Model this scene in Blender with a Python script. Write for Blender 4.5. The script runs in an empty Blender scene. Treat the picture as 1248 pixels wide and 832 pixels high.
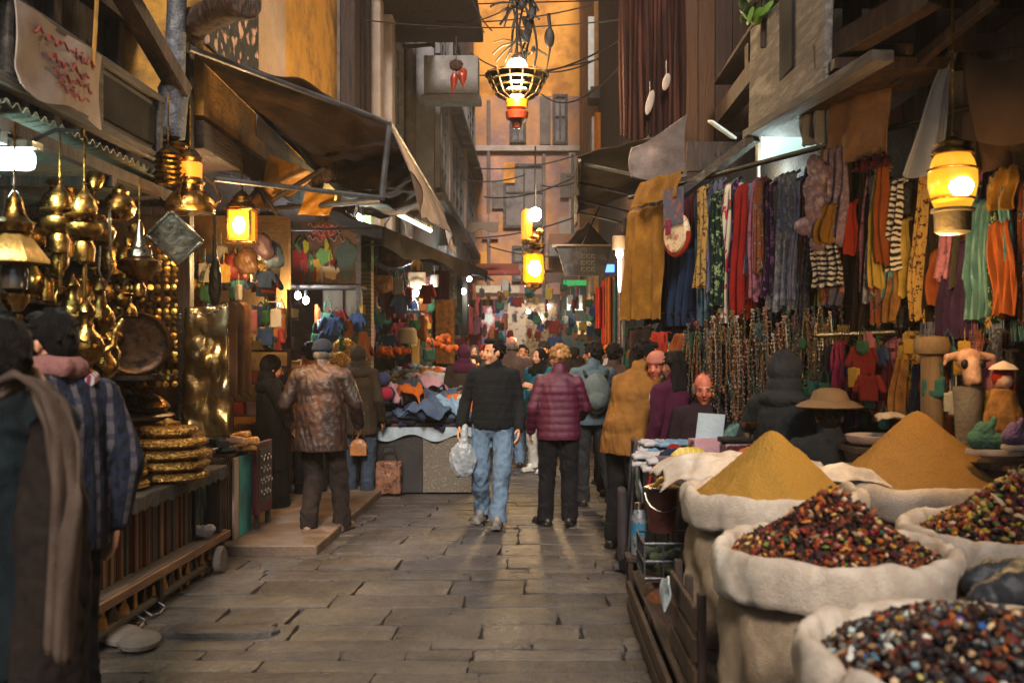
import bpy, math, random
import numpy as np
from mathutils import Vector, Matrix, Euler, noise
PI = math.pi
random.seed(7)
SC = bpy.context.scene
COL = SC.collection
R = random.uniform
F, U0, V0, EYE = 1150.0, 655.0, 430.0, 1.6

def P(u, v, d):                       # a place measured on the photograph, d metres into the alley
    return Vector(((u - U0) * d / F, d, EYE + (V0 - v) * d / F))

def S(h):                             # '#rrggbb' -> linear
    out = []; h = h.lstrip('#')
    for i in (0, 2, 4):
        c = int(h[i:i + 2], 16) / 255
        out.append(c / 12.92 if c <= .04045 else ((c + .055) / 1.055) ** 2.4)
    return tuple(out) + (1,)

# ------------------------------------------------------------------ materials
_mats = {}
def M(name, cols, r=.75, metal=0, sc=5, bump=.25, bsc=45, st=(1, 1, 1), kind='noise', emit=0, spec=.4, lo=.35, hi=.65,
      dirt=0, dsc=1.6, rvar=.1, trans=0, dist=0, sheen=0):
    if name in _mats: return _mats[name]
    if isinstance(cols, str): cols = [cols]
    cols = [S(c) if isinstance(c, str) else tuple(c) for c in cols]
    m = bpy.data.materials.new(name); m.use_nodes = True
    nt = m.node_tree; N = nt.nodes; L = nt.links
    b = N['Principled BSDF']
    b.inputs['Roughness'].default_value = r; b.inputs['Metallic'].default_value = metal
    b.inputs['Specular IOR Level'].default_value = spec
    if trans: b.inputs['Transmission Weight'].default_value = trans
    if sheen: b.inputs['Sheen Weight'].default_value = sheen
    tc = N.new('ShaderNodeTexCoord'); oi = N.new('ShaderNodeObjectInfo')
    ml = N.new('ShaderNodeMath'); ml.operation = 'MULTIPLY'; ml.inputs[1].default_value = 37.0
    L.new(oi.outputs['Random'], ml.inputs[0])
    va = N.new('ShaderNodeVectorMath'); va.operation = 'ADD'
    L.new(tc.outputs['Object'], va.inputs[0]); L.new(ml.outputs[0], va.inputs[1])
    mp = N.new('ShaderNodeMapping'); mp.inputs['Scale'].default_value = st
    L.new(va.outputs[0], mp.inputs['Vector'])
    V = mp.outputs['Vector']
    def tex(kind_, scale, detail=6.0):
        t = N.new(kind_); L.new(V, t.inputs['Vector'])
        if 'Scale' in t.inputs: t.inputs['Scale'].default_value = scale
        if 'Detail' in t.inputs: t.inputs['Detail'].default_value = detail
        return t
    if kind == 'noise':
        t = tex('ShaderNodeTexNoise', sc); t.inputs['Roughness'].default_value = .62; fac = t.outputs['Fac']
        t.inputs['Distortion'].default_value = dist
    elif kind == 'vor':
        t = tex('ShaderNodeTexVoronoi', sc)
        sp = N.new('ShaderNodeSeparateColor'); L.new(t.outputs['Color'], sp.inputs[0]); fac = sp.outputs[0]
    elif kind == 'crack':
        t = tex('ShaderNodeTexVoronoi', sc); t.feature = 'DISTANCE_TO_EDGE'; fac = t.outputs['Distance']
    elif kind == 'island':
        t = N.new('ShaderNodeNewGeometry'); fac = t.outputs['Random Per Island']
    elif kind in ('wavex', 'wavez', 'wavey'):
        t = tex('ShaderNodeTexWave', sc); t.bands_direction = kind[-1].upper(); t.inputs['Distortion'].default_value = dist
        t.inputs['Detail Scale'].default_value = 1.5; fac = t.outputs['Fac']
    cr = N.new('ShaderNodeValToRGB'); e = cr.color_ramp.elements
    n = len(cols)
    if kind in ('island', 'vor') and n > 1:
        cr.color_ramp.interpolation = 'CONSTANT'
        pos = [i / n for i in range(n)]
    elif n == 1: pos = [0]
    else: pos = [lo + (hi - lo) * i / (n - 1) for i in range(n)]
    for i in range(n):
        el = e[i] if i < 2 else e.new(pos[i])
        el.position = pos[i]; el.color = cols[i]
    if n == 1: e[1].position = 1; e[1].color = tuple(min(1, c * .72) for c in cols[0][:3]) + (1,); e[0].position = .3
    L.new(fac, cr.inputs[0])
    col = cr.outputs[0]
    if dirt:
        t2 = tex('ShaderNodeTexNoise', dsc, 8.0); t2.inputs['Roughness'].default_value = .7
        rr = N.new('ShaderNodeValToRGB'); rr.color_ramp.elements[0].position = .42; rr.color_ramp.elements[1].position = .72
        L.new(t2.outputs['Fac'], rr.inputs[0])
        mm = N.new('ShaderNodeMath'); mm.operation = 'MULTIPLY'; mm.inputs[1].default_value = dirt; L.new(rr.outputs[0], mm.inputs[0])
        mx = N.new('ShaderNodeMix'); mx.data_type = 'RGBA'
        L.new(mm.outputs[0], mx.inputs[0]); L.new(col, mx.inputs[6]); mx.inputs[7].default_value = (.035, .026, .02, 1)
        col = mx.outputs[2]
    L.new(col, b.inputs['Base Color'])
    if emit:
        L.new(col, b.inputs['Emission Color']); b.inputs['Emission Strength'].default_value = emit
    if bump:
        t3 = tex('ShaderNodeTexNoise', bsc, 5.0)
        bp = N.new('ShaderNodeBump'); bp.inputs['Strength'].default_value = bump; bp.inputs['Distance'].default_value = .02
        L.new(t3.outputs['Fac'], bp.inputs['Height']); L.new(bp.outputs[0], b.inputs['Normal'])
        if rvar:
            mr = N.new('ShaderNodeMapRange'); mr.inputs['To Min'].default_value = max(.02, r - rvar); mr.inputs['To Max'].default_value = min(1, r + rvar)
            t4 = tex('ShaderNodeTexNoise', sc * 1.7 if kind != 'island' else 9, 4.0)
            L.new(t4.outputs['Fac'], mr.inputs['Value']); mr.inputs['From Min'].default_value = .3; mr.inputs['From Max'].default_value = .7
            L.new(mr.outputs[0], b.inputs['Roughness'])
    _mats[name] = m
    return m

def EM(name, col, strength):
    if name in _mats: return _mats[name]
    m = bpy.data.materials.new(name); m.use_nodes = True
    b = m.node_tree.nodes['Principled BSDF']
    b.inputs['Base Color'].default_value = S(col); b.inputs['Emission Color'].default_value = S(col)
    b.inputs['Emission Strength'].default_value = strength; b.inputs['Roughness'].default_value = .4
    _mats[name] = m
    return m

def cloth(name, *cols, **k):
    k.setdefault('r', .9); k.setdefault('sc', 7); k.setdefault('bump', .35); k.setdefault('bsc', 140); k.setdefault('spec', .15); k.setdefault('lo', .3); k.setdefault('hi', .7)
    return M(name, list(cols), **k)

# ------------------------------------------------------------------ mesh builder
def rotm(rot):
    return Euler(rot).to_matrix() if rot is not None and not isinstance(rot, Matrix) else (rot or Matrix.Identity(3))
def aim(d):
    d = Vector(d).normalized()
    return d.to_track_quat('Z', 'Y').to_matrix()
class MB:
    def __init__(s): s.v = []; s.f = []; s.m = []; s.cm = 0
    def add(s, vs, fs):
        n = len(s.v); s.v.extend([tuple(v) for v in vs]); s.f.extend([[i + n for i in f] for f in fs]); s.m.extend([s.cm] * len(fs)); return s
    def box(s, c, size, rot=None):
        m = rotm(rot); c = Vector(c); a, b, d = size[0] / 2, size[1] / 2, size[2] / 2
        vs = [c + m @ Vector((x * a, y * b, z * d)) for z in (-1, 1) for x, y in ((-1, -1), (1, -1), (1, 1), (-1, 1))]
        return s.add(vs, [[3, 2, 1, 0], [4, 5, 6, 7], [0, 1, 5, 4], [1, 2, 6, 5], [2, 3, 7, 6], [3, 0, 4, 7]])
    def bx(s, x0, x1, y0, y1, z0, z1):
        return s.box(((x0 + x1) / 2, (y0 + y1) / 2, (z0 + z1) / 2), (abs(x1 - x0), abs(y1 - y0), abs(z1 - z0)))
    def bar(s, p0, p1, w, h=None):
        p0, p1 = Vector(p0), Vector(p1); d = p1 - p0
        return s.box((p0 + p1) / 2, (w, h or w, d.length), aim(d))
    def cyl(s, p0, p1, r0, r1=None, n=12):
        p0, p1 = Vector(p0), Vector(p1); r1 = r0 if r1 is None else r1
        m = aim(p1 - p0); vs = []; 
        for p, r in ((p0, r0), (p1, r1)):
            for i in range(n):
                a = 2 * PI * i / n; vs.append(p + m @ Vector((r * math.cos(a), r * math.sin(a), 0)))
        fs = [[i, (i + 1) % n, n + (i + 1) % n, n + i] for i in range(n)] + [list(range(n))[::-1], list(range(n, 2 * n))]
        return s.add(vs, fs)
    def ell(s, c, r, rot=None, n=12, k=8):
        if not hasattr(r, '__len__'): r = (r, r, r)
        m = rotm(rot); c = Vector(c); vs = [c + m @ Vector((0, 0, -r[2]))]
        for j in range(1, k):
            t = -PI / 2 + PI * j / k
            for i in range(n):
                a = 2 * PI * i / n
                vs.append(c + m @ Vector((r[0] * math.cos(t) * math.cos(a), r[1] * math.cos(t) * math.sin(a), r[2] * math.sin(t))))
        vs.append(c + m @ Vector((0, 0, r[2]))); top = len(vs) - 1; fs = []
        for i in range(n):
            j = (i + 1) % n
            fs.append([0, 1 + j, 1 + i]); fs.append([top, 1 + (k - 2) * n + i, 1 + (k - 2) * n + j])
            for q in range(k - 2): fs.append([1 + q * n + i, 1 + q * n + j, 1 + (q + 1) * n + j, 1 + (q + 1) * n + i])
        return s.add(vs, fs)
    def cap(s, p0, p1, r0, r1=None, n=12):
        r1 = r0 if r1 is None else r1
        s.cyl(p0, p1, r0, r1, n); s.ell(p0, r0, None, n, 6); s.ell(p1, r1, None, n, 6); return s
    def lathe(s, c, prof, n=20, rot=None, sx=1, sy=1, wob=None):
        m = rotm(rot); c = Vector(c); vs = []; k = len(prof)
        for j, (r, z) in enumerate(prof):
            for i in range(n):
                a = 2 * PI * i / n; q = r * (wob(a, j / (k - 1)) if wob else 1)
                vs.append(c + m @ Vector((q * math.cos(a) * sx, q * math.sin(a) * sy, z)))
        fs = [[j * n + i, j * n + (i + 1) % n, (j + 1) * n + (i + 1) % n, (j + 1) * n + i] for j in range(k - 1) for i in range(n)]
        if prof[0][0] > 1e-5: fs.append(list(range(n))[::-1])
        if prof[-1][0] > 1e-5: fs.append(list(range((k - 1) * n, k * n)))
        return s.add(vs, fs)
    def tube(s, pts, r, n=6, r1=None):
        pts = [Vector(p) for p in pts]; k = len(pts); vs = []; up = None
        for j, p in enumerate(pts):
            d = (pts[min(j + 1, k - 1)] - pts[max(j - 1, 0)]).normalized()
            if up is None: up = d.orthogonal().normalized()
            x = (up - d * up.dot(d)); x = x.normalized() if x.length > 1e-4 else d.orthogonal().normalized(); up = x; y = d.cross(x)
            rr = r if r1 is None else r + (r1 - r) * j / (k - 1)
            for i in range(n):
                a = 2 * PI * i / n; vs.append(p + (x * math.cos(a) + y * math.sin(a)) * rr)
        fs = [[j * n + i, j * n + (i + 1) % n, (j + 1) * n + (i + 1) % n, (j + 1) * n + i] for j in range(k - 1) for i in range(n)]
        fs += [list(range(n))[::-1], list(range((k - 1) * n, k * n))]
        return s.add(vs, fs)
    def slab(s, fn, nu, nv, th=.008):
        g = [[Vector(fn(i / nu, j / nv)) for i in range(nu + 1)] for j in range(nv + 1)]
        vs = []; W = nu + 1; H = nv + 1
        for sgn in (1, -1):
            for j in range(H):
                for i in range(W):
                    a = g[j][min(i + 1, nu)] - g[j][max(i - 1, 0)]; b = g[min(j + 1, nv)][i] - g[max(j - 1, 0)][i]
                    nn = a.cross(b); nn = nn.normalized() if nn.length > 1e-9 else Vector((0, 0, 1))
                    vs.append(g[j][i] + nn * sgn * th / 2)
        o = W * H; fs = []
        for j in range(nv):
            for i in range(nu):
                q = [j * W + i, j * W + i + 1, (j + 1) * W + i + 1, (j + 1) * W + i]
                fs.append(q); fs.append([x + o for x in q[::-1]])
        def rim(a, b): fs.append([b, a, a + o, b + o])
        for i in range(nu): rim(i, i + 1); rim(nv * W + i + 1, nv * W + i)
        for j in range(nv): rim((j + 1) * W, j * W); rim(j * W + nu, (j + 1) * W + nu)
        return s.add(vs, fs)
    def shift(s, d):
        d = Vector(d); s.v = [tuple(Vector(v) + d) for v in s.v]; return s

def mesh_of(name, mb, mats, ang=.7):
    me = bpy.data.meshes.new(name); me.from_pydata(mb.v, [], mb.f)
    for m in (mats if isinstance(mats, (list, tuple)) else [mats]): me.materials.append(m)
    me.polygons.foreach_set('material_index', mb.m)
    me.polygons.foreach_set('use_smooth', [True] * len(mb.f))
    me.update()
    if ang: me.set_sharp_from_angle(angle=ang)
    return me
def link(name, me, parent=None, loc=(0, 0, 0), rz=0):
    o = bpy.data.objects.new(name, me); COL.objects.link(o)
    o.location = loc; o.rotation_euler = (0, 0, rz) if not hasattr(rz, '__len__') else rz
    if parent: o.parent = parent
    return o
def tag(o, label, cat, group=None, kind=None):
    o['label'] = label; o['category'] = cat
    if group: o['group'] = group
    if kind: o['kind'] = kind
    return o
def part(parent, name, mb, mats, bev=0, ang=.7, loc=(0, 0, 0), rz=0, label=None):
    o = link(name, mesh_of(name, mb, mats, ang), parent, loc, rz)
    if bev: bevel(o, bev)
    if label: o['label'] = label
    return o
def bevel(o, w):
    b = o.modifiers.new('Bevel', 'BEVEL'); b.width = w; b.segments = 2; b.limit_method = 'ANGLE'; b.angle_limit = .7
def thing(name, label, cat, loc=(0, 0, 0), rz=0, group=None):
    o = link(name, None, None, loc, rz); o.empty_display_size = .1
    return tag(o, label, cat, group)
def solo(name, mb, mats, label, cat, loc=(0, 0, 0), rz=0, group=None, bev=0, ang=.7, kind=None):
    o = link(name, mesh_of(name, mb, mats, ang), None, loc, rz)
    if bev: bevel(o, bev)
    return tag(o, label, cat, group, kind)
def structure(name, mb, mats, kind='structure', ang=.7, bev=0):
    o = link(name, mesh_of(name, mb, mats, ang)); o['kind'] = kind
    if bev: bevel(o, bev)
    return o
KIDS = {}
def dup(root, loc, rz=None, label=None, sc=None, group=None):
    def cp(o, par):
        c = o.copy(); COL.objects.link(c)
        if par: c.parent = par
        return c
    r = cp(root, None); r.location = loc
    if rz is not None: r.rotation_euler = (0, 0, rz) if not hasattr(rz, '__len__') else rz
    if sc: r.scale = (sc, sc, sc) if not hasattr(sc, '__len__') else sc
    if label: r['label'] = label
    if group: r['group'] = group
    for ch in list(root.children):
        c = cp(ch, r)
        for g in list(ch.children): cp(g, c)
    return r
def fbm(p, o=3):
    return noise.fractal(Vector(p), 1.0, 2.0, o)

def fuse(mb, vox, sm=3, wr=0, wsc=9, wz=.5, quilt=0, qp=.07, off=0):
    """union of overlapping shapes as one continuous skin, with cloth folds pushed in or out"""
    me = bpy.data.meshes.new('t'); me.from_pydata(mb.v, [], mb.f); me.update()
    o = bpy.data.objects.new('t', me); COL.objects.link(o)
    r = o.modifiers.new('r', 'REMESH'); r.mode = 'VOXEL'; r.voxel_size = vox
    if sm: q = o.modifiers.new('s', 'SMOOTH'); q.factor = .5; q.iterations = sm
    dg = bpy.context.evaluated_depsgraph_get()
    out = bpy.data.meshes.new_from_object(o.evaluated_get(dg))
    bpy.data.objects.remove(o); bpy.data.meshes.remove(me)
    if wr or quilt:
        n = len(out.vertices); co = np.empty(n * 3); no = np.empty(n * 3)
        out.vertices.foreach_get('co', co); out.vertices.foreach_get('normal', no)
        co = co.reshape(-1, 3); no = no.reshape(-1, 3)
        d = np.zeros(n)
        if wr:
            ox = R(0, 50)
            d += np.array([.7 * noise.noise((p[0] * wsc + ox, p[1] * wsc, p[2] * wsc * wz)) + .9 * (.28 - abs(noise.noise((p[0] * wsc * 1.5 + p[2] * 3, p[1] * wsc * 1.5 + ox, p[2] * wsc * 1.3 * wz + p[0] * wsc * .8)))) + .3 * noise.noise((p[0] * wsc * 3.4, p[1] * wsc * 3.4 + ox, p[2] * wsc * 2.6)) for p in co]) * wr
        if quilt: d += quilt * (np.abs(np.sin(co[:, 2] * PI / qp)) ** .5 - .6)
        co = co + no * d[:, None]
        out.vertices.foreach_set('co', co.ravel()); out.update()
    out.polygons.foreach_set('use_smooth', [True] * len(out.polygons))
    return out
def fused(parent, name, mb, mat, vox, sm=3, **k):
    me = fuse(mb, vox, sm, **k); me.materials.append(mat); me.name = name
    return link(name, me, parent)
# ------------------------------------------------------------------ people
SKIN = {k: M('skin_' + k, [c1, c2], r=.55, sc=14, bump=.08, bsc=90, spec=.4, rvar=.08) for k, c1, c2 in
        (('tan', '#a8704f', '#8d573b'), ('light', '#c08d6d', '#a8714f'), ('dark', '#7d4c34', '#643a27'), ('ruddy', '#ab5c45', '#8f4632'))}
HAIR = {k: M('hair_' + k, [c1, c2], r=.75, sc=30, st=(1, 1, .25), bump=.8, bsc=160, spec=.12) for k, c1, c2 in
        (('black', '#0b0908', '#1b1512'), ('brown', '#1f120c', '#35221a'), ('blonde', '#a57c4c', '#6a4526'), ('grey', '#6b625c', '#443d39'), ('ginger', '#8a4a1f', '#5f2c10'))}
EYE_W = M('eye_dark', ['#1a100c'], r=.25, bump=0)
LIP = M('lip', ['#7b3a31'], r=.5, bump=0)

def hand(B, w, d, side, fine, curl=.5):
    """palm, four unequal bent fingers and a thumb, pointing along d; palm turned towards the body"""
    w = Vector(w); d = Vector(d).normalized()
    inn = Vector((-side, 0, 0)); inn = (inn - d * inn.dot(d))
    inn = inn.normalized() if inn.length > .1 else d.orthogonal().normalized()
    lat = d.cross(inn)                                   # across the knuckles
    if lat.y < 0: lat = -lat
    kn = w + d * .085
    for q in (-.5, 0, .5):
        B.cap(w + lat * q * .034, kn + lat * q * .056, .0165, .0135, 8)
    for i, (o, l) in enumerate(((.031, .078), (.0105, .088), (-.0105, .082), (-.031, .066))):
        a = kn + lat * o
        m_ = a + (d * math.cos(curl * .5) + inn * math.sin(curl * .5)) * l * .5
        e = m_ + (d * math.cos(curl * 1.5) + inn * math.sin(curl * 1.5)) * l * .5
        B.cap(a, m_, .0095, .009, 8); B.cap(m_, e, .009, .0075, 8)
    t0 = w + d * .022 + lat * .024; t1 = t0 + (d * .6 + lat * .75 + inn * .3).normalized() * .045
    t2 = t1 + (d * .9 + lat * .2 + inn * .4).normalized() * .036
    B.cap(t0, t1, .0135, .0115, 8); B.cap(t1, t2, .0115, .009, 8)

BASE = dict(pel=(0, 0, .96), waist=(0, 0, 1.11), chest=(0, .0, 1.29), nb=(0, -.02, 1.47), head=(0, .01, 1.60),
            shL=(-.185, -.015, 1.405), shR=(.185, -.015, 1.405), eL=(-.245, -.04, 1.13), eR=(.245, -.04, 1.13),
            wL=(-.25, .06, .89), wR=(.25, .06, .89), hL=(-.095, 0, .92), hR=(.095, 0, .92),
            kL=(-.105, .03, .5), kR=(.105, .03, .5), aL=(-.11, -.02, .085), aR=(.11, -.02, .085), tL=(-.13, .14, .035), tR=(.13, .14, .035))

def person(loc, rz, label, skin='tan', top=None, bot=None, shoe=None, hair='black', hs='short', pose=None, s=1.0, vox=.009,
           hem=.86, wr=.012, quilt=0, beard=False, ht=0, hp=0, skirt=None, collar=True, group=None, loose=1.0, legs=True, hoodm=None, hatm=None, curl=.5):
    J = {k: Vector(v) for k, v in BASE.items()}
    for k, v in (pose or {}).items(): J[k] = Vector(v)
    root = thing('person', label, 'person', loc, rz, group); root.scale = (s, s, s)
    sk = SKIN[skin]; B = MB()
    def seg(mb, a, b, rx, ry, ex=1.25):
        a, b = Vector(a), Vector(b); mb.ell((a + b) / 2, (rx, ry, (b - a).length / 2 * ex), aim(b - a).to_3x3() if (b - a).xy.length > .02 else None, 16, 10)
    def torso(mb, g):
        hips = (J['hL'] + J['hR']) / 2
        seg(mb, hips - Vector((0, 0, .03)), J['waist'], .158 + g, .115 + g)
        seg(mb, J['pel'], J['chest'], .14 + g, .105 + g, 1.15)
        seg(mb, J['waist'], J['nb'], .165 + g, .112 + g, 1.0)
        for k in ('shL', 'shR'): mb.cap(J['nb'] + (J[k] - J['nb']) * .25 - Vector((0, 0, .035)), J[k] - Vector((0, 0, .022)) + (J['nb'] - J[k]) * .06, .056 + g * .8, .05 + g * .7)
    torso(B, 0)
    fine = vox < .011
    for q, sd in (('L', -1), ('R', 1)):
        B.cap(J['sh' + q], J['e' + q], .05, .04); B.cap(J['e' + q], J['w' + q], .041, .027)
        hd = J.get('d' + q); hd = hd if hd else (J['w' + q] - J['e' + q])
        hand(B, J['w' + q], hd, sd, fine, curl)
        if legs:
            B.cap(J['h' + q], J['k' + q], .088, .056); B.cap(J['k' + q], J['a' + q], .056, .038); B.cap(J['a' + q] - Vector((0, 0, .03)), J['t' + q], .04, .03)
    # head
    Hm = (Matrix.Rotation(ht, 3, 'Z') @ Matrix.Rotation(hp, 3, 'X')); H = J['head']
    def h(x, y, z): return H + Hm @ Vector((x, y, z))
    B.cap(J['nb'] - Vector((0, 0, .03)), h(0, -.015, -.04), .058, .052)
    B.ell(h(0, -.012, .035), (.074, .093, .088), Hm, 18, 12)
    B.ell(h(0, .018, -.028), (.061, .074, .086), Hm, 16, 10)
    B.ell(h(0, .058, -.092), (.028, .024, .024), Hm)
    B.ell(h(0, .072, .022), (.05, .018, .011), Hm)
    B.cap(h(0, .085, .014), h(0, .106, -.024), .009, .015, 8)
    for sx in (-1, 1):
        B.ell(h(sx * .074, -.008, -.004), (.011, .02, .033), Hm); B.ell(h(sx * .036, .064, -.026), (.026, .022, .028), Hm); B.ell(h(sx * .03, .072, .004), (.02, .012, .014), Hm)
    body = fused(root, 'body', B, sk, vox, 2)
    if hp < .6:
        for sx in (-1, 1): part(root, 'eye', MB().ell(h(sx * .029, .083, .004), (.010, .006, .0052), Hm, 8, 6), EYE_W)
        part(root, 'lips', MB().ell(h(0, .089, -.058), (.023, .007, .007), Hm, 10, 6), LIP)
        if hair:
            for sx in (-1, 1): part(root, 'eyebrow', MB().ell(h(sx * .031, .087, .026), (.02, .007, .0045), Hm, 8, 6), HAIR[hair])
    # hair and headwear
    hm = HAIR[hair or 'black']
    hv = max(.007, vox * .8)
    G = MB()
    if hs in ('short', 'curly', 'long', 'fringe', 'cap', 'bun'):
        if hs == 'curly':
            for i in range(60):
                a, b = R(0, 2 * PI), R(-.35, 1.3); v = Vector((math.cos(a) * math.cos(b) * .083, math.sin(a) * math.cos(b) * .096 - .022, math.sin(b) * .098 + .035))
                if v.y > .04 and v.z < .085: continue
                G.ell(H + Hm @ v, R(.018, .03), None, 8, 6)
        elif hs == 'fringe':
            for i in range(26):
                a = PI * 1.5 + (i - 12.5) * .13; G.ell(h(.076 * math.cos(a), .092 * math.sin(a) - .008, -.005 + R(-.01, .01)), (.018, .018, .045), Hm, 8, 6)
        elif hs == 'cap':
            G.ell(h(0, -.045, -.005), (.072, .068, .06), Hm, 16, 10); [G.ell(h(x, 0, .0), (.012, .035, .04), Hm) for x in (-.074, .074)]
        else:
            G.ell(h(0, -.028, .046), (.084, .093, .092), Hm, 16, 12); G.ell(h(0, -.06, .0), (.07, .055, .075), Hm, 14, 10)
            G.ell(h(0, .04, .108), (.06, .05, .03), Hm, 12, 8)
            for i in range(90 if vox > .008 else 14):
                a, b = R(0, 2 * PI), R(-.5, 1.45); v = Vector((math.cos(a) * math.cos(b) * .08, math.sin(a) * math.cos(b) * .09 - .027, math.sin(b) * .09 + .045))
                if v.y > .035 and v.z < .10: continue
                t_ = Vector((v.x * .4 + R(-.02, .02), .03 * (1 if v.y > 0 else -.6), -.02 if v.z < .1 else .008)); G.cap(H + Hm @ v, H + Hm @ (v + t_ * .8), .011, .007, 6)
        if hs == 'long':
            for sx in (-.06, -.03, 0, .03, .06): G.cap(h(sx, -.08, .02), h(sx * 1.25, -.1, -.19), .03, .028)
        if hs == 'bun': G.ell(h(0, -.12, .08), .045)
        fused(root, 'hair', G, hm, hv, 2, wr=.005 if hs == 'curly' else .0028, wsc=45, wz=.35)
    if beard:
        G = MB(); G.ell(h(0, .03, -.07), (.064, .066, .05), Hm, 14, 10); G.ell(h(0, .065, -.1), (.036, .032, .034), Hm)
        me = fused(root, 'beard', G, hm, hv, 1, wr=.004, wsc=40)
    if hs == 'cap' or hatm and hs == 'knit':
        G = MB(); G.ell(h(0, -.012, .062), (.088, .104, .082), Hm, 18, 12)
        G.lathe(h(0, -.01, .035), [(0, 0), (.09, 0), (.094, .012), (.092, .03), (0, .03)], 18, Hm, 1, 1.14)
        fused(root, 'knit_cap', G, hatm, hv, 1, wr=.002, wsc=60)
    if hs == 'hijab':
        G = MB(); G.ell(h(0, -.03, .03), (.092, .105, .115), Hm, 18, 12); G.ell(h(0, -.03, -.1), (.105, .098, .1), Hm, 16, 10)
        G.ell(J['nb'] + Vector((0, .0, -.05)), (.2, .14, .1), None, 16, 10); G.cap(h(0, .06, -.12), J['nb'] + Vector((0, .1, -.1)), .05, .06)
        fused(root, 'headscarf', G, hoodm, hv, 3, wr=.007, wsc=16)
    if hs == 'hood':
        G = MB(); G.ell(h(0, -.035, .04), (.112, .122, .122), Hm, 18, 12); G.ell(h(0, -.05, -.08), (.115, .105, .1), Hm, 16, 10); G.ell(J['nb'] + Vector((0, -.05, -.02)), (.15, .1, .07), None, 16, 8)
        fused(root, 'hood', G, hoodm, hv, 3, wr=.01, wsc=12)
    if hs == 'turban':
        G = MB()
        for i in range(5): G.lathe(h(0, -.012, .03 + i * .018), [(0, -.016), (.095 - i * .006, -.014), (.108 - i * .008, 0), (.095 - i * .007, .016), (0, .018)], 18, (R(-.2, .2), R(-.15, .15), R(0, 3)), 1, 1.1)
        G.ell(h(0, -.012, .09), (.07, .08, .05), Hm); fused(root, 'turban', G, hatm, hv, 1, wr=.003, wsc=30)
    # clothes
    if top:
        T = MB(); torso(T, .03 * loose)
        for q in 'LR':
            T.cap(J['sh' + q] - Vector((0, 0, .004)), J['e' + q], .069 * (.85 + .15 * loose), .058 * (.75 + .25 * loose)); d = (J['w' + q] - J['e' + q]); T.cap(J['e' + q], J['w' + q] - d.normalized() * .015, .062, .05)
        a = J['waist']; hips = (J['hL'] + J['hR']) / 2
        ch = J['chest']; n = 12; pr = []
        for i in range(n + 1):
            t = i / n; pr.append((.16 + .034 * loose + .012 * math.sin(t * PI * .9) + .016 * max(0, t - .6) * 2.5 * loose - .05 * max(0, .12 - t) * 4, ch.z + .02 + (hem - ch.z - .02) * t, ch.lerp(hips, min(1, t * 1.3))))
        vs = []; 
        for r_, z, c_ in pr:
            for k in range(22): aa = 2 * PI * k / 22; vs.append((c_.x + r_ * math.cos(aa), c_.y + r_ * .73 * math.sin(aa), z))
        T.add(vs, [[j * 22 + k, j * 22 + (k + 1) % 22, (j + 1) * 22 + (k + 1) % 22, (j + 1) * 22 + k][::-1] for j in range(n) for k in range(22)] + [list(range(22)), list(range(n * 22, n * 22 + 22))[::-1]])
        if collar: T.cap(J['nb'] + Vector((0, 0, -.01)), J['nb'] + (h(0, -.02, -.04) - J['nb']) * .45, .078, .074)
        fused(root, 'jacket' if loose > .8 else 'jumper', T, top, max(vox * 1.1, .01), 3, wr=wr, wsc=9, quilt=quilt)
    if skirt:
        T = MB()
        for i in range(9):
            t = i / 8; T.lathe((0, 0, .1 + t * .9), [(0, -.05), (.25 - .07 * t, -.05), (.24 - .07 * t, .08), (0, .08)], 18, None, 1, .8)
        fused(root, 'long_skirt', T, skirt, .014, 4, wr=.025, wsc=7, wz=.15)
    if bot and legs:
        T = MB(); hips = (J['hL'] + J['hR']) / 2
        T.ell(hips + Vector((0, 0, .0)), (.172, .128, .14), None, 16, 10)
        for q in 'LR':
            T.cap(J['h' + q], J['k' + q], .104, .085); T.cap(J['k' + q], J['a' + q] + Vector((0, 0, .02)), .085, .074)
            T.cyl(J['a' + q] + Vector((0, 0, .12)), J['a' + q] + Vector((0, .005, -.035)), .078, .08, 14)
        fused(root, 'trousers', T, bot, max(vox, .01), 3, wr=.016, wsc=9, wz=.9)
    if shoe and legs:
        for q in 'LR':
            T = MB(); a, t = J['a' + q], J['t' + q]; d = (t - a); hd = Vector((d.x, d.y, 0)).normalized()
            heel = a - hd * .05 - Vector((0, 0, .04)); T.cap(heel, t + hd * .03 - Vector((0, 0, .0)), .043, .038)
            T.cap(a - hd * .015 + Vector((0, 0, .0)), a + d * .45 + Vector((0, 0, .018)), .05, .043)
            T.bar(heel - Vector((0, 0, .03)) - hd * .03, t + hd * .06 - Vector((0, 0, .022)), .085, .022)
            fused(root, 'shoe', T, shoe, .0095, 1)
    root['_h'] = 0; del root['_h']
    return root, J

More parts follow.
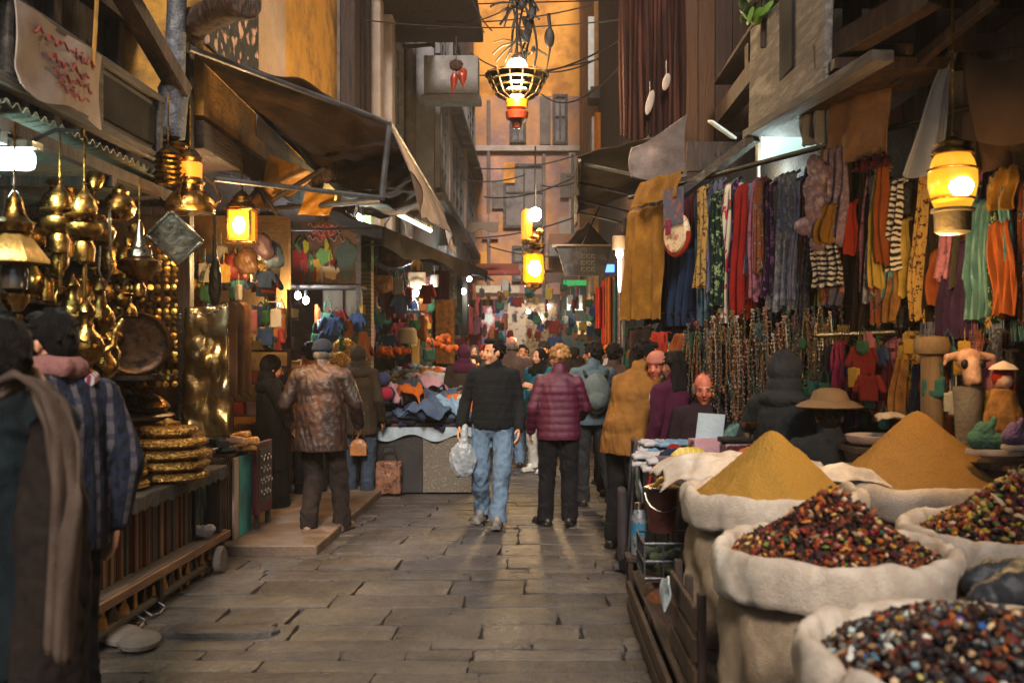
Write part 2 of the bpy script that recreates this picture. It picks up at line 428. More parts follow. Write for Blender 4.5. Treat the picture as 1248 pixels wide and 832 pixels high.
SHOE_B = M('shoe_black', ['#15110f', '#221b17'], r=.5); SHOE_W = M('shoe_white', ['#b9b4ac', '#8f8a83'], r=.6); SHOE_T = M('shoe_tan', ['#6b5646', '#4b3b2f'], r=.7); SHOE_G = M('shoe_grey', ['#4b4643', '#6d6762'], r=.6)
JEANS = cloth('jeans', '#46566a', '#5d7084', '#2e3a4a', sc=5, r=.85); DENIM_D = cloth('jeans_dark', '#1d2531', '#2c3745'); 
TR_BLACK = cloth('trousers_black', '#0c0b0c', '#161416'); TR_GREY = cloth('trousers_grey', '#1d1d20', '#2b2b2e'); TR_BROWN = cloth('trousers_brown', '#191311', '#2a211d')
J_STRIPE = cloth('dark_jumper', '#0a0b0c', '#15171a', sc=22, st=(.05, .05, 1), kind='wavez', dist=1)
J_MAROON = cloth('maroon_puffer', '#4d0f2a', '#3a0a1e', r=.5, spec=.4); J_BROWN = M('brown_leather', ['#33211b', '#1f1512', '#4d2f20'], r=.5, sc=3, bump=.3, bsc=60)
J_OLIVE = cloth('olive_coat', '#2d2319', '#1d1610'); J_BLACK = cloth('black_robe', '#070606', '#0e0c0c'); J_TAN = cloth('tan_jacket', '#7d5424', '#5f3d1a')
J_DENIM = cloth('denim_vest', '#33404a', '#4d5a61', sc=18); J_SWEAT = cloth('brown_sweater', '#4d3a33', '#382925'); J_TEAL = cloth('teal_coat', '#0f5a68', '#0b3f4c')
J_WHITE = cloth('white_shirt', '#a59ea0', '#827a7e'); J_MAR2 = cloth('maroon_top', '#3f1028', '#2c0a1c'); J_GREY = cloth('charcoal_hoodie', '#25282b', '#16181a'); J_NAVY = cloth('plaid_navy', '#14161f', '#20232e', '#101218', sc=34, st=(1, 1, .35), lo=.4, hi=.6)
_nt = J_NAVY.node_tree; _b = _nt.nodes['Principled BSDF']; _src = _b.inputs['Base Color'].links[0].from_socket
for _ax, _c in (('X', (.10, .085, .09, 1)), ('Z', (.012, .014, .03, 1))):
    _w = _nt.nodes.new('ShaderNodeTexWave'); _w.bands_direction = _ax; _w.inputs['Scale'].default_value = 4.2; _w.inputs['Distortion'].default_value = .6
    _tc = _nt.nodes.new('ShaderNodeTexCoord'); _nt.links.new(_tc.outputs['Object'], _w.inputs['Vector']); _r = _nt.nodes.new('ShaderNodeValToRGB'); _r.color_ramp.elements[0].position = .72; _r.color_ramp.elements[1].position = .82
    _nt.links.new(_w.outputs['Fac'], _r.inputs[0]); _m = _nt.nodes.new('ShaderNodeMix'); _m.data_type = 'RGBA'; _k = _nt.nodes.new('ShaderNodeMath'); _k.operation = 'MULTIPLY'; _k.inputs[1].default_value = .6
    _nt.links.new(_r.outputs[0], _k.inputs[0]); _nt.links.new(_k.outputs[0], _m.inputs[0]); _nt.links.new(_src, _m.inputs[6]); _m.inputs[7].default_value = _c; _src = _m.outputs[2]
_nt.links.new(_src, _b.inputs['Base Color'])
J_TGREEN = cloth('dark_teal_jacket', '#0f1416', '#182022'); J_ORANGE = cloth('orange_top', '#8f4a10', '#6b350a')
V = .0085
# dark man in striped jumper, walking towards us
w, J = person(P(601, 638, 8.8).xy.to_3d(), PI - .12, 'man in black ribbed jumper and blue jeans walking toward the camera', 'light', J_STRIPE, JEANS, SHOE_G, 'black', 'short',
   dict(kL=(-.1, .10, .5), aL=(-.07, .14, .085), tL=(-.08, .30, .05), kR=(.12, .03, .49), aR=(.13, -.16, .1), tR=(.15, .0, .04), wL=(-.26, .12, .9), eR=(.27, -.05, 1.14), wR=(.30, .05, .92)), 1.0, V, ht=-.75, loose=.75, hem=.9, wr=.012, quilt=.004)
W_DARK = w
# woman in maroon puffer, back to us
person(P(681, 640, 8.76).xy.to_3d(), .0, 'woman with short blonde curls in maroon quilted jacket and black trousers', 'light', J_MAROON, TR_BLACK, SHOE_B, 'blonde', 'curly',
   dict(shL=(-.17, -.01, 1.38), shR=(.17, -.01, 1.38), kL=(-.11, .05, .5), aL=(-.13, .0, .085), tL=(-.2, .13, .035), kR=(.1, .02, .5), aR=(.1, -.05, .1), wL=(-.27, .1, .9), eR=(.26, .03, 1.14), wR=(.22, .24, 1.03)), .965, V, ht=.5, quilt=.007, wr=.006, hem=.83)
# old man in brown leather jacket walking away
CAPM = cloth('blue_cap', '#28303f', '#1b212d')
person(P(392, 650, 8.35).xy.to_3d(), -.05, 'man in worn brown leather jacket and blue knit cap walking away', 'tan', J_BROWN, TR_BROWN, SHOE_T, 'grey', 'cap',
   dict(kL=(-.09, .08, .5), aL=(-.06, -.18, .12), tL=(-.06, -.03, .035), kR=(.13, .1, .5), aR=(.15, .12, .085), tR=(.18, .28, .035), shL=(-.21, -.02, 1.40), shR=(.21, -.02, 1.40), eL=(-.31, -.06, 1.15), wL=(-.30, .1, .95), eR=(.31, -.03, 1.15), wR=(.3, .12, .95), head=(0, .04, 1.585)), 1.0, V, hatm=CAPM, hem=.74, wr=.018, loose=1.5)
# hooded woman with handbag
HOODM = cloth('dark_hood', '#1c1612', '#2c231c')
person(P(438, 605, 10.5).xy.to_3d(), -.3, 'woman in olive coat and dark headscarf standing at the clothes table', 'tan', J_OLIVE, DENIM_D, SHOE_B, 'black', 'hijab', dict(wL=(-.2, .2, .95), eR=(.26, -.04, 1.12), wR=(.24, .1, .88)), .97, V, hoodm=HOODM, hem=.72)
# denim vest man with backpack
person(P(722, 612, 9.9).xy.to_3d(), .1, 'man in denim vest and grey trousers reaching over the right hand stall', 'tan', J_DENIM, TR_GREY, SHOE_B, 'black', 'short',
   dict(eR=(.34, .05, 1.12), wR=(.42, -.12, .93), dR=(.6, -.5, -.4), kR=(.14, .0, .5), aR=(.2, -.1, .085), tR=(.24, .06, .035)), .99, V, ht=.9, hp=-.05, wr=.008)
# tan jacket figure
person(Vector((.72, 7.72, 0)), -.75, 'person in mustard jacket bending over the stall with dark hair', 'tan', J_TAN, TR_BLACK, SHOE_B, 'black', 'short',
   dict(chest=(0, .12, 1.27), nb=(0, .19, 1.44), head=(.02, .27, 1.57), shL=(-.2, .18, 1.36), shR=(.2, .18, 1.36), eL=(-.27, .3, 1.12), wL=(-.22, .5, 1.0), eR=(.28, .2, 1.1), wR=(.25, .3, .88)), 1.0, V, hp=-.25, ht=-.9, hem=.78, loose=1.3, wr=.016)
person(Vector((.98, 7.72, 0)), PI - .5, 'ruddy shopper in a white shirt behind the mustard jacket', 'ruddy', J_WHITE, TR_GREY, SHOE_B, 'ginger', 'knit', None, .93, .011, hatm=cloth('pink_cap', '#a86a58', '#8a4f42'), hp=-.15)
person(Vector((1.08, 7.45, 0)), .6, 'shopper in plum top with long dark hair at the right stall', 'tan', J_MAR2, TR_BLACK, SHOE_B, 'black', 'long', None, .93, .011)
# bald vendor
person(Vector((1.27, 7.2, -.26)), PI - .15, 'balding vendor in dark vest standing behind the laden market table', 'ruddy', cloth('dark_vest', '#1d1318', '#2a1a20'), TR_BLACK, SHOE_B, 'grey', 'fringe', dict(wL=(-.2, .25, 1.0), wR=(.2, .25, 1.0)), .99, V, hp=-.2)
# seated figures by the scarf rack
person(Vector((1.62, 6.15, -.14)), -.6, 'hooded seller in charcoal coat turned away behind the mustard spice cone', 'tan', J_GREY, TR_GREY, SHOE_B, 'black', 'hood', dict(eL=(-.3, .05, 1.14), wL=(-.15, .25, 1.1), eR=(.3, .05, 1.14), wR=(.15, .25, 1.1)), 1.0, V, hoodm=cloth('charcoal_hood', '#2d2f31', '#1d1e20'), loose=1.4, wr=.016)
w, _ = person(Vector((1.78, 5.75, -.36)), -.3, 'stooping seller in charcoal coat under a wide straw hat', 'tan', J_GREY, TR_GREY, SHOE_B, 'black', 'short', dict(eL=(-.3, .05, 1.14), eR=(.3, .05, 1.14)), .98, .0095, loose=1.4)
STRAW = M('straw', ['#6b5236', '#463420', '#7d6242'], sc=40, kind='wavex', dist=3, r=.8, bump=.5, bsc=120)
hat = MB(); hat.lathe((0, .01, 1.68), [(.2, -.02), (.21, -.012), (.17, .012), (.12, .03), (.1, .08), (.06, .1), (0, .105)], 26)
part(w, 'straw_hat', hat, STRAW)
# black robed woman in the lantern stall
person(P(331, 560, 9.4).xy.to_3d() + Vector((0, 0, -.16)), -1.1, 'woman in black robe and headscarf standing inside the lantern stall', 'tan', J_BLACK, None, SHOE_B, 'black', 'hijab', dict(eR=(.26, .1, 1.12), wR=(.15, .33, 1.0)), 1.0, .01, hoodm=J_BLACK, hem=.6, skirt=J_BLACK, hp=-.25)
person(Vector((-2.48, 10.3, 0)), .6, 'dark haired shopper in orange top half hidden by the leather jacket', 'tan', J_ORANGE, TR_BLACK, SHOE_B, 'black', 'short', None, .99, .011)
# far shoppers
person(Vector((-.36, 13.2, 0)), .1, 'balding man in brown sweater and jeans walking away', 'ruddy', J_SWEAT, JEANS, SHOE_B, 'grey', 'fringe', None, 1.06, .011, hem=.88)
person(Vector((.02, 12.7, 0)), PI - .7, 'woman in teal coat and white trousers with dark headscarf', 'light', J_TEAL, cloth('white_trousers', '#a8a39c', '#8a857f'), SHOE_W, 'black', 'hijab', dict(eL=(-.24, .02, 1.13), wL=(-.12, .25, 1.2)), .96, .011, hoodm=J_BLACK, hem=.7)
person(Vector((.1, 14.6, 0)), PI + .1, 'bearded man in black coat and dark turban facing the camera', 'tan', J_BLACK, TR_BLACK, SHOE_B, 'black', 'turban', None, 1.03, .012, hatm=J_BLACK, beard=True)
person(Vector((-.93, 13.9, -.12)), PI - .5, 'clothes seller in pale collar standing behind the folded jumpers', 'light', J_WHITE, TR_GREY, SHOE_B, 'black', 'short', None, .97, .011)
person(Vector((-1.95, 16, 0)), PI - .8, 'ginger haired shopper by the left hand shopfronts', 'light', J_BROWN, TR_BLACK, SHOE_B, 'ginger', 'long', None, .99, .013)
person(Vector((-1.14, 17, 0)), PI, 'woman in patterned grey headscarf in the far crowd', 'light', J_GREY, TR_BLACK, SHOE_B, 'black', 'hijab', None, 1.0, .013, hoodm=cloth('grey_scarf', '#5d5552', '#2b2624', sc=30))
person(Vector((.86, 11.4, 0)), .2, 'shopper in orange knit cap beyond the denim vest', 'tan', J_WHITE, TR_BLACK, SHOE_B, 'black', 'knit', None, .98, .011, hatm=cloth('orange_knit', '#a8500e', '#8a3c08'))
J_DK = cloth('dark_coat', '#191413', '#0e0b0b')
for i, (u, d, hs, hc, lab, tp) in enumerate(((700, 15.2, 'short', 'black', 'dark haired man in black coat right of the bearded man', J_DK), (683, 17.5, 'curly', 'brown', 'shopper with brown curls far down the alley', J_SWEAT), (610, 18.5, 'short', 'black', 'shopper in plum jacket near the red far shop', J_MAR2),
      (640, 20.5, 'long', 'brown', 'long haired shopper in charcoal under the hanging lanterns', J_GREY), (667, 21.5, 'short', 'grey', 'grey haired shopper in front of the lit far shop', J_DK), (722, 18, 'short', 'black', 'shopper in olive coat beside the orange hanging cloths', J_OLIVE), (553, 17.6, 'knit', 'black', 'shopper in red knit cap near the blue doorway', J_DK))):
    person(Vector(((u - U0) * d / F, d, 0)), R(-.6, .6) + (PI if i % 2 else 0), lab, 'tan', tp, TR_BLACK, SHOE_B, hc, hs, None, R(.97, 1.05), .014, hatm=cloth('red_knit', '#6b1512', '#4a0d0b'))
for u, d, hs, hc, tp, lab, sk in ((565, 12.2, 'hijab', 'black', J_OLIVE, 'woman in olive coat and plum headscarf by the far end of the clothes table', 'light'), (748, 10.6, 'short', 'black', J_SWEAT, 'dark haired shopper in brown sweater right of the denim vest', 'tan'), (766, 12.6, 'short', 'brown', J_DK, 'brown haired shopper in dark coat near the ochre cloth', 'light'), (636, 16.2, 'short', 'black', J_TAN, 'shopper in tan coat deep in the crowd under the double lantern', 'tan'), (590, 15.4, 'knit', 'black', J_GREY, 'shopper in charcoal coat and red cap behind the striped jumper', 'tan'), (672, 19.4, 'hijab', 'black', J_MAR2, 'woman in plum coat far off between the crowd heads', 'light'), (625, 23, 'short', 'black', J_WHITE, 'shopper in pale shirt at the glass fronted far shop', 'tan')):
    person(Vector(((u - U0) * d / F, d, 0)), R(-.5, .5) + (PI if d > 15 else 0), lab, sk, tp, TR_BLACK, SHOE_B, hc, hs, None, R(.96, 1.02), .012, hoodm=J_MAR2, hatm=cloth('red_knit', '#6b1512', '#4a0d0b'))
# foreground left
w, J = person(Vector((-1.93, 3.75, 0)), .95, 'young man in navy plaid shirt looking into the brass stall', 'light', J_NAVY, TR_BLACK, SHOE_B, 'black', 'short',
   dict(eR=(.27, -.08, 1.13), wR=(.25, -.02, .87), shR=(.2, -.02, 1.4)), 1.02, .0075, ht=.25, hp=-.12, wr=.012, loose=1.2, hem=.8)
TOWEL = cloth('pink_towel', '#8a5f5a', '#6d4743')
sc_ = MB(); sc_.tube([(-.15, .06, 1.40), (-.11, .10, 1.47), (-.07, -.02, 1.515), (0, -.09, 1.515), (.08, -.05, 1.51), (.12, .08, 1.46), (.13, .15, 1.36), (.13, .17, 1.2)], .045, 10)
fused(w, 'neck_towel', sc_, TOWEL, .01, 2, wr=.01, wsc=20)
sc_ = MB(); sc_.tube([(.1, -.1, 1.46), (.15, -.04, 1.475), (.17, .06, 1.44), (.19, .16, 1.3)], .022, 6)
part(w, 'striped_strap', sc_, cloth('strap_stripe', '#a89a92', '#35506a', '#7c2230', kind='wavex', sc=14, lo=.2, hi=.8))
w, J = person(Vector((-1.63, 2.85, 0)), 1.05, 'person in dark teal jacket holding a hand to the ear', 'light', J_TGREEN, JEANS, SHOE_B, 'black', 'short',
   dict(eR=(.21, .2, 1.22), wR=(.125, -.03, 1.46), dR=(-.25, .0, .95), eL=(-.26, .0, 1.13), wL=(-.26, .12, .9)), .985, .0075, ht=.1, wr=.012, loose=1.35, hem=.66)
SHAWL = cloth('taupe_shawl', '#54443a', '#3f322a'); FUR = cloth('dark_shawl', '#17110e', '#231a15', sc=14)
def into(root, p):
    return Matrix.Rotation(-root.rotation_euler.z, 3, 'Z') @ (Vector(p) - root.location) / root.scale.x
pts = [into(w, P(u, v, d)) for u, v, d in ((2, 486, 2.66), (18, 464, 2.62), (38, 460, 2.6), (58, 480, 2.58), (76, 530, 2.56), (82, 600, 2.56), (78, 690, 2.58), (70, 800, 2.6))]
cx = Matrix.Rotation(-w.rotation_euler.z, 3, 'Z') @ Vector((1, .25, 0)); cy = Matrix.Rotation(-w.rotation_euler.z, 3, 'Z') @ Vector((-.25, 1, 0))
def band(u, v):
    k = v * (len(pts) - 1); i = min(int(k), len(pts) - 2); p = pts[i].lerp(pts[i + 1], k - i); q = u - .5
    return p + cx * q * (.08 + .02 * math.sin(v * 5)) + cy * (.006 * math.sin(u * 9 + v * 4 + math.sin(v * 9)) + .03 * noise.noise((u * 4, v * 5, 2)) - .03 * math.cos(q * PI)) + Vector((0, 0, .05 * q * (1 - 2 * min(1, v * 3))))
m = MB(); m.slab(band, 26, 60, .014); part(w, 'taupe_scarf', m, SHAWL, ang=0)
m = MB(); pts = [into(w, P(u, v, d)) for u, v, d in ((62, 520, 2.78), (62, 620, 2.8), (58, 740, 2.82), (52, 860, 2.85))]
for (p, q), r0, r1 in zip(zip(pts, pts[1:]), (.06, .10, .12), (.10, .12, .13)): m.cap(p, q, r0, r1)
fused(w, 'dark_shawl', m, FUR, .011, 3, wr=.02, wsc=11, wz=.35)
person(Vector((-2.85, 5.0, 0)), .4, 'black haired person at the left edge behind the brass lantern', 'tan', J_DK, TR_BLACK, SHOE_B, 'black', 'short', None, 1.06, .01)
# backpack, handbags and plastic bag
BAGM = cloth('backpack_grey', '#59605f', '#3d4444')
t = thing('backpack', 'pale grey backpack with dark straps worn over the denim vest', 'backpack', P(722, 612, 9.9).xy.to_3d() + Vector((.03, -.2, 1.18)))
m = MB(); m.ell((0, 0, 0), (.15, .085, .21), None, 16, 12); m.ell((0, -.05, -.07), (.11, .07, .1)); fused(t, 'bag_body', m, BAGM, .011, 3, wr=.01)
for x in (-.1, .1): part(t, 'shoulder_strap', MB().tube([(x, .05, .18), (x * 1.25, .12, .235), (x * 1.3, .2, .24), (x * 1.35, .3, .16)], .018), TR_GREY)
t = thing('handbag', 'small tan handbag hanging from the hand of the woman in olive coat', 'handbag', P(437, 545, 10.35))
m = MB(); m.ell((0, 0, 0), (.1, .04, .1)); m.box((0, 0, -.03), (.18, .06, .12)); fused(t, 'bag_body', m, M('tan_leather', ['#8a5a38', '#64401f'], r=.45), .009, 3)
part(t, 'handle', MB().tube([(-.07, 0, .07), (-.05, 0, .2), (0, 0, .27), (.05, 0, .2), (.07, 0, .07)], .009), M('dark_leather', ['#23150d', '#140b07'], r=.5))
m = MB(); m.ell((0, 0, 0), (.13, .07, .17), None, 16, 12); m.cap((0, 0, .1), (.02, 0, .3), .05, .02)
o = link('plastic_bag', fuse(m, .01, 2, wr=.022, wsc=12), None, W_DARK.location + Vector((-.27, -.12, .62))); o.data.materials.append(M('plastic_grey', ['#8f9398', '#767b80'], r=.3, bump=.4, bsc=25, trans=0)); tag(o, 'crumpled pale plastic bag in the hand of the man in jeans', 'plastic bag')

# ------------------------------------------------------------------ setting
WOOD_D = M('dark_wood', ['#1d120c', '#33211a', '#120b08'], sc=4, st=(3, 3, .4), r=.75, bump=.6, bsc=25, dirt=.4)
WOOD_M = M('mid_wood', ['#3d2616', '#27170d', '#4d311c'], sc=5, st=(3, 3, .5), r=.7, bump=.5, bsc=30, dirt=.4)
WOOD_X = M('dark_wood_lengthwise', ['#1f140d', '#38251b', '#140d09'], sc=4, st=(3, .35, 3), r=.75, bump=.6, bsc=25, dirt=.4)
WOOD_G = M('grey_wood', ['#4f4742', '#3a332f', '#635a53'], sc=4, st=(3, .3, 3), r=.8, bump=.6, bsc=30, dirt=.3)
PLASTER = M('grey_plaster', ['#6f625a', '#5a4f49', '#7d7068'], sc=1.5, r=.9, bump=.5, bsc=18, dirt=.5, dsc=.9)
PLASTER_G = M('cool_grey_plaster', ['#807b79', '#6d6866', '#8f8986'], sc=1.2, r=.9, bump=.4, bsc=18, dirt=.4, dsc=.8)
PALE = M('pale_plaster', ['#a8968a', '#8f7e73'], sc=1.8, r=.9, bump=.4, bsc=20, dirt=.4)
METAL_G = M('grey_metal', ['#57565a', '#3f3e41'], r=.45, metal=.6, sc=6, bump=.2)
BLACKM = M('black_iron', ['#0f0e0e', '#1a1817'], r=.55, metal=.5, bump=.2)
GLASS_D = M('dark_glass', ['#1f2b31', '#35444b'], r=.12, sc=1.5, bump=0, spec=.7)
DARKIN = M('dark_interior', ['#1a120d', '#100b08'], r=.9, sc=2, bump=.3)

structure('ground', MB().box((0, 30, -.06), (200, 200, .06)), M('joint_earth', ['#14110f', '#1e1a16'], r=.9, sc=8))
# pavement: irregular flagstones laid in courses across the alley
m = MB(); random.seed(21); y = 1.2; row = 0
while y < 31:
    dy = R(.24, .40) if R(0, 1) > .3 else R(.14, .22)
    x = -2.7 - R(0, .8)
    while x < 1.75:
        w = R(.42, 1.15)
        if R(0, 1) < .12: w = R(.3, .5)
        if x > 1.3: break
        g = R(.0012, .0055); zt = R(-.006, .006); tx, ty = R(-.005, .005), R(-.006, .006)
        cs = [(x + g, y + g), (x + w - g, y + g), (x + w - g, y + dy - g), (x + g, y + dy - g)]
        cs = [(a + R(-.012, .012) + .03 * math.sin(b * .9), b + R(-.008, .008) + .014 * math.sin(a * .8 + .3)) for a, b in cs]
        cx = sum(c[0] for c in cs) / 4; cy = sum(c[1] for c in cs) / 4
        # subdivided outline so that the edges wander and chip
        ring = []
        for i in range(4):
            p, q = cs[i], cs[(i + 1) % 4]; n = 7 if i % 2 == 0 else 3
            for k in range(n):
                t = k / n; jx, jy = (R(-.007, .007), R(-.007, .007)) if k else (R(0, .012) * (1 if p[0] < cx else -1), R(0, .012) * (1 if p[1] < cy else -1))
                ring.append((p[0] + (q[0] - p[0]) * t + jx, p[1] + (q[1] - p[1]) * t + jy))
        n = len(ring); vs = []
        for lvl, (ins, z) in enumerate(((0, -.045), (0, -.006), (.003, zt), (.012, zt + .0015))):
            for a, b in ring:
                dx, dyy = cx - a, cy - b; l = math.hypot(dx, dyy)
                vs.append((a + dx / l * ins, b + dyy / l * ins, z + (tx * (a - cx) + ty * (b - cy)) * (1 if lvl > 1 else 0)))
        fs = [[l * n + i, l * n + (i + 1) % n, (l + 1) * n + (i + 1) % n, (l + 1) * n + i] for l in range(3) for i in range(n)] + [list(range(3 * n, 4 * n))]
        m.add(vs, fs); x += w
    y += dy; row += 1
# stone: tone per slab, blotches, pits, worn polish
ms = M('flagstone', ['#454140', '#4d4846', '#3e3a39', '#55504c', '#484443', '#403c3f'], kind='island', r=.5, bump=0)
nt = ms.node_tree; N = nt.nodes; L = nt.links; b = N['Principled BSDF']
tc = N.new('ShaderNodeTexCoord')
def ntex(sc, det, ro=.6):
    t = N.new('ShaderNodeTexNoise'); L.new(tc.outputs['Object'], t.inputs['Vector']); t.inputs['Scale'].default_value = sc; t.inputs['Detail'].default_value = det; t.inputs['Roughness'].default_value = ro; return t
src = b.inputs['Base Color'].links[0].from_socket
t1 = ntex(1.3, 10, .72); r1 = N.new('ShaderNodeValToRGB'); r1.color_ramp.elements[0].position = .36; r1.color_ramp.elements[0].color = (.48, .46, .46, 1); r1.color_ramp.elements[1].position = .66; r1.color_ramp.elements[1].color = (1.25, 1.2, 1.12, 1); L.new(t1.outputs['Fac'], r1.inputs[0])
mx = N.new('ShaderNodeMix'); mx.data_type = 'RGBA'; mx.blend_type = 'MULTIPLY'; mx.inputs[0].default_value = 1; L.new(src, mx.inputs[6]); L.new(r1.outputs[0], mx.inputs[7])
t2 = ntex(38, 6, .75); r2 = N.new('ShaderNodeValToRGB'); r2.color_ramp.elements[0].position = .3; r2.color_ramp.elements[0].color = (.5, .48, .47, 1); r2.color_ramp.elements[1].position = .72; r2.color_ramp.elements[1].color = (1.32, 1.3, 1.26, 1); L.new(t2.outputs['Fac'], r2.inputs[0])
mx2 = N.new('ShaderNodeMix'); mx2.data_type = 'RGBA'; mx2.blend_type = 'MULTIPLY'; mx2.inputs[0].default_value = 1; L.new(mx.outputs[2], mx2.inputs[6]); L.new(r2.outputs[0], mx2.inputs[7])
L.new(mx2.outputs[2], b.inputs['Base Color'])
t3 = ntex(3.5, 8, .65); mr = N.new('ShaderNodeMapRange'); mr.inputs['From Min'].default_value = .35; mr.inputs['From Max'].default_value = .65; mr.inputs['To Min'].default_value = .26; mr.inputs['To Max'].default_value = .6; L.new(t3.outputs['Fac'], mr.inputs['Value']); L.new(mr.outputs[0], b.inputs['Roughness'])
bp = N.new('ShaderNodeBump'); bp.inputs['Strength'].default_value = .5; bp.inputs['Distance'].default_value = .02; L.new(t2.outputs['Fac'], bp.inputs['Height'])
bp2 = N.new('ShaderNodeBump'); bp2.inputs['Strength'].default_value = .5; bp2.inputs['Distance'].default_value = .08; L.new(ntex(6, 6).outputs['Fac'], bp2.inputs['Height']); L.new(bp.outputs[0], bp2.inputs['Normal']); L.new(bp2.outputs[0], b.inputs['Normal'])
structure('pavement', m, ms, ang=.9)
# raised shop threshold on the left, and floors under the stalls
CONC = M('tan_paving', ['#5d4a3b', '#4b3c31', '#6b5543'], sc=3, r=.6, bump=.4, bsc=30, dirt=.35)
structure('threshold_platform', MB().bx(-4.3, -1.74, 7.45, 12.2, -.03, .085), CONC, bev=.015)
structure('stall_floor', MB().bx(1.35, 6, 1, 30, -.03, .03).bx(-6, -2.75, -1, 7.4, -.03, .03), M('floor_dark', ['#2a221d', '#1c1714'], sc=3))
m = MB(); ol = [(-.52, -.16), (-.2, -.2), (.1, -.19), (.3, -.21), (.5, -.15), (.56, -.05), (.47, .02), (.5, .12), (.3, .17), (.05, .15), (-.25, .19), (-.5, .14), (-.55, .0)]; n = len(ol)
vs = [(x * k, y * k, z) for k, z in ((.62, -.03), (.62, .022), (.60, .034)) for x, y in ol]; m.add(vs, [[l * n + i, l * n + (i + 1) % n, (l + 1) * n + (i + 1) % n, (l + 1) * n + i] for l in range(2) for i in range(n)] + [list(range(2 * n, 3 * n))])
solo('broken_flagstone', m, ms, 'cracked paving slab standing proud of the paving in front of the low bench', 'stone slab', P(268, 776, 5.4).xy.to_3d(), .06)
# ---- far end house
EW = M('orange_plaster', ['#d08a38', '#dc9640', '#bf7a30'], sc=.9, r=.9, bump=.5, bsc=9, dirt=.5, dsc=.9)
EW2 = M('mauve_plaster', ['#a87668', '#b87f4c', '#8a6a66', '#bd8560'], sc=.5, r=.9, bump=.5, bsc=9, dirt=.5, dsc=1.1, lo=.3, hi=.7)
bld = thing('corner_house', 'orange and mauve plastered house closing the far end of the alley', 'house', (.5, 30, 0))
def bp_(name, parent, mat, boxes, bev=0, org=(.5, 30, 0)):
    m = MB()
    for bb in boxes: m.bx(*bb)
    return part(parent, name, m.shift([-c for c in org]), mat, bev)
bp_('upper_wall', bld, EW, [(-5, 6, 30, 34, 9.75, 18)])
bp_('lower_wall', bld, EW2, [(-5, 6, 30, 34, 3.3, 9.75)])
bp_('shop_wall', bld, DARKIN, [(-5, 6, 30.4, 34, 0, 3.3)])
bp_('cornice', bld, PALE, [(-2.0, 2.2, 29.84, 29.995, 7.98, 8.16)], .02)
bp_('pilaster', bld, PLASTER, [(.08, .42, 29.9, 29.997, 8.2, 9.73)])
bp_('pilaster', bld, PALE, [(1.0, 1.2, 29.9, 29.997, 4, 7.95)])
def window(parent, x, z, w, h, y, org, arch=False, mat=M('far_glass', ['#5d5250', '#6d605a', '#4a4444'], r=.2, sc=2, bump=0)):
    f = MB(); f.bx(x - w / 2 - .09, x + w / 2 + .09, y - .12, y - .004, z - .09, z + .0).bx(x - w / 2 - .09, x + w / 2 + .09, y - .12, y - .004, z + h, z + h + .09)
    f.bx(x - w / 2 - .09, x - w / 2, y - .12, y - .004, z + .002, z + h - .002).bx(x + w / 2, x + w / 2 + .09, y - .12, y - .004, z + .002, z + h - .002).bx(x - .025, x + .025, y - .1, y - .006, z + .002, z + h - .002).bx(x - w / 2 + .002, x - .03, y - .09, y - .008, z + h * .55, z + h * .55 + .05).bx(x + .03, x + w / 2 - .002, y - .09, y - .008, z + h * .55, z + h * .55 + .05)
    fo = part(parent, 'window', f.shift([-c for c in org]), WOOD_G)
    part(fo, 'pane', MB().bx(x - w / 2, x + w / 2, y - .04, y - .003, z + .001, z + h - .001).shift([-c for c in org]), mat)
O = (.5, 30, 0)
for (x, z, w, h) in ((-.62, 8.35, .34, 1.3), (.72, 8.3, .3, 1.4), (.95, 8.3, .0, .0), (-.42, 5.65, 1.15, 1.85), (-.42, 3.95, .6, .95)):
    if w: window(bld, x, z, w, h, 30, O)
PIPEM = M('wall_pipe', ['#6d6058', '#574c46'], r=.6)
for x, z0, z1, lab in ((-1.55, 3.4, 9.6, 'left'), (1.12, 3.4, 7.9, 'right'), (.2, 3.4, 7.9, 'middle')):
    part(bld, 'drain_pipe', MB().cyl((x, 29.9, z0), (x, 29.9, z1), .055, n=8).shift((-.5, -30, 0)), PIPEM)
random.seed(3)
for i in range(7):
    x, z = (-1.7, -1.25, .25, .85, -.9, 1.0, -1.5)[i], (4.4, 6.6, 4.5, 5.4, 7.3, 6.9, 5.6)[i]; w_, h_ = R(.3, .55), R(.5, 1.1)
    part(bld, 'wall_panel', MB().bx(x - w_ / 2, x + w_ / 2, 29.9 - .008 * i, 29.996, z - h_ / 2, z + h_ / 2).shift((-.5, -30, 0)), (EW, PLASTER, EW2, PALE)[i % 4])
t = thing('air_conditioner', 'grey air conditioner box under the window of the end house', 'air conditioner', (.75, 29.6, 4.9)); part(t, 'case', MB().bx(-.4, .4, -.2, .25, -.3, .3), PLASTER_G, .02); part(t, 'grille', MB().lathe((0, -.21, 0), [(0, -.01), (.22, -.01), (.22, .01), (0, .01)], 18, (PI / 2, 0, 0)), BLACKM)
for i, (x0, x1, y, z, c) in enumerate(((-1.9, -.55, 28.6, 4.3, '#6d3a2c'), (-.2, 1.2, 28.2, 3.95, '#5a4a40'), (.3, 1.35, 24.6, 4.7, '#7d5a44'), (-1.95, -1.1, 26.8, 5.3, '#6b5a4c'))):
    m = MB(); m.slab(lambda u, v: (x0 + (x1 - x0) * u, y - v * .9, z - .35 * v - .05 * math.sin(u * 9) * v), 16, 6, .02); solo('awning', m, cloth('far_awning_%d' % i, c), ('rust red', 'grey brown', 'tan', 'dusty grey')[i] + ' little awning layered over the far end shops', 'awning')
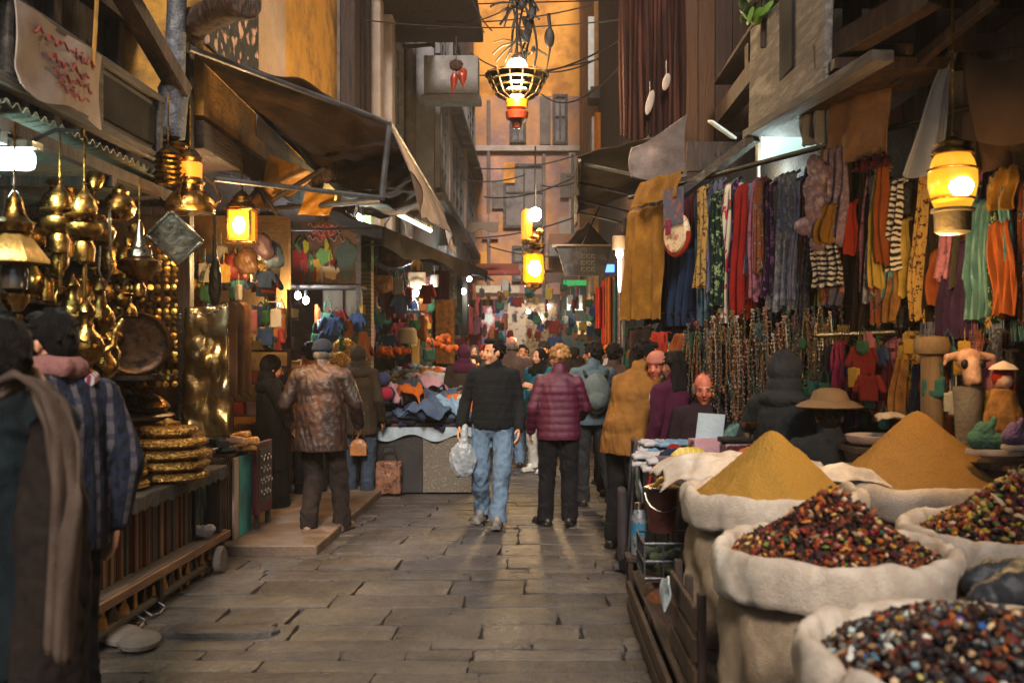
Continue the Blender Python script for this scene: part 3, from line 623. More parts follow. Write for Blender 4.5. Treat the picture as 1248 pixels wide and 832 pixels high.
# cream house on the right with a pale corner and balcony
ch = thing('cream_house', 'cream house with white corner trim and small ochre balcony at the upper right', 'house', (2, 22, 0))
OC = (2, 22, 0)
bp_('wall', ch, M('ochre_plaster', ['#a8743a', '#8f5f2d', '#b98548'], sc=1, r=.9, bump=.3, dirt=.4), [(1.32, 5, 22, 29.5, 3.0, 14)], org=OC)
bp_('corner_trim', ch, M('white_trim', ['#c9c5be', '#b5b0a8'], r=.8), [(1.18, 1.317, 21.9, 22.1, 7.7, 9.4)], org=OC)
bp_('balcony', ch, WOOD_M, [(1.16, 2.2, 21.3, 21.98, 7.35, 7.5), (1.2, 2.2, 21.32, 21.4, 7.503, 7.62)], org=OC)
bp_('window_frame', ch, PALE, [(1.22, 1.31, 21.2, 21.9, 5, 6.9), (1.8, 1.9, 21.2, 21.9, 5, 6.9)], org=OC)
m = MB(); m.slab(lambda u, v: (1.28 + u * .5, 21.15 + .06 * math.sin(u * 9), 7.0 - v * 1.9 * (1 - .1 * math.sin(u * 3))), 14, 8, .02)
solo('ochre_awning_cloth', m.shift((-1.5, -21.15, -7)), cloth('ochre_cloth', '#a8601f', '#8a4c15'), 'long ochre cloth hung below the balcony of the cream house', 'cloth', (1.5, 21.15, 7))
# grey house on the left, far
gh = thing('grey_house', 'tall grey house with blue grey windows on the left beyond the awnings', 'house', (-3.5, 24, 0)); OG = (-3.5, 24, 0)
bp_('wall', gh, PLASTER_G, [(-6, -2.02, 18.4, 29.9, 3.4, 13)], org=OG)
bp_('cornice', gh, PLASTER, [(-2.02 + .003, -1.8, 18.3, 29.9, 4.55, 4.72), (-2.02 + .003, -1.72, 18.3, 29.9, 7.1, 7.25)], .02, OG)
bp_('pier', gh, PALE, [(-2.02 + .003, -1.9, 20.6, 21.1, 4.74, 7.08), (-2.02 + .003, -1.9, 25.2, 25.7, 4.74, 7.08)], .02, OG)
def swindow(parent, x, y0, y1, z, h, org, n=3):
    f = MB(); t = .09
    f.bx(x + .003, x + .1, y0 - t, y1 + t, z - t, z).bx(x + .003, x + .1, y0 - t, y1 + t, z + h, z + h + t).bx(x + .003, x + .1, y0 - t, y0, z + .002, z + h - .002).bx(x + .003, x + .1, y1, y1 + t, z + .002, z + h - .002)
    for i in range(1, n): yy = y0 + (y1 - y0) * i / n; f.bx(x + .005, x + .08, yy - .03, yy + .03, z + .002, z + h - .002)
    for i in (1, 2, 3): f.bx(x + .007, x + .06, y0 + .002, y1 - .002, z + h * i / 4 - .02, z + h * i / 4 + .02)
    fo = part(parent, 'window', f.shift([-c for c in org]), PLASTER_G)
    part(fo, 'pane', MB().bx(x + .004, x + .02, y0 + .001, y1 - .001, z + .001, z + h - .001).shift([-c for c in org]), M('blue_glass', ['#3a4c55', '#52656c'], r=.2, sc=1.2, bump=0))
for (a, b_) in ((18.7, 20.3), (21.5, 24.6), (26.1, 29)):
    swindow(gh, -2.02, a, b_, 4.95, 1.75, OG); swindow(gh, -2.02, a, b_, 7.6, 1.5, OG)
# weathered house over the middle left shops
wh = thing('weathered_house', 'weathered grey brown house with pale pilaster and hooded window above the left awnings', 'house', (-4, 15, 0)); OW = (-4, 15, 0)
bp_('wall', wh, PLASTER, [(-6, -2.56, 12.25, 18.39, 3.4, 11)], org=OW)
bp_('corner_post', wh, WOOD_D, [(-2.557, -2.36, 12.2, 12.55, 3.2, 11), (-2.557, -2.42, 13.0, 13.2, 3.2, 11), (-2.557, -2.45, 13.7, 13.95, 3.2, 11)], .02, OW)
bp_('pilaster', wh, PALE, [(-2.557, -2.4, 14.4, 14.75, 3.4, 10), (-2.557, -2.34, 15.2, 15.55, 3.4, 10)], .03, OW)
swindow(wh, -2.56, 16.0, 17.3, 5.2, 1.9, OW, 2)
m = MB(); m.bar((-2.5, 16.6, 7.75), (-1.9, 16.6, 7.25), 1.7, .06); m.bar((-2.5, 15.9, 7.2), (-1.95, 15.9, 7.25), .06, .06); m.bar((-2.5, 17.3, 7.2), (-1.95, 17.3, 7.25), .06, .06); part(wh, 'window_hood', m.shift((4, -15, 0)), WOOD_D)
bp_('eave', wh, WOOD_D, [(-2.557, -.95, 14.3, 16.6, 7.05, 7.22)], .02, OW)
bp_('shutter', wh, M('rust_paint', ['#5a2d22', '#43221a'], r=.7), [(-2.557, -2.48, 15.7, 15.95, 5.2, 6.6)], .01, OW)
m = MB(); m.tube([(-2.42, 17.9, 11), (-2.42, 17.9, 5.2), (-2.38, 17.6, 4.6), (-2.38, 17.2, 4.2), (-2.38, 17.2, 3.5)], .12, 10); part(wh, 'drain_pipe', m.shift((4, -15, 0)), PLASTER)
# mustard house with a painted black and pink panel
mh = thing('mustard_house', 'mustard plastered house front with black and pink flowered panel above the big awning', 'house', (-4, 9.5, 0)); OM = (-4, 9.5, 0)
bp_('wall', mh, M('mustard_plaster', ['#b5822f', '#c08a35', '#9d7130', '#94806a'], sc=.55, r=.9, bump=.4, bsc=25, dirt=.75, dsc=2.2), [(-6, -2.6, 7.35, 12.24, 3.45, 12)], org=OM)
FLW = M('flowered_panel', ['#0d0b0b', '#0d0b0b', '#a07c6c', '#b08e7c'], kind='crack', sc=5, lo=.05, hi=.13, r=.8, bump=.2)
bp_('painted_panel', mh, FLW, [(-2.597, -2.57, 7.36, 8.7, 4.0, 7)], org=OM)
bp_('plaster_patch', mh, M('pink_plaster', ['#a08a7a', '#93795f'], sc=1.2, r=.9, bump=.5, dirt=.4), [(-2.597, -2.585, 8.71, 9.7, 3.6, 8)], org=OM)
# near timber house over the brass stall
nh = thing('timber_house', 'dark timber fronted house above the brass stall at the upper left', 'house', (-4.5, 3, 0)); ON = (-4.5, 3, 0)
bp_('wall', nh, WOOD_D, [(-7, -3.25, -2, 7.33, 2.95, 10)], org=ON)
m = MB()
for z in (3.55, 4.1, 4.9): m.bx(-3.247, -3.1, -2, 7.3, z, z + .1)
for y in (1, 2.4, 3.8, 5.0, 6.2, 7.15): m.bx(-3.247, -3.15, y - .05, y + .05, 2.96, 8)
part(nh, 'timber_frame', m.shift((4.5, -3, 0)), WOOD_D)
m = MB(); m.bar((-3.1, 4.6, 5.2), (-2.6, 6.9, 3.5), .14, .1); m.bar((-3.1, 4.0, 4.9), (-2.75, 5.5, 3.9), .12, .1); part(nh, 'roof_brace', m.shift((4.5, -3, 0)), WOOD_M)
bp_('panelling', nh, M('grey_panel', ['#3d3631', '#2a2521'], sc=3, st=(1, 1, .3)), [(-3.247, -3.2, 2.5, 3.7, 4.25, 4.85), (-3.247, -3.2, 5.1, 6.1, 4.25, 4.85)], org=ON)
# ground floor party walls on the left
bw = solo('back_wall', MB().bx(-4.6, -4.4, -2, 30, 0, 3.44), M('shop_back', ['#3d2a19', '#2a1c11', '#4d3720'], sc=2, r=.9, bump=.4, dirt=.4), 'brown back wall running behind the left hand shops', 'wall')
for y, lab in ((7.3, 'brown side wall between brass stall and lantern stall'), (14.2, 'brown side wall beyond the poster stall'), (18.3, 'brown side wall before the far left shops')):
    solo('side_wall', MB().bx(-4.39, -2.75, y - .05, y + .05, 0, 3.38), M('shop_side', ['#4a331d', '#35230f', '#5a4020'], sc=2, r=.9, bump=.4, dirt=.4), lab, 'wall')
solo('support_beam', MB().bx(-2.95, -2.58, 7.3, 18.3, 3.18, 3.4), WOOD_X, 'long dark beam carrying the upper floors over the left shops', 'beam', bev=.01)
solo('shop_ceiling', MB().bx(-4.39, -2.97, 7.36, 18.24, 3.25, 3.36), WOOD_X, 'dark board ceiling over the left hand shops', 'ceiling')
# right houses
rh = thing('brown_house', 'dark brown boarded house front on the right behind the hanging drapes', 'house', (3, 15, 0)); OR = (3, 15, 0)
BOARD = M('brown_boards', ['#3a2213', '#2b190e', '#472b17', '#23140b'], sc=3, st=(5, 5, .3), r=.75, bump=.6, bsc=20, dirt=.45)
bp_('wall', rh, BOARD, [(1.42, 6, 9.4, 21.9, 3.0, 11)], org=OR)
m = MB()
for i in range(18):
    x = 1.43 + i * .17; m.bx(x, x + .155, 9.37, 9.397, 3.0, 9)
part(rh, 'boarding', m.shift((-3, -15, 0)), M('board_face', ['#38210f', '#2b190c', '#452a14', '#301c10'], kind='island', r=.8, bump=.6, bsc=30, st=(3, 3, .3)))
bp_('beam', rh, WOOD_X, [(1.3, 4, 9.25, 9.36, 3.28, 3.45)], .01, OR)
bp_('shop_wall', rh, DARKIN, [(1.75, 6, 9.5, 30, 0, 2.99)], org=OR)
nr = thing('stall_house', 'dark timber house over the scarf and spice stall on the right', 'house', (4, 4, 0)); OQ = (4, 4, 0)
bp_('wall', nr, WOOD_D, [(3.7, 3.9, -2, 9.2, 0, 4.2)], org=OQ)
bp_('upper_wall', nr, BOARD, [(2.35, 6, -2, 9.2, 4.22, 10)], org=OQ)
m = MB()
for i, y in enumerate((1.8, 2.9, 4.1, 5.3, 6.6, 7.9)): m.bx(1.75, 3.69, y - .07, y + .07, 3.98, 4.18)
m.bx(1.72, 1.86, -2, 9.1, 3.8, 3.96); part(nr, 'ceiling_joists', m.shift((-4, -4, 0)), WOOD_M)
bp_('ceiling', nr, WOOD_X, [(1.7, 3.69, -2, 9.1, 4.182, 4.215)], org=OQ)

# ---- awnings
CANV = M('brown_canvas', ['#2b2019', '#20170f', '#382a21'], sc=2, r=.9, spec=.08, bump=.5, bsc=26, dirt=.35, dsc=1.2)
CANV_G = M('taupe_canvas', ['#6d5e57', '#5b4e48', '#7a6a63'], sc=2, r=.9, spec=.08, bump=.4, bsc=60, dirt=.25)
CANV_D = M('dark_canvas', ['#2b221c', '#1e1814'], sc=2, r=.9, spec=.08, bump=.5, bsc=26)
aw = thing('awning', 'big brown canvas awning stretched from the mustard house out over the left shops', 'awning', (-2.2, 10.5, 3.8))
A_, B_, C_, D_ = Vector((-2.58, 7.0, 3.86)), Vector((-1.30, 8.3, 3.62)), Vector((-1.30, 13.0, 3.55)), Vector((-2.58, 14.0, 3.62))
def quad(a, b, c, d, sag, rip=0, fr=9):
    def f(u, v):
        p = a.lerp(b, u).lerp(d.lerp(c, u), v); p = p.copy()
        p.z -= sag * math.sin(PI * u) * math.sin(PI * v) - (rip * math.sin(v * fr + u * 2) * .4 + rip * 1.1 * noise.noise((u * 3, v * fr * .5, fr)) + rip * .5 * noise.noise((u * 7, v * fr * 1.4, 3))) * math.sin(PI * u) ** .6; return p
    return f
m = MB(); m.slab(quad(A_, B_, C_, D_, .24, .11, 22), 36, 70, .012); part(aw, 'canvas', m.shift((2.2, -10.5, -3.8)), CANV)
m = MB()
def flap(u, v):
    p = B_.lerp(C_, u); return (p.x + .05 * math.sin(u * 19) * v + .18 * v, p.y + .03 * math.sin(u * 11) * v, p.z - v * (.42 + .14 * math.sin(u * 6) + .25 * u + .05 * noise.noise((u * 22, 0, 1))))
m.slab(flap, 40, 8, .012); part(aw, 'valance', m.shift((2.2, -10.5, -3.8)), CANV_G)
m = MB(); m.cyl(A_, B_, .025, n=8); m.cyl(B_, C_, .025, n=8); m.cyl(B_ - Vector((0, 0, .02)), (-1.38, 8.35, 2.95), .028, n=8); m.cyl((-1.38, 8.35, 2.95), (-2.6, 9.2, 3.0), .028, n=8); m.cyl((-2.6, 7.6, 3.0), (-1.36, 8.35, 2.97), .022, n=8); part(aw, 'frame', m.shift((2.2, -10.5, -3.8)), METAL_G)
aw2 = thing('awning', 'long dark sagging awning below the taupe valance further down the left side', 'awning', (-1.9, 14, 3.2))
a, b_, c_, d_ = Vector((-2.55, 9.6, 3.12)), Vector((-1.62, 9.9, 2.92)), Vector((-.98, 18.5, 3.2)), Vector((-2.5, 18.5, 3.45))
m = MB(); m.slab(quad(a, b_, c_, d_, .1, .05, 25), 14, 50, .012); part(aw2, 'canvas', m.shift((1.9, -14, -3.2)), CANV_D)
m = MB(); m.slab(lambda u, v: (lambda p: (p.x + .03 * math.sin(u * 30) * v, p.y, p.z - v * (.2 + .06 * math.sin(u * 13))))(b_.lerp(c_, u)), 50, 4, .012); part(aw2, 'valance', m.shift((1.9, -14, -3.2)), CANV_D)
m = MB(); [m.cyl(b_.lerp(c_, t), a.lerp(d_, t) - Vector((0, 0, .25)), .016, n=6) for t in (.02, .25, .5, .75)]; part(aw2, 'rib', m.shift((1.9, -14, -3.2)), METAL_G)
m = MB(); m.slab(quad(Vector((-1.95, 20, 3.6)), Vector((-1.2, 19.6, 3.3)), Vector((-1.05, 23, 3.35)), Vector((-1.95, 23.5, 3.7)), .1, .03), 10, 14, .015)
solo('awning', m.shift((1.5, -21, -3.4)), CANV, 'small tan awning poking out beyond the dark awning on the left', 'awning', (1.5 - 3.0, 21, 3.4))
# right: canopy with taupe flap
aw3 = thing('awning', 'black ribbed canopy below the drapes with a taupe blanket thrown over its end', 'awning', (1.0, 10, 3.6))
m = MB(); m.slab(quad(Vector((1.42, 9.2, 3.75)), Vector((.42, 9.9, 3.66)), Vector((.55, 13.5, 3.62)), Vector((1.42, 13.5, 3.9)), .06, .05, 16), 10, 24, .014); m.slab(lambda u, v: (.42 + .13 * u + .02 * math.sin(u * 20), 9.9 + 3.6 * u, 3.65 - v * (.28 + .05 * math.sin(u * 17))), 24, 3, .012); part(aw3, 'canvas', m.shift((-1, -10, -3.6)), CANV_D)
m = MB(); [m.cyl((1.4, y, 3.3), (.5, y + .5, 3.6), .02, n=6) for y in (9.5, 10.6, 11.8, 12.8)]; m.cyl((.44, 9.9, 3.62), (.56, 13.5, 3.58), .02, n=6); part(aw3, 'frame', m.shift((-1, -10, -3.6)), METAL_G)
m = MB(); m.slab(lambda u, v: (P(770 + 68 * u - 4 * math.sin(v * 3), 0, 8.6).x, 8.6 + .02 * math.sin(u * 8) + .01 * math.sin(v * 9) - .02 * v, P(0, (180 - 42 * u ** 1.3) + v * (36 + 41 * u ** 1.2 + 4 * math.sin(u * PI)), 8.6).z), 18, 14, .025)
solo('blanket', m.shift((-1.1, -8.6, -3.5)), CANV_G, 'taupe blanket hung over the rail under the brown drapes', 'blanket', (1.1, 8.6, 3.5))
# corner tarps on the far right canopy
m = MB(); m.slab(quad(Vector((.75, 14, 3.55)), Vector((.42, 14, 3.2)), Vector((.5, 18, 3.2)), Vector((1.42, 18, 3.6)), .05, .03), 8, 14, .014); solo('awning', m.shift((-.8, -16, -3.4)), CANV, 'tan awning further along the right side over the orange cloths', 'awning', (.8, 16, 3.4))
# brown drapes
DR = cloth('brown_drape', '#3a1e17', '#2a1510', '#4d2a20', sc=6, st=(1, 1, .15), r=.85)
def drape(x0, x1, y, z0, z1, n, amp, th=.02, ph=0, hemw=.05):
    def f(u, v): return (x0 + (x1 - x0) * u + .01 * math.sin(v * 7 + u * 9), y + amp * math.sin(u * n * 2 * PI + ph) * (.5 + .5 * v) + .3 * amp * math.sin(u * n * 4.3 * PI + v * 2), z1 + (z0 - z1) * v - hemw * math.sin(u * PI) * v)
    return f
a = P(760, 0, 9.0); b_ = P(832, 0, 9.0)
for i, (u0, u1, vb, lab) in enumerate(((756, 789, 165, 'left half of the fringed brown drapes hanging from the upper right house'), (787, 812, 160, 'middle strip of the fringed brown drapes on the upper right'), (810, 836, 150, 'right half of the brown drapes beside the dark boards'))):
    x0, x1 = P(u0, 0, 9).x, P(u1, 0, 9).x; zb = P(0, vb, 9).z
    m = MB(); m.slab(drape(x0, x1, 9.0 + .04 * i, zb, 6.4, 5 - i, .03), 44, 20, .02)
    solo('drape', m.shift((-x0, -9, -6.4)), DR, lab, 'drape', (x0, 9, 6.4))
solo('curtain_pole', MB().cyl((.7, 9.02, 6.42), (1.6, 9.02, 6.42), .03), WOOD_D, 'dark pole from which the brown drapes hang', 'pole')
for (u, v, h_) in ((792, 125, 26), (812, 100, 18)):
    p = P(u, v, 8.9); m = MB(); m.ell((0, 0, 0), (.035, .012, h_ * .0047), (0, .25, 0)); m.cyl((0, 0, 0), (0, 0, .2), .004, n=5)
    solo('pale_feather', m, PALE, 'pale leaf shaped tassel pinned on the brown drapes, ' + ('lower' if v > 110 else 'upper') + ' one', 'tassel', p)
# ---- cables
WIRE = M('cable_black', ['#171312', '#221c1a'], r=.6, bump=0)
def wire(p, q, sag, r=.012, seg=14, lab='thin dark cable slung across the alley'):
    p, q = Vector(p), Vector(q); m = MB(); c = (p + q) / 2
    m.tube([p.lerp(q, t / seg) - c - Vector((0, 0, 4 * sag * (t / seg) * (1 - t / seg))) for t in range(seg + 1)], r, 6)
    solo('cable', m, WIRE, lab, 'cable', c, group='cables across the alley')
for (u0, v0, d0, u1, v1, d1, sag) in ((425, 22, 13, 758, 24, 12, .12), (532, 26, 15, 722, 6, 14, .1), (520, 36, 14, 640, 0, 13, .1), (574, 65, 20, 760, 45, 12.5, .45), (580, 92, 22, 730, 72, 20, .1), (662, 88, 20, 735, 68, 18, .1), (660, 115, 20, 760, 75, 13, .35), (576, 0, 17, 590, 40, 17, .05), (600, 38, 14, 575, 0, 14, .05), (583, 5, 15, 760, 0, 13, .0),
      (580, 205, 22, 700, 190, 22, .12), (590, 240, 21, 700, 216, 18, .15), (562, 218, 20, 640, 213, 20, .1), (580, 290, 24, 700, 265, 22, .1), (535, 52, 18, 565, 30, 18, .03), (690, 215, 13, 765, 205, 13, .05), (660, 226, 20, 772, 175, 11, .2), (595, 300, 24, 690, 312, 24, .1)):
    wire(P(u0, v0, d0), P(u1, v1, d1), sag, .010 * d0 / 14)
# ------------------------------------------------------------------ left hand stalls
random.seed(11)
BRASS = M('brass', ['#ab8040', '#7a5526', '#c09a58'], r=.3, metal=1, sc=7, bump=.3, bsc=28, rvar=.12)
BRASS_D = M('old_brass', ['#7d5a24', '#4a3315', '#98702f'], r=.36, metal=1, sc=9, bump=.35, bsc=40, rvar=.14)
SILVER = M('silver_tin', ['#a39c8c', '#726b5f'], r=.3, metal=1, sc=6, bump=.3, bsc=30)
AMBER = EM('amber_glow', '#e8801c', .8); AMBER_S = EM('amber_glow_soft', '#d8781c', .5); BULB = EM('warm_bulb', '#ffd9a0', 60); BULB_W = EM('white_bulb', '#e8f2ff', 40); TUBE_L = EM('tube_light', '#d4fff2', 14)
def lamp(p, col, watt, r=.05, name='lamp_light'):
    l = bpy.data.lights.new(name, 'POINT'); l.energy = watt; l.color = col[:3]; l.shadow_soft_size = r
    o = bpy.data.objects.new(name, l); COL.objects.link(o); o.location = p; return o
WARM = (1, .62, .25); WARM2 = (1, .72, .38); COOL = (.75, 1, .92)
def chain(parent, z0, z1, r=.006):
    part(parent, 'chain', MB().cyl((0, 0, z0), (0, 0, z1), r, n=6), BRASS_D)
# sign gantry, corrugated lean-to roof
t = thing('sign_frame', 'weathered wooden sign frame with peeling white banner over the brass stall', 'sign', (-2.64, 5.7, 2.98))
m = MB(); m.bx(-.05, .03, -1.7, .92, .36, .41).bx(-.05, .03, -1.7, .92, -.06, -.0); [m.bx(-.05, .03, y - .03, y + .03, .002, .358) for y in (-1.02, -.05, .85)]; m.bar((0, -1.6, .40), (-.35, -.8, 1.05), .05); part(t, 'frame', m, WOOD_G, .006)
part(t, 'back_board', MB().bx(-.04, -.01, -.98, .82, .002, .358), M('sign_board', ['#544a43', '#3c342f'], sc=4, st=(1, .3, 1), dirt=.4))
ban = MB(); ban.slab(lambda u, v: (.036 + .012 * math.sin(u * 9 + v * 4) + .07 * max(0, v - .8) * max(0, .35 - u) * 8, -1.0 + u * .92, .385 - v * (.42 + .03 * math.sin(u * 7))), 20, 12, .008)
bo = part(t, 'banner', ban, M('banner_cloth', ['#a39186', '#8a786e'], sc=4, r=.9, dirt=.25))
RED = M('red_paint', ['#8a2b2a', '#6d2323'], r=.7, bump=0)
m = MB()
for row, (z, y0, y1, hgt) in enumerate(((.29, -.85, -.25, .028), (.20, -.7, -.3, .03), (.135, -.66, -.26, .026), (.07, -.6, -.3, .026))):
    y = y0
    while y < y1:
        l = R(.05, .13); k = R(0, 1)
        pts = [(.056, y + l * q / 9, z + hgt * (.45 * math.sin(q * .9 + k * 6) + .5 * math.sin(q * .37 + k * 9))) for q in range(10)]
        m.tube(pts, .0065, 5)
        if k > .6: m.box((.056, y + l / 2, z + hgt * 1.1), (.008, .014, .01))
        y += l + R(.004, .02)
part(bo, 'lettering', m, RED)
t2 = part(t, 'window_panel', MB().bx(-.008, .012, .0, .78, .05, .31), M('sign_glass', ['#1f1d1c', '#2a2624'], r=.85, spec=.08, sc=3))
CORR = M('corrugated_tin', ['#8a8f84', '#6b6e66', '#7a6a50'], r=.5, metal=.4, sc=3, bump=.2, dirt=.4)
m = MB(); m.slab(lambda u, v: (-2.62 - u * 1.7, 3.2 + v * 4.0, 2.84 - .15 * u + .018 * math.sin(v * 4 / .09 * 2 * PI)), 4, 260, .006)
solo('tin_roof', m.shift((3.4, -5, -2.8)), CORR, 'corrugated tin lean-to roof above the brass stall', 'roof', (-3.4, 5, 2.8))
m = MB(); [m.bx(-4.2, -2.6, y - .03, y + .03, 2.62, 2.68) for y in (3.4, 4.6, 5.8, 7.0)]; m.bx(-2.66, -2.6, 3.2, 7.2, 2.683, 2.75); solo('roof_rafters', m, WOOD_D, 'dark rafters carrying the tin roof of the brass stall', 'rafters')
# hanging duct and leather roll
DUCT = M('grey_wrap', ['#59585c', '#3d3c40', '#6d6c70'], r=.5, sc=9, bump=.6, bsc=60)
t = thing('wrapped_pipe', 'grey wrapped pipe hanging down the post between brass stall and big awning', 'pipe', P(212, 120, 6.9))
m = MB(); m.lathe((0, 0, 0), [(.03, -.30), (.085, -.29), (.1, 0), (.115, .06), (.075, .16), (.07, .5), (.065, 1.2)], 16, (0, .03, 0)); part(t, 'pipe', m, DUCT)
m = MB(); [m.lathe((0, 0, -.55 + i * .034), [(.085, -.016), (.1, 0), (.085, .016)], 16) for i in range(7)]; part(t, 'ribbed_sleeve', m, BRASS_D)
part(t, 'core', MB().cyl((0, 0, -.56), (0, 0, -.28), .035), BLACKM)
solo('post', MB().bx(-2.74, -2.64, 7.16, 7.26, 0, 3.9), WOOD_D, 'dark square post at the corner of the brass stall', 'post', bev=.006)
m = MB(); m.tube([P(222, 55, 7.1), P(240, 30, 7.0), P(265, 12, 6.8), P(300, 0, 6.5)], .085, 10, .13); m.tube([P(226, 20, 7.1), P(250, 14, 6.95), P(300, 8, 6.5)], .06, 8)
o = link('log_bracket', fuse(m, .016, 2, wr=.02, wsc=10)); o.data.materials.append(WOOD_M); tag(o, 'gnarled brown timber bracket jutting out beside the wrapped pipe', 'bracket')
solo('rope', MB().tube([P(118, 0, 5.5), P(116, 40, 5.5), P(113, 85, 5.5)], .012), M('yellow_rope', ['#a8772c', '#7d5620'], r=.8), 'yellow rope hanging in front of the sign frame', 'rope')
# fluorescent tube
t = thing('strip_light', 'glowing fluorescent strip light at the left edge under the tin roof', 'lamp', P(12, 195, 4.7))
part(t, 'tube', MB().box((-.04, 0, 0), (.32, .08, .1)), TUBE_L, .03); part(t, 'housing', MB().box((-.04, 0, .07), (.36, .1, .035)), SILVER); m = MB(); m.tube([(.1, 0, .09), (.2, .05, .16), (.3, .1, .17)], .01); part(t, 'bracket', m, BLACKM)
lamp(P(14, 218, 4.62), COOL, 14, .1)
# ---- brass hanging goods
def onion(t, s=1, mat=BRASS):
    m = MB(); m.lathe((0, 0, 0), [(0, -.0), (.03, -.005), (.075, .02), (.088, .05), (.082, .075), (.05, .09), (.047, .1), (.095, .112), (.098, .122), (.06, .13)], 22); part(t, 'bowl', m, mat)
    part(t, 'onion_dome', MB().lathe((0, 0, .131), [(.056, 0), (.062, .03), (.05, .065), (.025, .1), (.01, .125), (.006, .14), (.012, .15), (0, .16)], 18), mat)
    part(t, 'cup', MB().lathe((0, 0, -.12), [(.02, 0), (.045, .01), (.052, .08), (.04, .11), (.02, .118)], 16), mat)
    part(t, 'rod', MB().cyl((0, 0, -.32), (0, 0, -.121), .011), BRASS_D); chain(t, .29, .55)
on = thing('hanging_lamp', 'pair of onion domed brass lamps, left one, hanging by the strip light', 'hanging lamp', P(73, 283, 5.0)); onion(on)
dup(on, P(103, 292, 4.95), label='onion domed brass lamp hanging right of its twin near the strip light', sc=1.05)
t = thing('lantern', 'brass lantern with wide cream pyramid shade at the left edge', 'lantern', P(18, 305, 4.4))
part(t, 'shade', MB().lathe((0, 0, 0), [(.15, -.06), (.15, -.045), (.062, .075), (.05, .08), (0, .082)], 6, (0, 0, .3)), M('cream_brass', ['#c9a45a', '#a8803c'], r=.4, metal=.6, sc=5))
part(t, 'dome', MB().lathe((0, 0, .083), [(.075, 0), (.085, .04), (.06, .065), (.055, .07), (.04, .12), (.035, .15), (.012, .19), (0, .2)], 18), BRASS)
part(t, 'glass', MB().lathe((0, 0, -.2), [(.03, 0), (.055, .02), (.06, .1), (.05, .13)], 14), M('smoke_glass', ['#2a2f38', '#4b3c24'], r=.1, bump=0)); part(t, 'base', MB().lathe((0, 0, -.29), [(0, 0), (.03, .005), (.06, .05), (.064, .085), (.03, .09)], 14), BRASS); chain(t, .28, .6)
t = thing('hanging_lamp', 'fluted brass hanging lamp with tall spike below the tilted tin tray', 'hanging lamp', P(170, 325, 5.8))
part(t, 'bowl', MB().lathe((0, 0, 0), [(.02, -.09), (.06, -.08), (.11, -.02), (.125, .03), (.08, .05), (.06, .06)], 24, wob=lambda a, k: 1 + .07 * abs(math.sin(a * 6))), BRASS); part(t, 'spike', MB().lathe((0, 0, .06), [(.075, 0), (.07, .04), (.04, .06), (.032, .1), (.012, .2), (0, .24)], 14), SILVER); part(t, 'drop', MB().lathe((0, 0, -.2), [(0, 0), (.035, .02), (.04, .07), (.02, .11)], 12), BRASS); chain(t, .29, .55)
bell = thing('hanging_lamp', 'large bell shaped brass lamp glowing from inside beside the wrapped pipe', 'hanging lamp', P(232, 250, 6.6))
part(bell, 'globe', MB().lathe((0, 0, 0), [(.02, -.06), (.16, -.055), (.17, -.03), (.16, .03), (.12, .08), (.09, .1), (.085, .14)], 26), BRASS); part(bell, 'collar', MB().lathe((0, 0, .14), [(.09, 0), (.1, .02), (.075, .05), (.072, .16), (.09, .18), (.06, .22), (.03, .25)], 20), BRASS)
part(bell, 'glass', MB().lathe((0, 0, .19), [(.078, 0), (.08, .1), (.07, .105)], 16), AMBER_S); [part(bell, 'scroll_arm', MB().tube([(.17 * math.cos(a), .17 * math.sin(a), -.02), (.21 * math.cos(a), .21 * math.sin(a), .05), (.17 * math.cos(a), .17 * math.sin(a), .14), (.1 * math.cos(a), .1 * math.sin(a), .2)], .009), BRASS) for a in (0, PI / 2, PI, PI * 1.5)]; chain(bell, .39, .7)
lamp(P(232, 262, 6.45) + Vector((.1, -.25, -.12)), WARM, 10, .05)
t = thing('tin_tray', 'square silver tin tray hanging tilted in front of the brass goods', 'tray', P(213, 290, 6.0), (.35, .75, .5))
part(t, 'tray', MB().box((0, 0, 0), (.24, .02, .2)), SILVER, .004); m = MB(); m.box((0, -.004, .107), (.26, .03, .02)).box((0, -.004, -.107), (.26, .03, .02)).box((.13, -.004, 0), (.02, .029, .194)).box((-.13, -.004, 0), (.02, .029, .194)); part(t, 'rim', m, SILVER, .004)
for (u, v, d, lab) in ((205, 205, 6.4, 'ribbed dark brass canister hanging left of the bell lamp'),):
    t = thing('canister', lab, 'canister', P(u, v, d)); m = MB(); [m.lathe((0, 0, -.1 + i * .035), [(.075, -.017), (.092, 0), (.075, .017)], 16) for i in range(6)]; part(t, 'body', m, BRASS_D); part(t, 'lid', MB().lathe((0, 0, .095), [(.08, 0), (.04, .04), (.012, .06), (0, .06)], 14), BRASS_D); chain(t, .15, .5)
# ewers and jugs
def ewer(t, mat):
    part(t, 'body', MB().lathe((0, 0, 0), [(.055, 0), (.06, .012), (.03, .03), (.035, .05), (.085, .1), (.1, .15), (.085, .2), (.045, .25), (.035, .3), (.05, .34), (.055, .345)], 20), mat)
    part(t, 'lid', MB().lathe((0, 0, .346), [(.053, 0), (.045, .03), (.015, .06), (.01, .08), (.018, .09), (0, .105)], 14), mat)
    part(t, 'spout', MB().tube([(.085, 0, .12), (.14, 0, .16), (.15, 0, .24), (.19, 0, .31)], .022, 8, .012), mat)
    part(t, 'handle', MB().tube([(-.045, 0, .32), (-.11, 0, .33), (-.15, 0, .26), (-.13, 0, .16), (-.09, 0, .12)], .011, 7), mat)
e1 = thing('brass_ewer', 'tall brass ewer with curved spout under the onion lamps', 'ewer', P(105, 455, 5.3), .4); ewer(e1, BRASS)
dup(e1, P(88, 405, 5.6), 1.2, 'smaller brass ewer tipped sideways above the tall one', .8)
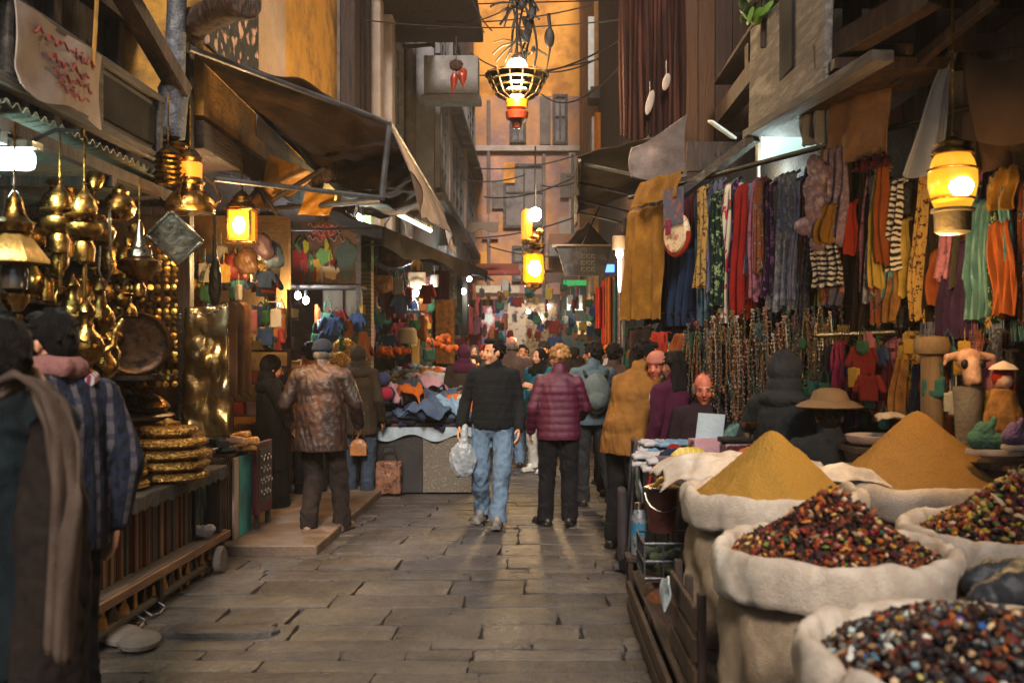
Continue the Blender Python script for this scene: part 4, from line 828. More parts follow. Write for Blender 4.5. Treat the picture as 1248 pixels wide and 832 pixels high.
dup(e1, P(128, 470, 5.6), 2.8, 'brass ewer turned away beside the stack of dark trays', .75)
dup(e1, P(122, 415, 5.5), 2.2, 'brass ewer hanging from a wire right of the onion lamps', .85)
solo('wire_hook', MB().tube([P(133, 250, 5.4), P(136, 330, 5.4), P(128, 350, 5.4), P(120, 330, 5.4), P(122, 300, 5.4)], .008), SILVER, 'bent pale wire hook among the hanging brass', 'hook')
# counter and shelf for trays
t = thing('display_counter', 'dark counter shelf holding the stacked brass trays', 'counter', (-2.7, 6.1, 0))
part(t, 'top', MB().bx(-.42, .38, -1.4, .95, .735, .765), WOOD_X, .005); part(t, 'back_panel', MB().bx(-.42, -.38, -1.38, .93, .28, .734), WOOD_D)
for x, y in ((.33, -1.3), (.33, .88), (-.36, -1.3)): part(t, 'post', MB().bx(x - .03, x + .03, y - .03, y + .03, .28, .733), WOOD_D)
m = MB(); m.slab(lambda u, v: (.385 + .006 * math.sin(u * 60), -1.4 + 2.35 * u, .76 - v * (.07 + .02 * abs(math.sin(u * 55)))), 120, 3, .006); part(t, 'fringe', m, M('grey_fringe', ['#3d3832', '#1f1b18'], sc=30))
def tray_prof(r, h): return [(0, 0), (r * .8, 0), (r * .93, h * .3), (r, h), (r * .96, h * 1.05), (r * .88, h * .45), (r * .75, h * .25), (0, h * .25)]
HAMM = M('hammered_brass', ['#a87f3e', '#6d4d20', '#c49c58'], r=.32, metal=.9, sc=30, bump=1, bsc=55)
def tray(p, r, lab, grp, h=.05, mat=HAMM, knob=False):
    m = MB(); m.lathe((0, 0, 0), [(0, 0), (r * .86, 0), (r, h * .35), (r * 1.0, h * .7), (r * .9, h), (r * .4, h * 1.12), (0, h * 1.14)], 30, wob=lambda a, k: 1 + .012 * math.sin(a * 26))
    if knob: m.lathe((0, 0, h * 1.1), [(.07, 0), (.08, .02), (.03, .035), (.02, .045), (0, .05)], 14)
    return solo('brass_tray', m, mat, lab, 'tray', p, R(0, 3), grp)
b = P(205, 582, 6.2); zz = .767
for i, (r, l) in enumerate(((.255, 'bottom'), (.26, 'second lowest'), (.262, 'third lowest'), (.25, 'second highest'), (.19, 'topmost and smallest'))):
    tray((b.x, b.y, zz), r, l + ' hammered brass tray of the stack on the display counter', 'stacked hammered trays', .062, knob=i == 4); zz += .0725
b = P(150, 585, 5.75); zz = .767
for i, l in enumerate(('bottom', 'middle', 'top')):
    tray((b.x - .02, b.y, zz), .17 - .01 * i, l + ' tray of the short tray stack behind the plaid sleeve', 'short tray stack', .06); zz += .07
# lidded bird dish on dark trays
b = Vector((-2.88, 6.75, .767)); zz = .767
DARKT = M('dark_trays', ['#2a1c12', '#4a3018', '#1a110b'], r=.4, metal=.6, sc=8)
for i in range(6):
    tray((b.x, b.y, zz), .30 - .004 * i, ('lowest', 'second', 'third', 'fourth', 'fifth', 'top')[i] + ' dark platter of the pile under the bird lidded dish', 'dark platters', .06, DARKT); zz += .069
t = thing('lidded_dish', 'gleaming brass dish whose lid carries a bird, on top of the dark platters', 'dish', (b.x + .02, b.y, zz + .005))
part(t, 'dish', MB().lathe((0, 0, 0), [(0, 0), (.2, .0), (.225, .03), (.2, .06), (.15, .1), (.09, .125), (0, .13)], 28), BRASS)
m = MB(); m.ell((0, 0, .19), (.1, .06, .055)); m.cap((.05, 0, .2), (.13, 0, .17), .03, .012); m.ell((-.06, 0, .215), (.035, .03, .05)); m.cap((-.0, 0, .1), (0, 0, .16), .03, .03); m.cap((-.02, .03, .2), (.12, .05, .2), .02, .008); m.cap((-.02, -.03, .2), (.12, -.05, .2), .02, .008); fused(t, 'bird_lid', m, BRASS, .008, 2)
m = MB(); m.cyl((0, 0, .24), (.0, 0, .42), .012, .006); part(t, 'spike', m, SILVER)
# fan of dark trays standing on edge
for i in range(7):
    m = MB(); m.lathe((0, 0, 0), tray_prof(.21, .025), 24, (PI / 2, 0, .5)); p = P(165 + i * 1.5, 418, 6.3 + i * .06)
    solo('dark_plate', m, DARKT, 'dark brass plate standing on edge in the leaning row behind the ewers', 'plate', p, 0, 'leaning dark plates')
solo('plate_rack', MB().bx(-3.0, -2.62, 6.2, 6.9, 1.42, 1.45).bx(-3.0, -2.96, 6.2, 6.9, 1.2, 1.415), WOOD_D, 'short dark rack board under the leaning plates', 'rack')
# shelves of small brass behind
t = thing('shelf_unit', 'tall dark shelf unit crowded with small brassware at the back of the brass stall', 'shelf', (-3.5, 6.0, 0))
part(t, 'back_panel', MB().bx(-.16, -.13, -1.6, 1.2, .2, 2.6), WOOD_D)
SH = (.95, 1.3, 1.62, 1.95, 2.28)
for z in SH: part(t, 'shelf', MB().bx(-.128, .2, -1.6, 1.2, z - .025, z), WOOD_M)
for y in (-1.6, -.2, 1.2): part(t, 'upright', MB().bx(.202, .23, y - .02, y + .02, .2, 2.6), WOOD_D)
PROF = {'goblet': [(.04, 0), (.045, .01), (.012, .025), (.012, .07), (.04, .1), (.05, .15), (.048, .17), (.04, .168), (.03, .11), (0, .1)],
        'pot': [(.04, 0), (.07, .03), (.08, .07), (.06, .11), (.035, .125), (.04, .14), (.02, .155), (.01, .17), (0, .175)],
        'vase': [(.03, 0), (.035, .01), (.025, .025), (.055, .08), (.05, .13), (.02, .17), (.02, .2), (.035, .225), (.03, .22), (0, .2)],
        'jar': [(.05, 0), (.055, .1), (.05, .13), (.045, .14), (.05, .15), (.03, .18), (.01, .2), (0, .205)]}
kinds = []
for k, pr in PROF.items():
    for mat, mn in ((BRASS, 'bright'), (BRASS_D, 'dull')):
        o = bpy.data.meshes.new('x'); o = mesh_of('brass_' + k, MB().lathe((0, 0, 0), pr, 14), mat); kinds.append((k, mn, o))
def scatter(mesh, name, label, cat, group, p, rz=0, s=1):
    o = link(name, mesh, None, p, rz); o.scale = (s, s, s); tag(o, label, cat, group); return o
for z in SH:
    y = 4.5
    while y < 7.15:
        k, mn, me = random.choice(kinds)
        scatter(me, 'brass_' + k, f'{mn} brass {k} on the crowded shelves of the brass stall', k, f'{mn} brass {k}s on the shelves', (-3.36 + R(-.05, .06), y, z), R(0, 6), R(.95, 1.35)); y += R(.13, .2)
# filigree curtain: strings of brass discs
DISC = M('filigree', ['#8a6428', '#c09448', '#4a3416'], kind='island', r=.35, metal=.9, bump=.3, rvar=0)
for i in range(9):
    m = MB(); z = 0
    while z > -1.0: m.lathe((R(-.008, .008), R(-.008, .008), z), [(0, -.006), (.022, 0), (0, .006)], 8, (PI / 2 + R(-.4, .4), 0, R(-.6, .6))); z -= .042
    p = P(133 + i * 10, 300, 6.55); p.z = 2.35; solo('disc_string', m, DISC, 'hanging string of small brass discs behind the fluted lamp', 'disc string', p, 0, 'strings of brass discs')
m = MB(); [m.ell((R(-.006, .006), 0, -i * .016), (.013, .013, .009), None, 6, 4) for i in range(70)]
solo('bead_strip', m, M('black_beads', ['#1a1715', '#3a3734'], r=.25, sc=30), 'dark beaded strip hanging at the stall corner beside the gold foil bag', 'bead strip', P(219, 375, 6.8))
# gold foil bag
GOLDF = M('gold_foil', ['#8a6a3c', '#6b5230', '#7d7a62'], r=.28, metal=.85, sc=3, bump=.7, bsc=6, rvar=.08)
t = thing('foil_bag', 'long crumpled gold foil bag with chain handle hanging from the post', 'bag', P(252, 375, 6.9))
m = MB(); m.slab(lambda u, v: ((u - .5) * (.3 + .04 * v) + .012 * noise.noise((v * 7, u, 4)), .045 * noise.noise((u * 3, v * 6, 1)) + .03 * (.3 - abs(noise.noise((u * 5, v * 9, 7)))), .02 * u - v * .96), 22, 40, .03); part(t, 'bag_body', m, GOLDF, ang=0)
m = MB(); [m.lathe((-.15 + .3 * q / 14, -.02, -.03 + .06 * q / 14 - .05 * math.sin(PI * q / 14)), [(.008, -.004), (.013, 0), (.008, .004)], 8, (PI / 2 * (q % 2), 0, 0)) for q in range(15)]; part(t, 'chain_handle', m, SILVER)
m = MB(); m.ell((0, 0, 0), (.05, .03, .2)); m.cyl((0, 0, .1), (0, 0, .62), .018, .008); o = link('furled_umbrella', fuse(m, .009, 1, wr=.008, wsc=20), None, P(262, 345, 7.2)); o.data.materials.append(BLACKM); tag(o, 'furled black umbrella hanging above the gold foil bag', 'umbrella')
# ---- low bench
t = thing('low_bench', 'long low wooden bench along the alley under the books, with wheels and lower rail', 'bench', (-2.6, 6.0, 0))
part(t, 'top', MB().bx(-.32, .26, -1.45, 1.12, .245, .275), M('worn_bench', ['#5d4f46', '#43382f', '#74655a'], sc=4, st=(3, .3, 3), r=.6, bump=.5, bsc=40, dirt=.3), .006)
part(t, 'edge_trim', MB().bx(.262, .285, -1.45, 1.12, .215, .268), M('worn_edge', ['#7d5a3c', '#4d3524'], sc=6, st=(3, .4, 3)), .004)
for y in (-1.35, -.1, 1.07): part(t, 'leg', MB().bx(.2, .25, y - .03, y + .03, .0, .243), BLACKM, .004); part(t, 'leg', MB().bx(-.3, -.25, y - .03, y + .03, .0, .243), BLACKM, .004)
part(t, 'lower_rail', MB().cyl((.215, -1.3, .06), (.215, .95, .075), .028), WOOD_G)
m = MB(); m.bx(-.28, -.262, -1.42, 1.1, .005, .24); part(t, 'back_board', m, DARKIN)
m = MB(); m.lathe((0, 0, 0), [(0, -.03), (.085, -.03), (.1, -.015), (.1, .015), (.085, .03), (0, .03)], 20, (0, PI / 2, 0)); part(t, 'wheel', m, M('stone_wheel', ['#4b433f', '#5d544f'], r=.9, bump=.5), loc=(.29, .86, .1))
for y in (-.55, -.25): part(t, 'handle', MB().tube([(.24, y - .1, .06), (.29, y - .1, .03), (.3, y, .015), (.29, y + .1, .03), (.24, y + .1, .06)], .008), METAL_G)
SLIP = M('pale_wood', ['#b07a34', '#8a5a24', '#c9924a'], r=.5, sc=6, bump=.2); SLIP_D = M('brown_leather_sole', ['#4a3018', '#33200f'], r=.5, sc=6)
m = MB(); m.ell((0, 0, -.05), (.018, .04, .075)); m.cap((0, 0, .02), (0, 0, .1), .014, .012); ladle = fuse(m, .006, 1); ladle.materials.append(SLIP); lad2 = ladle.copy(); lad2.materials.clear(); lad2.materials.append(SLIP_D)
for i in range(16):
    k = i % 3 == 1
    scatter(lad2 if k else ladle, 'wooden_ladle', ('dark' if k else 'pale') + ' wooden ladle hanging in the row under the low bench', 'ladle', ('dark' if k else 'pale') + ' ladles under the bench', (-2.385 + R(-.01, .0), 4.75 + i * .142, .135 + R(-.01, .01)), R(-.6, .6), R(.85, 1.05))
for (u, v, d, lab) in ((150, 775, 5.25, 'flat grey stone lying against the near end of the bench'), (170, 783, 5.15, 'second flat grey stone tucked beside the first at the bench end')):
    m = MB(); m.lathe((0, 0, .0), [(.08, 0), (.11, .02), (.11, .04), (.08, .06), (0, .062)], 18, None, 1, 1.5, wob=lambda a, k: 1 + .07 * math.sin(a * 2 + u))
    solo('flat_stone', m, M('grey_stone', ['#4b4540', '#5f5751'], r=.9, bump=.6), lab, 'stone', P(u, v, d).xy.to_3d(), .5)
# books on the bench
random.seed(5)
BK = [M('book_' + n, [c], r=.6, sc=4, bump=.1) for n, c in (('brown', '#4a3020'), ('black', '#15110f'), ('tan', '#7d5c3a'), ('rust', '#5a2d1c'), ('grey', '#4a4640'))]
PAGE = M('page_edge', ['#a8947a', '#8a775e'], sc=40, st=(.1, 8, .1), r=.9)
def book_mesh(i, h, th, dp):
    m = MB(); m.bx(-dp, 0, -th / 2, -th / 2 + .004, 0, h).bx(-dp, 0, th / 2 - .004, th / 2, 0, h).bx(-.003, .001, -th / 2 + .0041, th / 2 - .0041, 0, h); m.cm = 1; m.bx(-dp + .006, -.004, -th / 2 + .0042, th / 2 - .0042, .004, h - .005)
    return mesh_of('book', m, [BK[i], PAGE])
bks = [book_mesh(i % 5, (.43, .40, .42, .41)[i % 4], (.028, .036, .022)[i % 3], .28) for i in range(10)]
y = 5.2; names = ('brown', 'black', 'tan', 'rust', 'grey')
while y < 6.62:
    i = random.randrange(10); th = (.028, .036, .022)[i % 3]; y += th / 2 + .003
    scatter(bks[i], 'book', names[i % 5] + ' spined tall book in the row standing on the low bench', 'book', names[i % 5] + ' books on the bench', (-2.44 + R(-.012, .012), y, .277)); y += th / 2
t = thing('glass_box', 'dark framed glass box standing at the end of the row of books', 'display box', (-2.56, 6.82, .277))
m = MB()
for x in (-.13, .13):
    for yy in (-.14, .14): m.bx(x - .01, x + .01, yy - .01, yy + .01, 0, .43)
m.bx(-.14, .14, -.15, .15, .431, .45).bx(-.14, .14, -.15, .15, -.0, .012); part(t, 'frame', m, BLACKM); part(t, 'pane', MB().bx(-.12, .12, -.13, .13, .013, .43), M('case_glass', ['#4a5a62', '#23282b', '#6b7a7d'], r=.08, sc=3, st=(2, 2, .5), spec=.8, bump=0))
m = MB(); m.ell((0, 0, .05), (.09, .05, .045)); m.ell((.04, .0, .06), (.06, .05, .04)); o = link('white_bundle', fuse(m, .01, 1, wr=.015, wsc=25), None, (-2.4, 6.74, .277)); o.data.materials.append(J_WHITE); tag(o, 'small white cloth bundle lying on the bench by the glass box', 'bundle')
# cabinet end with painted boards
t = thing('cabinet', 'dark slatted cabinet with turquoise side panel at the end of the bench', 'cabinet', (-2.62, 7.75, .085))
part(t, 'body', MB().bx(-.3, .12, -.5, .42, 0, .68), WOOD_D, .006); m = MB(); [m.bx(.121, .14, -.48 + i * .06, -.455 + i * .06, .05, .65) for i in range(7)]; part(t, 'slats', m, WOOD_M)
part(t, 'turquoise_panel', MB().bx(.145, .165, .02, .36, .0, .66), M('turquoise_paint', ['#0f7d86', '#136a74', '#2a949a'], sc=2, r=.5, dirt=.2), .004); part(t, 'pale_panel', MB().bx(.143, .163, -.1, .015, .0, .66), PALE, .004)
t = thing('painted_board', 'crimson framed board with pale curling script propped beside the turquoise panel', 'board', (-2.42, 8.3, .085), -.02)
part(t, 'board', MB().bx(-.02, .02, -.22, .22, .12, .74), M('crimson_paint', ['#4d1220', '#3d0d18'], r=.5, sc=4), .004); part(t, 'panel', MB().bx(.021, .027, -.16, .16, .22, .68), M('slate_paint', ['#3a3438', '#2a2528'], sc=5)); [part(t, 'foot', MB().bx(-.02, .02, y - .02, y + .02, 0, .118), WOOD_D) for y in (-.16, .16)]
m = MB()
for r_ in range(4):
    y = -.13
    while y < .12: l = R(.05, .1); m.tube([(.032, y + l * q / 7, .3 + r_ * .1 + .025 * math.sin(q * .8 + R(0, .8))) for q in range(8)], .005, 5); y += l + .012
part(t, 'script', m, PALE)
# packets piled on the cabinet
PKT = [M('packet_' + n, [a, b2], r=.35, sc=9, kind='vor') for n, a, b2 in (('floral', '#8a6a4a', '#33404a'), ('brown', '#6d4524', '#a8763c'), ('blue', '#4a6072', '#a8a49a'), ('rose', '#7d4a44', '#c09a7c'))]
m = MB(); m.box((0, 0, 0), (.16, .12, .05)); pk = fuse(m, .012, 2, wr=.01, wsc=18)
for i in range(22):
    me = pk.copy(); me.materials.append(PKT[i % 4]); n = ('floral', 'brown', 'blue', 'rose')[i % 4]
    scatter(me, 'wrapped_packet', n + ' wrapped packet in the heap on top of the cabinet', 'packet', n + ' packets on the cabinet', (-2.72 + R(-.2, .3), 7.72 + R(-.38, .4), .80 + (.0 if i < 12 else .05 if i < 18 else .1)), (R(-.25, .25), R(-.25, .25), R(0, 3)), R(.9, 1.25))
# ---- lantern stall
YW = M('yellow_wall', ['#a86f26', '#8a561a', '#b98236'], sc=1.5, r=.85, bump=.3, dirt=.3)
solo('yellow_partition', MB().bx(-4.3, -2.9, 11.0, 11.1, .09, 3.2), YW, 'ochre painted partition at the back of the lantern stall', 'wall')
def cage_lantern(t, w, h, mat=BRASS_D, glass=AMBER, bulb=BULB):
    part(t, 'cap', MB().lathe((0, 0, h / 2), [(w * .75, 0), (w * .8, .015), (w * .5, .05), (w * .45, .07), (w * .2, .1), (.012, .14), (0, .14)], 16), mat)
    part(t, 'base', MB().lathe((0, 0, -h / 2), [(.0, -.09), (.03, -.07), (w * .5, -.03), (w * .75, -.012), (w * .72, 0), (0, 0)], 16), mat)
    for i in range(6): a = i * PI / 3; part(t, 'bar', MB().cyl((w * .6 * math.cos(a), w * .6 * math.sin(a), -h / 2), (w * .66 * math.cos(a), w * .66 * math.sin(a), h / 2), .009, n=6), mat)
    part(t, 'glass', MB().lathe((0, 0, -h / 2 + .004), [(w * .5, 0), (w * .54, h - .008)], 6), glass)
    part(t, 'bulb', MB().ell((0, 0, 0), (w * .56, w * .56, h * .3)), bulb)
t = thing('lantern', 'square amber lantern lit in the left stall under the big awning', 'lantern', P(295, 276, 8.2)); 
part(t, 'frame', MB().bx(-.11, -.09, -.11, -.09, -.13, .13).bx(.09, .11, -.11, -.09, -.13, .13).bx(-.11, -.09, .09, .11, -.13, .13).bx(.09, .11, .09, .11, -.13, .13).bx(-.12, .12, -.12, .12, -.15, -.131).bx(-.12, .12, -.12, .12, .131, .15), BRASS, .003)
part(t, 'glass', MB().bx(-.088, .088, -.088, .088, -.13, .13), AMBER); part(t, 'bulb', MB().ell((0, -.088, 0), (.05, .02, .075)), BULB); part(t, 'cap', MB().lathe((0, 0, .151), [(.15, 0), (.12, .04), (.1, .05), (.1, .07), (.08, .08), (.08, .1), (.02, .16), (0, .16)], 16), BRASS); chain(t, .3, .6)
lamp(P(295, 276, 8.0) + Vector((.05, -.12, -.34)), WARM, 42, .07)
lamp(P(300, 330, 9.0), WARM, 14, .07)
t = thing('goods_rack', 'wooden rack packed with jars and boxes in the lantern stall', 'rack', (-3.1, 10.4, .085))
for z in (.45, .85, 1.2, 1.55, 1.9): part(t, 'shelf', MB().bx(-.8, .42, -.2, .2, z - .025, z), WOOD_M)
for x in (-.8, -.2, .42): part(t, 'upright', MB().bx(x - .02, x + .02, -.23, -.202, 0, 2.2), WOOD_M)
BOX = [M('carton_' + n, [c, c2], r=.55, sc=5, bump=.1) for n, c, c2 in (('red', '#7d1f18', '#5a1612'), ('cream', '#b09468', '#8a7048'), ('brown', '#5a3a20', '#3f2814'), ('violet', '#3a2838', '#57404a'), ('blue', '#2f3f52', '#4a5c70'), ('amber', '#a86a1f', '#7d4c14'))]
bxs = []
for i, (w_, d_, h_) in enumerate(((.14, .2, .12), (.18, .2, .09), (.1, .15, .2), (.2, .22, .14), (.12, .12, .16), (.16, .2, .07))):
    me = mesh_of('carton', MB().bx(-w_ / 2, w_ / 2, -d_ / 2, d_ / 2, 0, h_).bx(-w_ / 2 - .004, w_ / 2 + .004, -d_ / 2 - .004, d_ / 2 + .004, h_ * .72, h_ + .003), BOX[i]); bxs.append((('red', 'cream', 'brown', 'violet', 'blue', 'amber')[i], w_, me))
for z in (.45, .85, 1.2, 1.55, 1.9):
    x = -3.86
    while x < -2.72:
        n, w_, me = random.choice(bxs); scatter(me, 'carton', n + ' carton on the wooden rack of the lantern stall', 'carton', n + ' cartons on the rack', (x + w_ / 2, 10.32 + R(-.03, .05), z + .087), R(-.12, .12)); x += w_ + R(.01, .05)
# hanging dark bags and straps in front of the rack
m = MB(); m.slab(lambda u, v: ((u - .5) * .16, .02 * math.sin(u * 8), -v * .75 + .05 * math.sin(u * 3)), 8, 14, .03); lst = mesh_of('leather_strip', m, M('brown_strap', ['#4a2c14', '#2f1b0c'], r=.45, sc=5))
for i in range(3): scatter(lst, 'leather_bag', 'long brown leather bag hanging right of the gold foil bag', 'bag', 'brown leather bags by the foil bag', P(276 + i * 9, 375, 7.6 + i * .2), .3)
for i, (u, v, d) in enumerate(((300, 318, 8.8), (318, 300, 8.9), (332, 310, 9.1), (285, 325, 9.0))):
    me = fuse(MB().ell((0, 0, 0), (.1, .09, .13)).ell((.05, 0, -.05), (.07, .07, .08)), .014, 2, wr=.02, wsc=14); me.materials.append((BOX[2], BOX[3], BOX[4], BOX[0])[i]); scatter(me, 'cloth_bag', ('brown', 'violet grey', 'dark blue', 'dull red')[i] + ' stuffed cloth bag hung below the amber lantern', 'bag', None, P(u, v, d))
# torn gold sheets and props under the awning
GOLDP = M('gold_paper', ['#b07a1c', '#8a5a12', '#c9923a'], r=.45, sc=3, bump=.4, bsc=12)
for i, (pts, lab) in enumerate((([(326, 186), (385, 213), (352, 240), (318, 228)], 'torn gold sheet hanging from the awning edge, upper one'), ([(372, 232), (408, 236), (402, 262), (364, 262)], 'torn gold sheet hanging from the awning edge, lower one'), ([(310, 215), (336, 232), (330, 255), (306, 250)], 'torn gold sheet beside the crossed sticks'))):
    q = [P(u, v, 8.9 - .1 * i) for u, v in pts]; c = sum(q, Vector()) / 4
    m = MB(); m.slab(lambda u, v: q[0].lerp(q[1], u).lerp(q[3].lerp(q[2], u), v) - c + Vector((0, .04 * math.sin(u * 6 + v * 4), 0)), 8, 8, .01); solo('gold_sheet', m, GOLDP, lab, 'sheet', c)
for (a, b2, lab) in (((276, 273), (322, 222), 'dark stick propped up left under the torn gold sheets'), ((312, 222), (338, 262), 'dark stick crossing the first under the torn gold sheets'), ((330, 245), (395, 205), 'long dark stick behind the torn gold sheets'), ((290, 190), (330, 255), 'dark pole slanting down from the big awning')):
    solo('stick', MB().cyl(P(*a, 8.6), P(*b2, 8.7), .022, n=8), WOOD_D, lab, 'stick')
for u, v, lab in ((385, 220, 'round'), (400, 212, 'small')):
    me = fuse(MB().ell((0, 0, 0), (.08, .07, .09)).ell((.04, .02, .06), .05), .014, 2, wr=.03, wsc=16); me.materials.append(WOOD_M); scatter(me, 'dried_gourd', lab + ' brown dried gourd hanging at the awning corner', 'gourd', None, P(u, v, 9.0))
m = MB(); [m.cyl((R(-.25, .25), R(-.05, .05), 0), (R(-.28, .28), R(-.1, .1), R(-.3, -.2)), .008, .003, 5) for i in range(90)]; solo('straw_fringe', m, STRAW, 'ragged straw fringe hanging above the painted poster', 'fringe', P(412, 245, 10.6))
# ---- poster stall
t = thing('poster_board', 'bright painted poster board with red and yellow figures above a shelf', 'poster', P(392, 303, 11.4))
part(t, 'board', MB().bx(-.36, .42, 0, .04, -.42, .38), M('poster_ground', ['#3a2415', '#5a3820', '#2a2a1c'], sc=4, r=.5))
for bb, c in (((-.34, -.17, -.016, -.001, -.4, .0), '#8f1512'), ((-.14, .02, -.012, -.001, -.36, -.12), '#b8862a'), ((.03, .2, -.014, -.001, -.36, -.2), '#c9a878'), ((-.05, .1, -.018, -.013, -.18, .0), '#5c7a3a'), ((-.1, .16, -.01, -.001, .12, .3), '#8a2a1c'), ((.2, .4, -.012, -.001, -.38, .1), '#26382e')):
    x0, x1, y0, y1, z0, z1 = bb; m = MB(); cx, cz = (x0 + x1) / 2, (z0 + z1) / 2
    m.lathe((cx, (y0 + y1) / 2, cz), [(0, -(y1 - y0) / 2), (1, -(y1 - y0) / 2), (1, (y1 - y0) / 2), (0, (y1 - y0) / 2)], 18, (PI / 2, 0, 0), (x1 - x0) / 2 * 1.1, (z1 - z0) / 2 * 1.1, wob=lambda a, k: 1 + .16 * math.sin(a * 5 + x0 * 30) + .1 * math.sin(a * 3)); part(t, 'painted_figure', m, M('paint_' + c[1:], [c], r=.5, sc=12))
m = MB()
for r_ in range(3):
    x = -.16
    while x < .2: l = R(.05, .12); m.tube([(x + l * q / 8, -.012, .27 - r_ * .075 + .03 * math.sin(q * .8 + R(0, .6)) + .02 * math.sin(q * .4 + x * 40)) for q in range(9)], .007, 5); x += l + .01
part(t, 'script', m, M('rose_script', ['#a8705a', '#8a4f42'], r=.6, bump=0))
for i in range(16):
    x, z = R(-.3, .36), R(-.36, .05); m = MB(); m.lathe((x, -.016 - i * .0006, z), [(0, -.004), (1, -.004), (1, .004), (0, .004)], 12, (PI / 2, 0, R(0, 1)), R(.02, .05), R(.04, .11), wob=lambda a, k: 1 + .25 * math.sin(a * 3 + x * 30)); part(t, 'painted_figure', m, M('paint_small_%d' % (i % 5), [('#a8901f', '#8f2018', '#3f5a2a', '#b09a7a', '#2a2018')[i % 5]], r=.5, sc=12))
t = thing('poster_shelf', 'grey wooden shelf under the painted poster', 'shelf', P(398, 348, 11.2)); part(t, 'shelf', MB().bx(-.5, .42, -.12, .3, -.03, .0), WOOD_G, .005); part(t, 'upright', MB().bx(-.5, -.45, -.1, -.05, -2.35, -.031), WOOD_M); part(t, 'upright', MB().bx(.37, .42, -.1, -.05, -2.35, .75), WOOD_G)
part(t, 'cupboard_door', MB().bx(-.1, .368, .25, .29, -1.3, -.04), M('olive_cupboard', ['#4a3d22', '#38301c', '#5a4a2c'], sc=2.5, st=(2, 2, .5), r=.6)); part(t, 'cupboard_rail', MB().bx(-.1, .368, .22, .248, -.7, -.64).bx(.1, .15, .21, .247, -1.28, -.05), WOOD_M)
for (u, v, lab) in ((363, 360, 'bare white bulb shining under the poster shelf, left one'), (373, 366, 'bare white bulb shining under the poster shelf, right one')):
    t = thing('light_bulb', lab, 'light bulb', P(u, v, 11.0)); part(t, 'glass', MB().ell((0, 0, 0), (.035, .035, .045)), BULB_W); part(t, 'socket', MB().cyl((0, 0, .04), (0, 0, .12), .02), BLACKM)
lamp(P(366, 366, 10.85), (.9, .95, 1), 16, .06)
for i, (u, v) in enumerate(((420, 430), (413, 443))):
    m = MB(); m.lathe((0, 0, 0), tray_prof(.17, .03), 22, (-PI / 2 + .25, 0, 0)); solo('copper_plate', m, HAMM, ('larger', 'smaller')[i] + ' copper plate leaning under the poster stall cupboard', 'plate', P(u, v, 10.9 - .2 * i), 0).scale = (1 - .2 * i,) * 3
# green lit pillar, bags, tube light
t = thing('shop_pillar', 'narrow shop pillar with green lit top next to the painted poster', 'pillar', P(443, 330, 12.3)); part(t, 'shaft', MB().bx(-.12, .1, 0, .2, -2.2, .0), M('striped_pillar', ['#6d6048', '#2f2a20', '#8a7a5a'], sc=6, kind='wavez', dist=4)); part(t, 'green_panel', MB().bx(-.12, .1, -.01, .2, .002, .72), M('green_panel', ['#3f5a26', '#2a4018', '#5c7a36'], sc=6)); part(t, 'lamp', MB().ell((-.05, -.06, .62), (.05, .03, .12)), EM('pale_lamp', '#dff0d8', 12))
lamp(P(440, 262, 12.1), (.85, 1, .85), 14, .06)
t = thing('strip_light', 'slanting pale strip light under the dark awning', 'lamp', P(500, 270, 12.6)); part(t, 'tube', MB().cyl((-.22, 0, .13), (.22, .5, -.06), .028), EM('pale_strip', '#e6d6bb', 1.5)); part(t, 'housing', MB().bar((-.22, .01, .17), (.22, .51, -.02), .07, .03), SILVER)
lamp(P(500, 285, 12.5), (1, .9, .75), 16, .08)
BAGC = [M('bag_' + n, [a, b2], r=.5, sc=6) for n, a, b2 in (('plum', '#3a1a22', '#26101a'), ('tan', '#8a5c34', '#6b4424'), ('black', '#14100f', '#221c1a'), ('red', '#7d1c18', '#5a1412'), ('cream', '#a8987c', '#857658'))]
def mkbag(lab, p, c, s=1, rz=0):
    t = thing('handbag', lab, 'handbag', p, rz); m = MB(); m.box((0, 0, 0), (.34, .1, .26)); m.ell((0, 0, -.06), (.18, .09, .12)); me = fuse(m, .016, 3, wr=.012, wsc=10); me.materials.append(BAGC[c]); link('bag_body', me, t); part(t, 'handle', MB().tube([(-.12, 0, .12), (-.1, 0, .26), (0, 0, .42), (.1, 0, .26), (.12, 0, .12)], .011), BAGC[(c + 2) % 5]); t.scale = (s, s, s)
for (lab, u, v, d, c, s, rz) in (('large plum handbag hanging under the pale strip light', 482, 305, 12.8, 0, 1.35, .1), ('tan handbag hanging below the plum one', 466, 345, 12.9, 1, .8, .4), ('black handbag hanging beside the green lit pillar', 458, 300, 13.2, 2, .9, .2), ('red handbag hanging deeper in the bag shop', 492, 360, 13.6, 3, .8, -.2), ('cream handbag hanging next to the yellow column', 508, 340, 14, 4, .8, .1), ('small black handbag near the twin bulbs', 503, 385, 13.8, 2, .7, .3)):
    mkbag(lab, P(u, v, d), c, s, rz)
solo('yellow_column', MB().bx(-2.0, -1.88, 15.0, 15.12, .05, 3.3), M('yellow_paint', ['#a8843c', '#86662a'], sc=2, dirt=.3), 'pale yellow shop column past the hanging handbags', 'column', bev=.008)
solo('shop_board', MB().bx(-2.02, -1.7, 15.2, 15.26, 1.1, 3.2), M('green_grey_board', ['#3f4a44', '#566058', '#2f3833'], sc=4, kind='vor'), 'grey green patterned board standing past the yellow column', 'board')
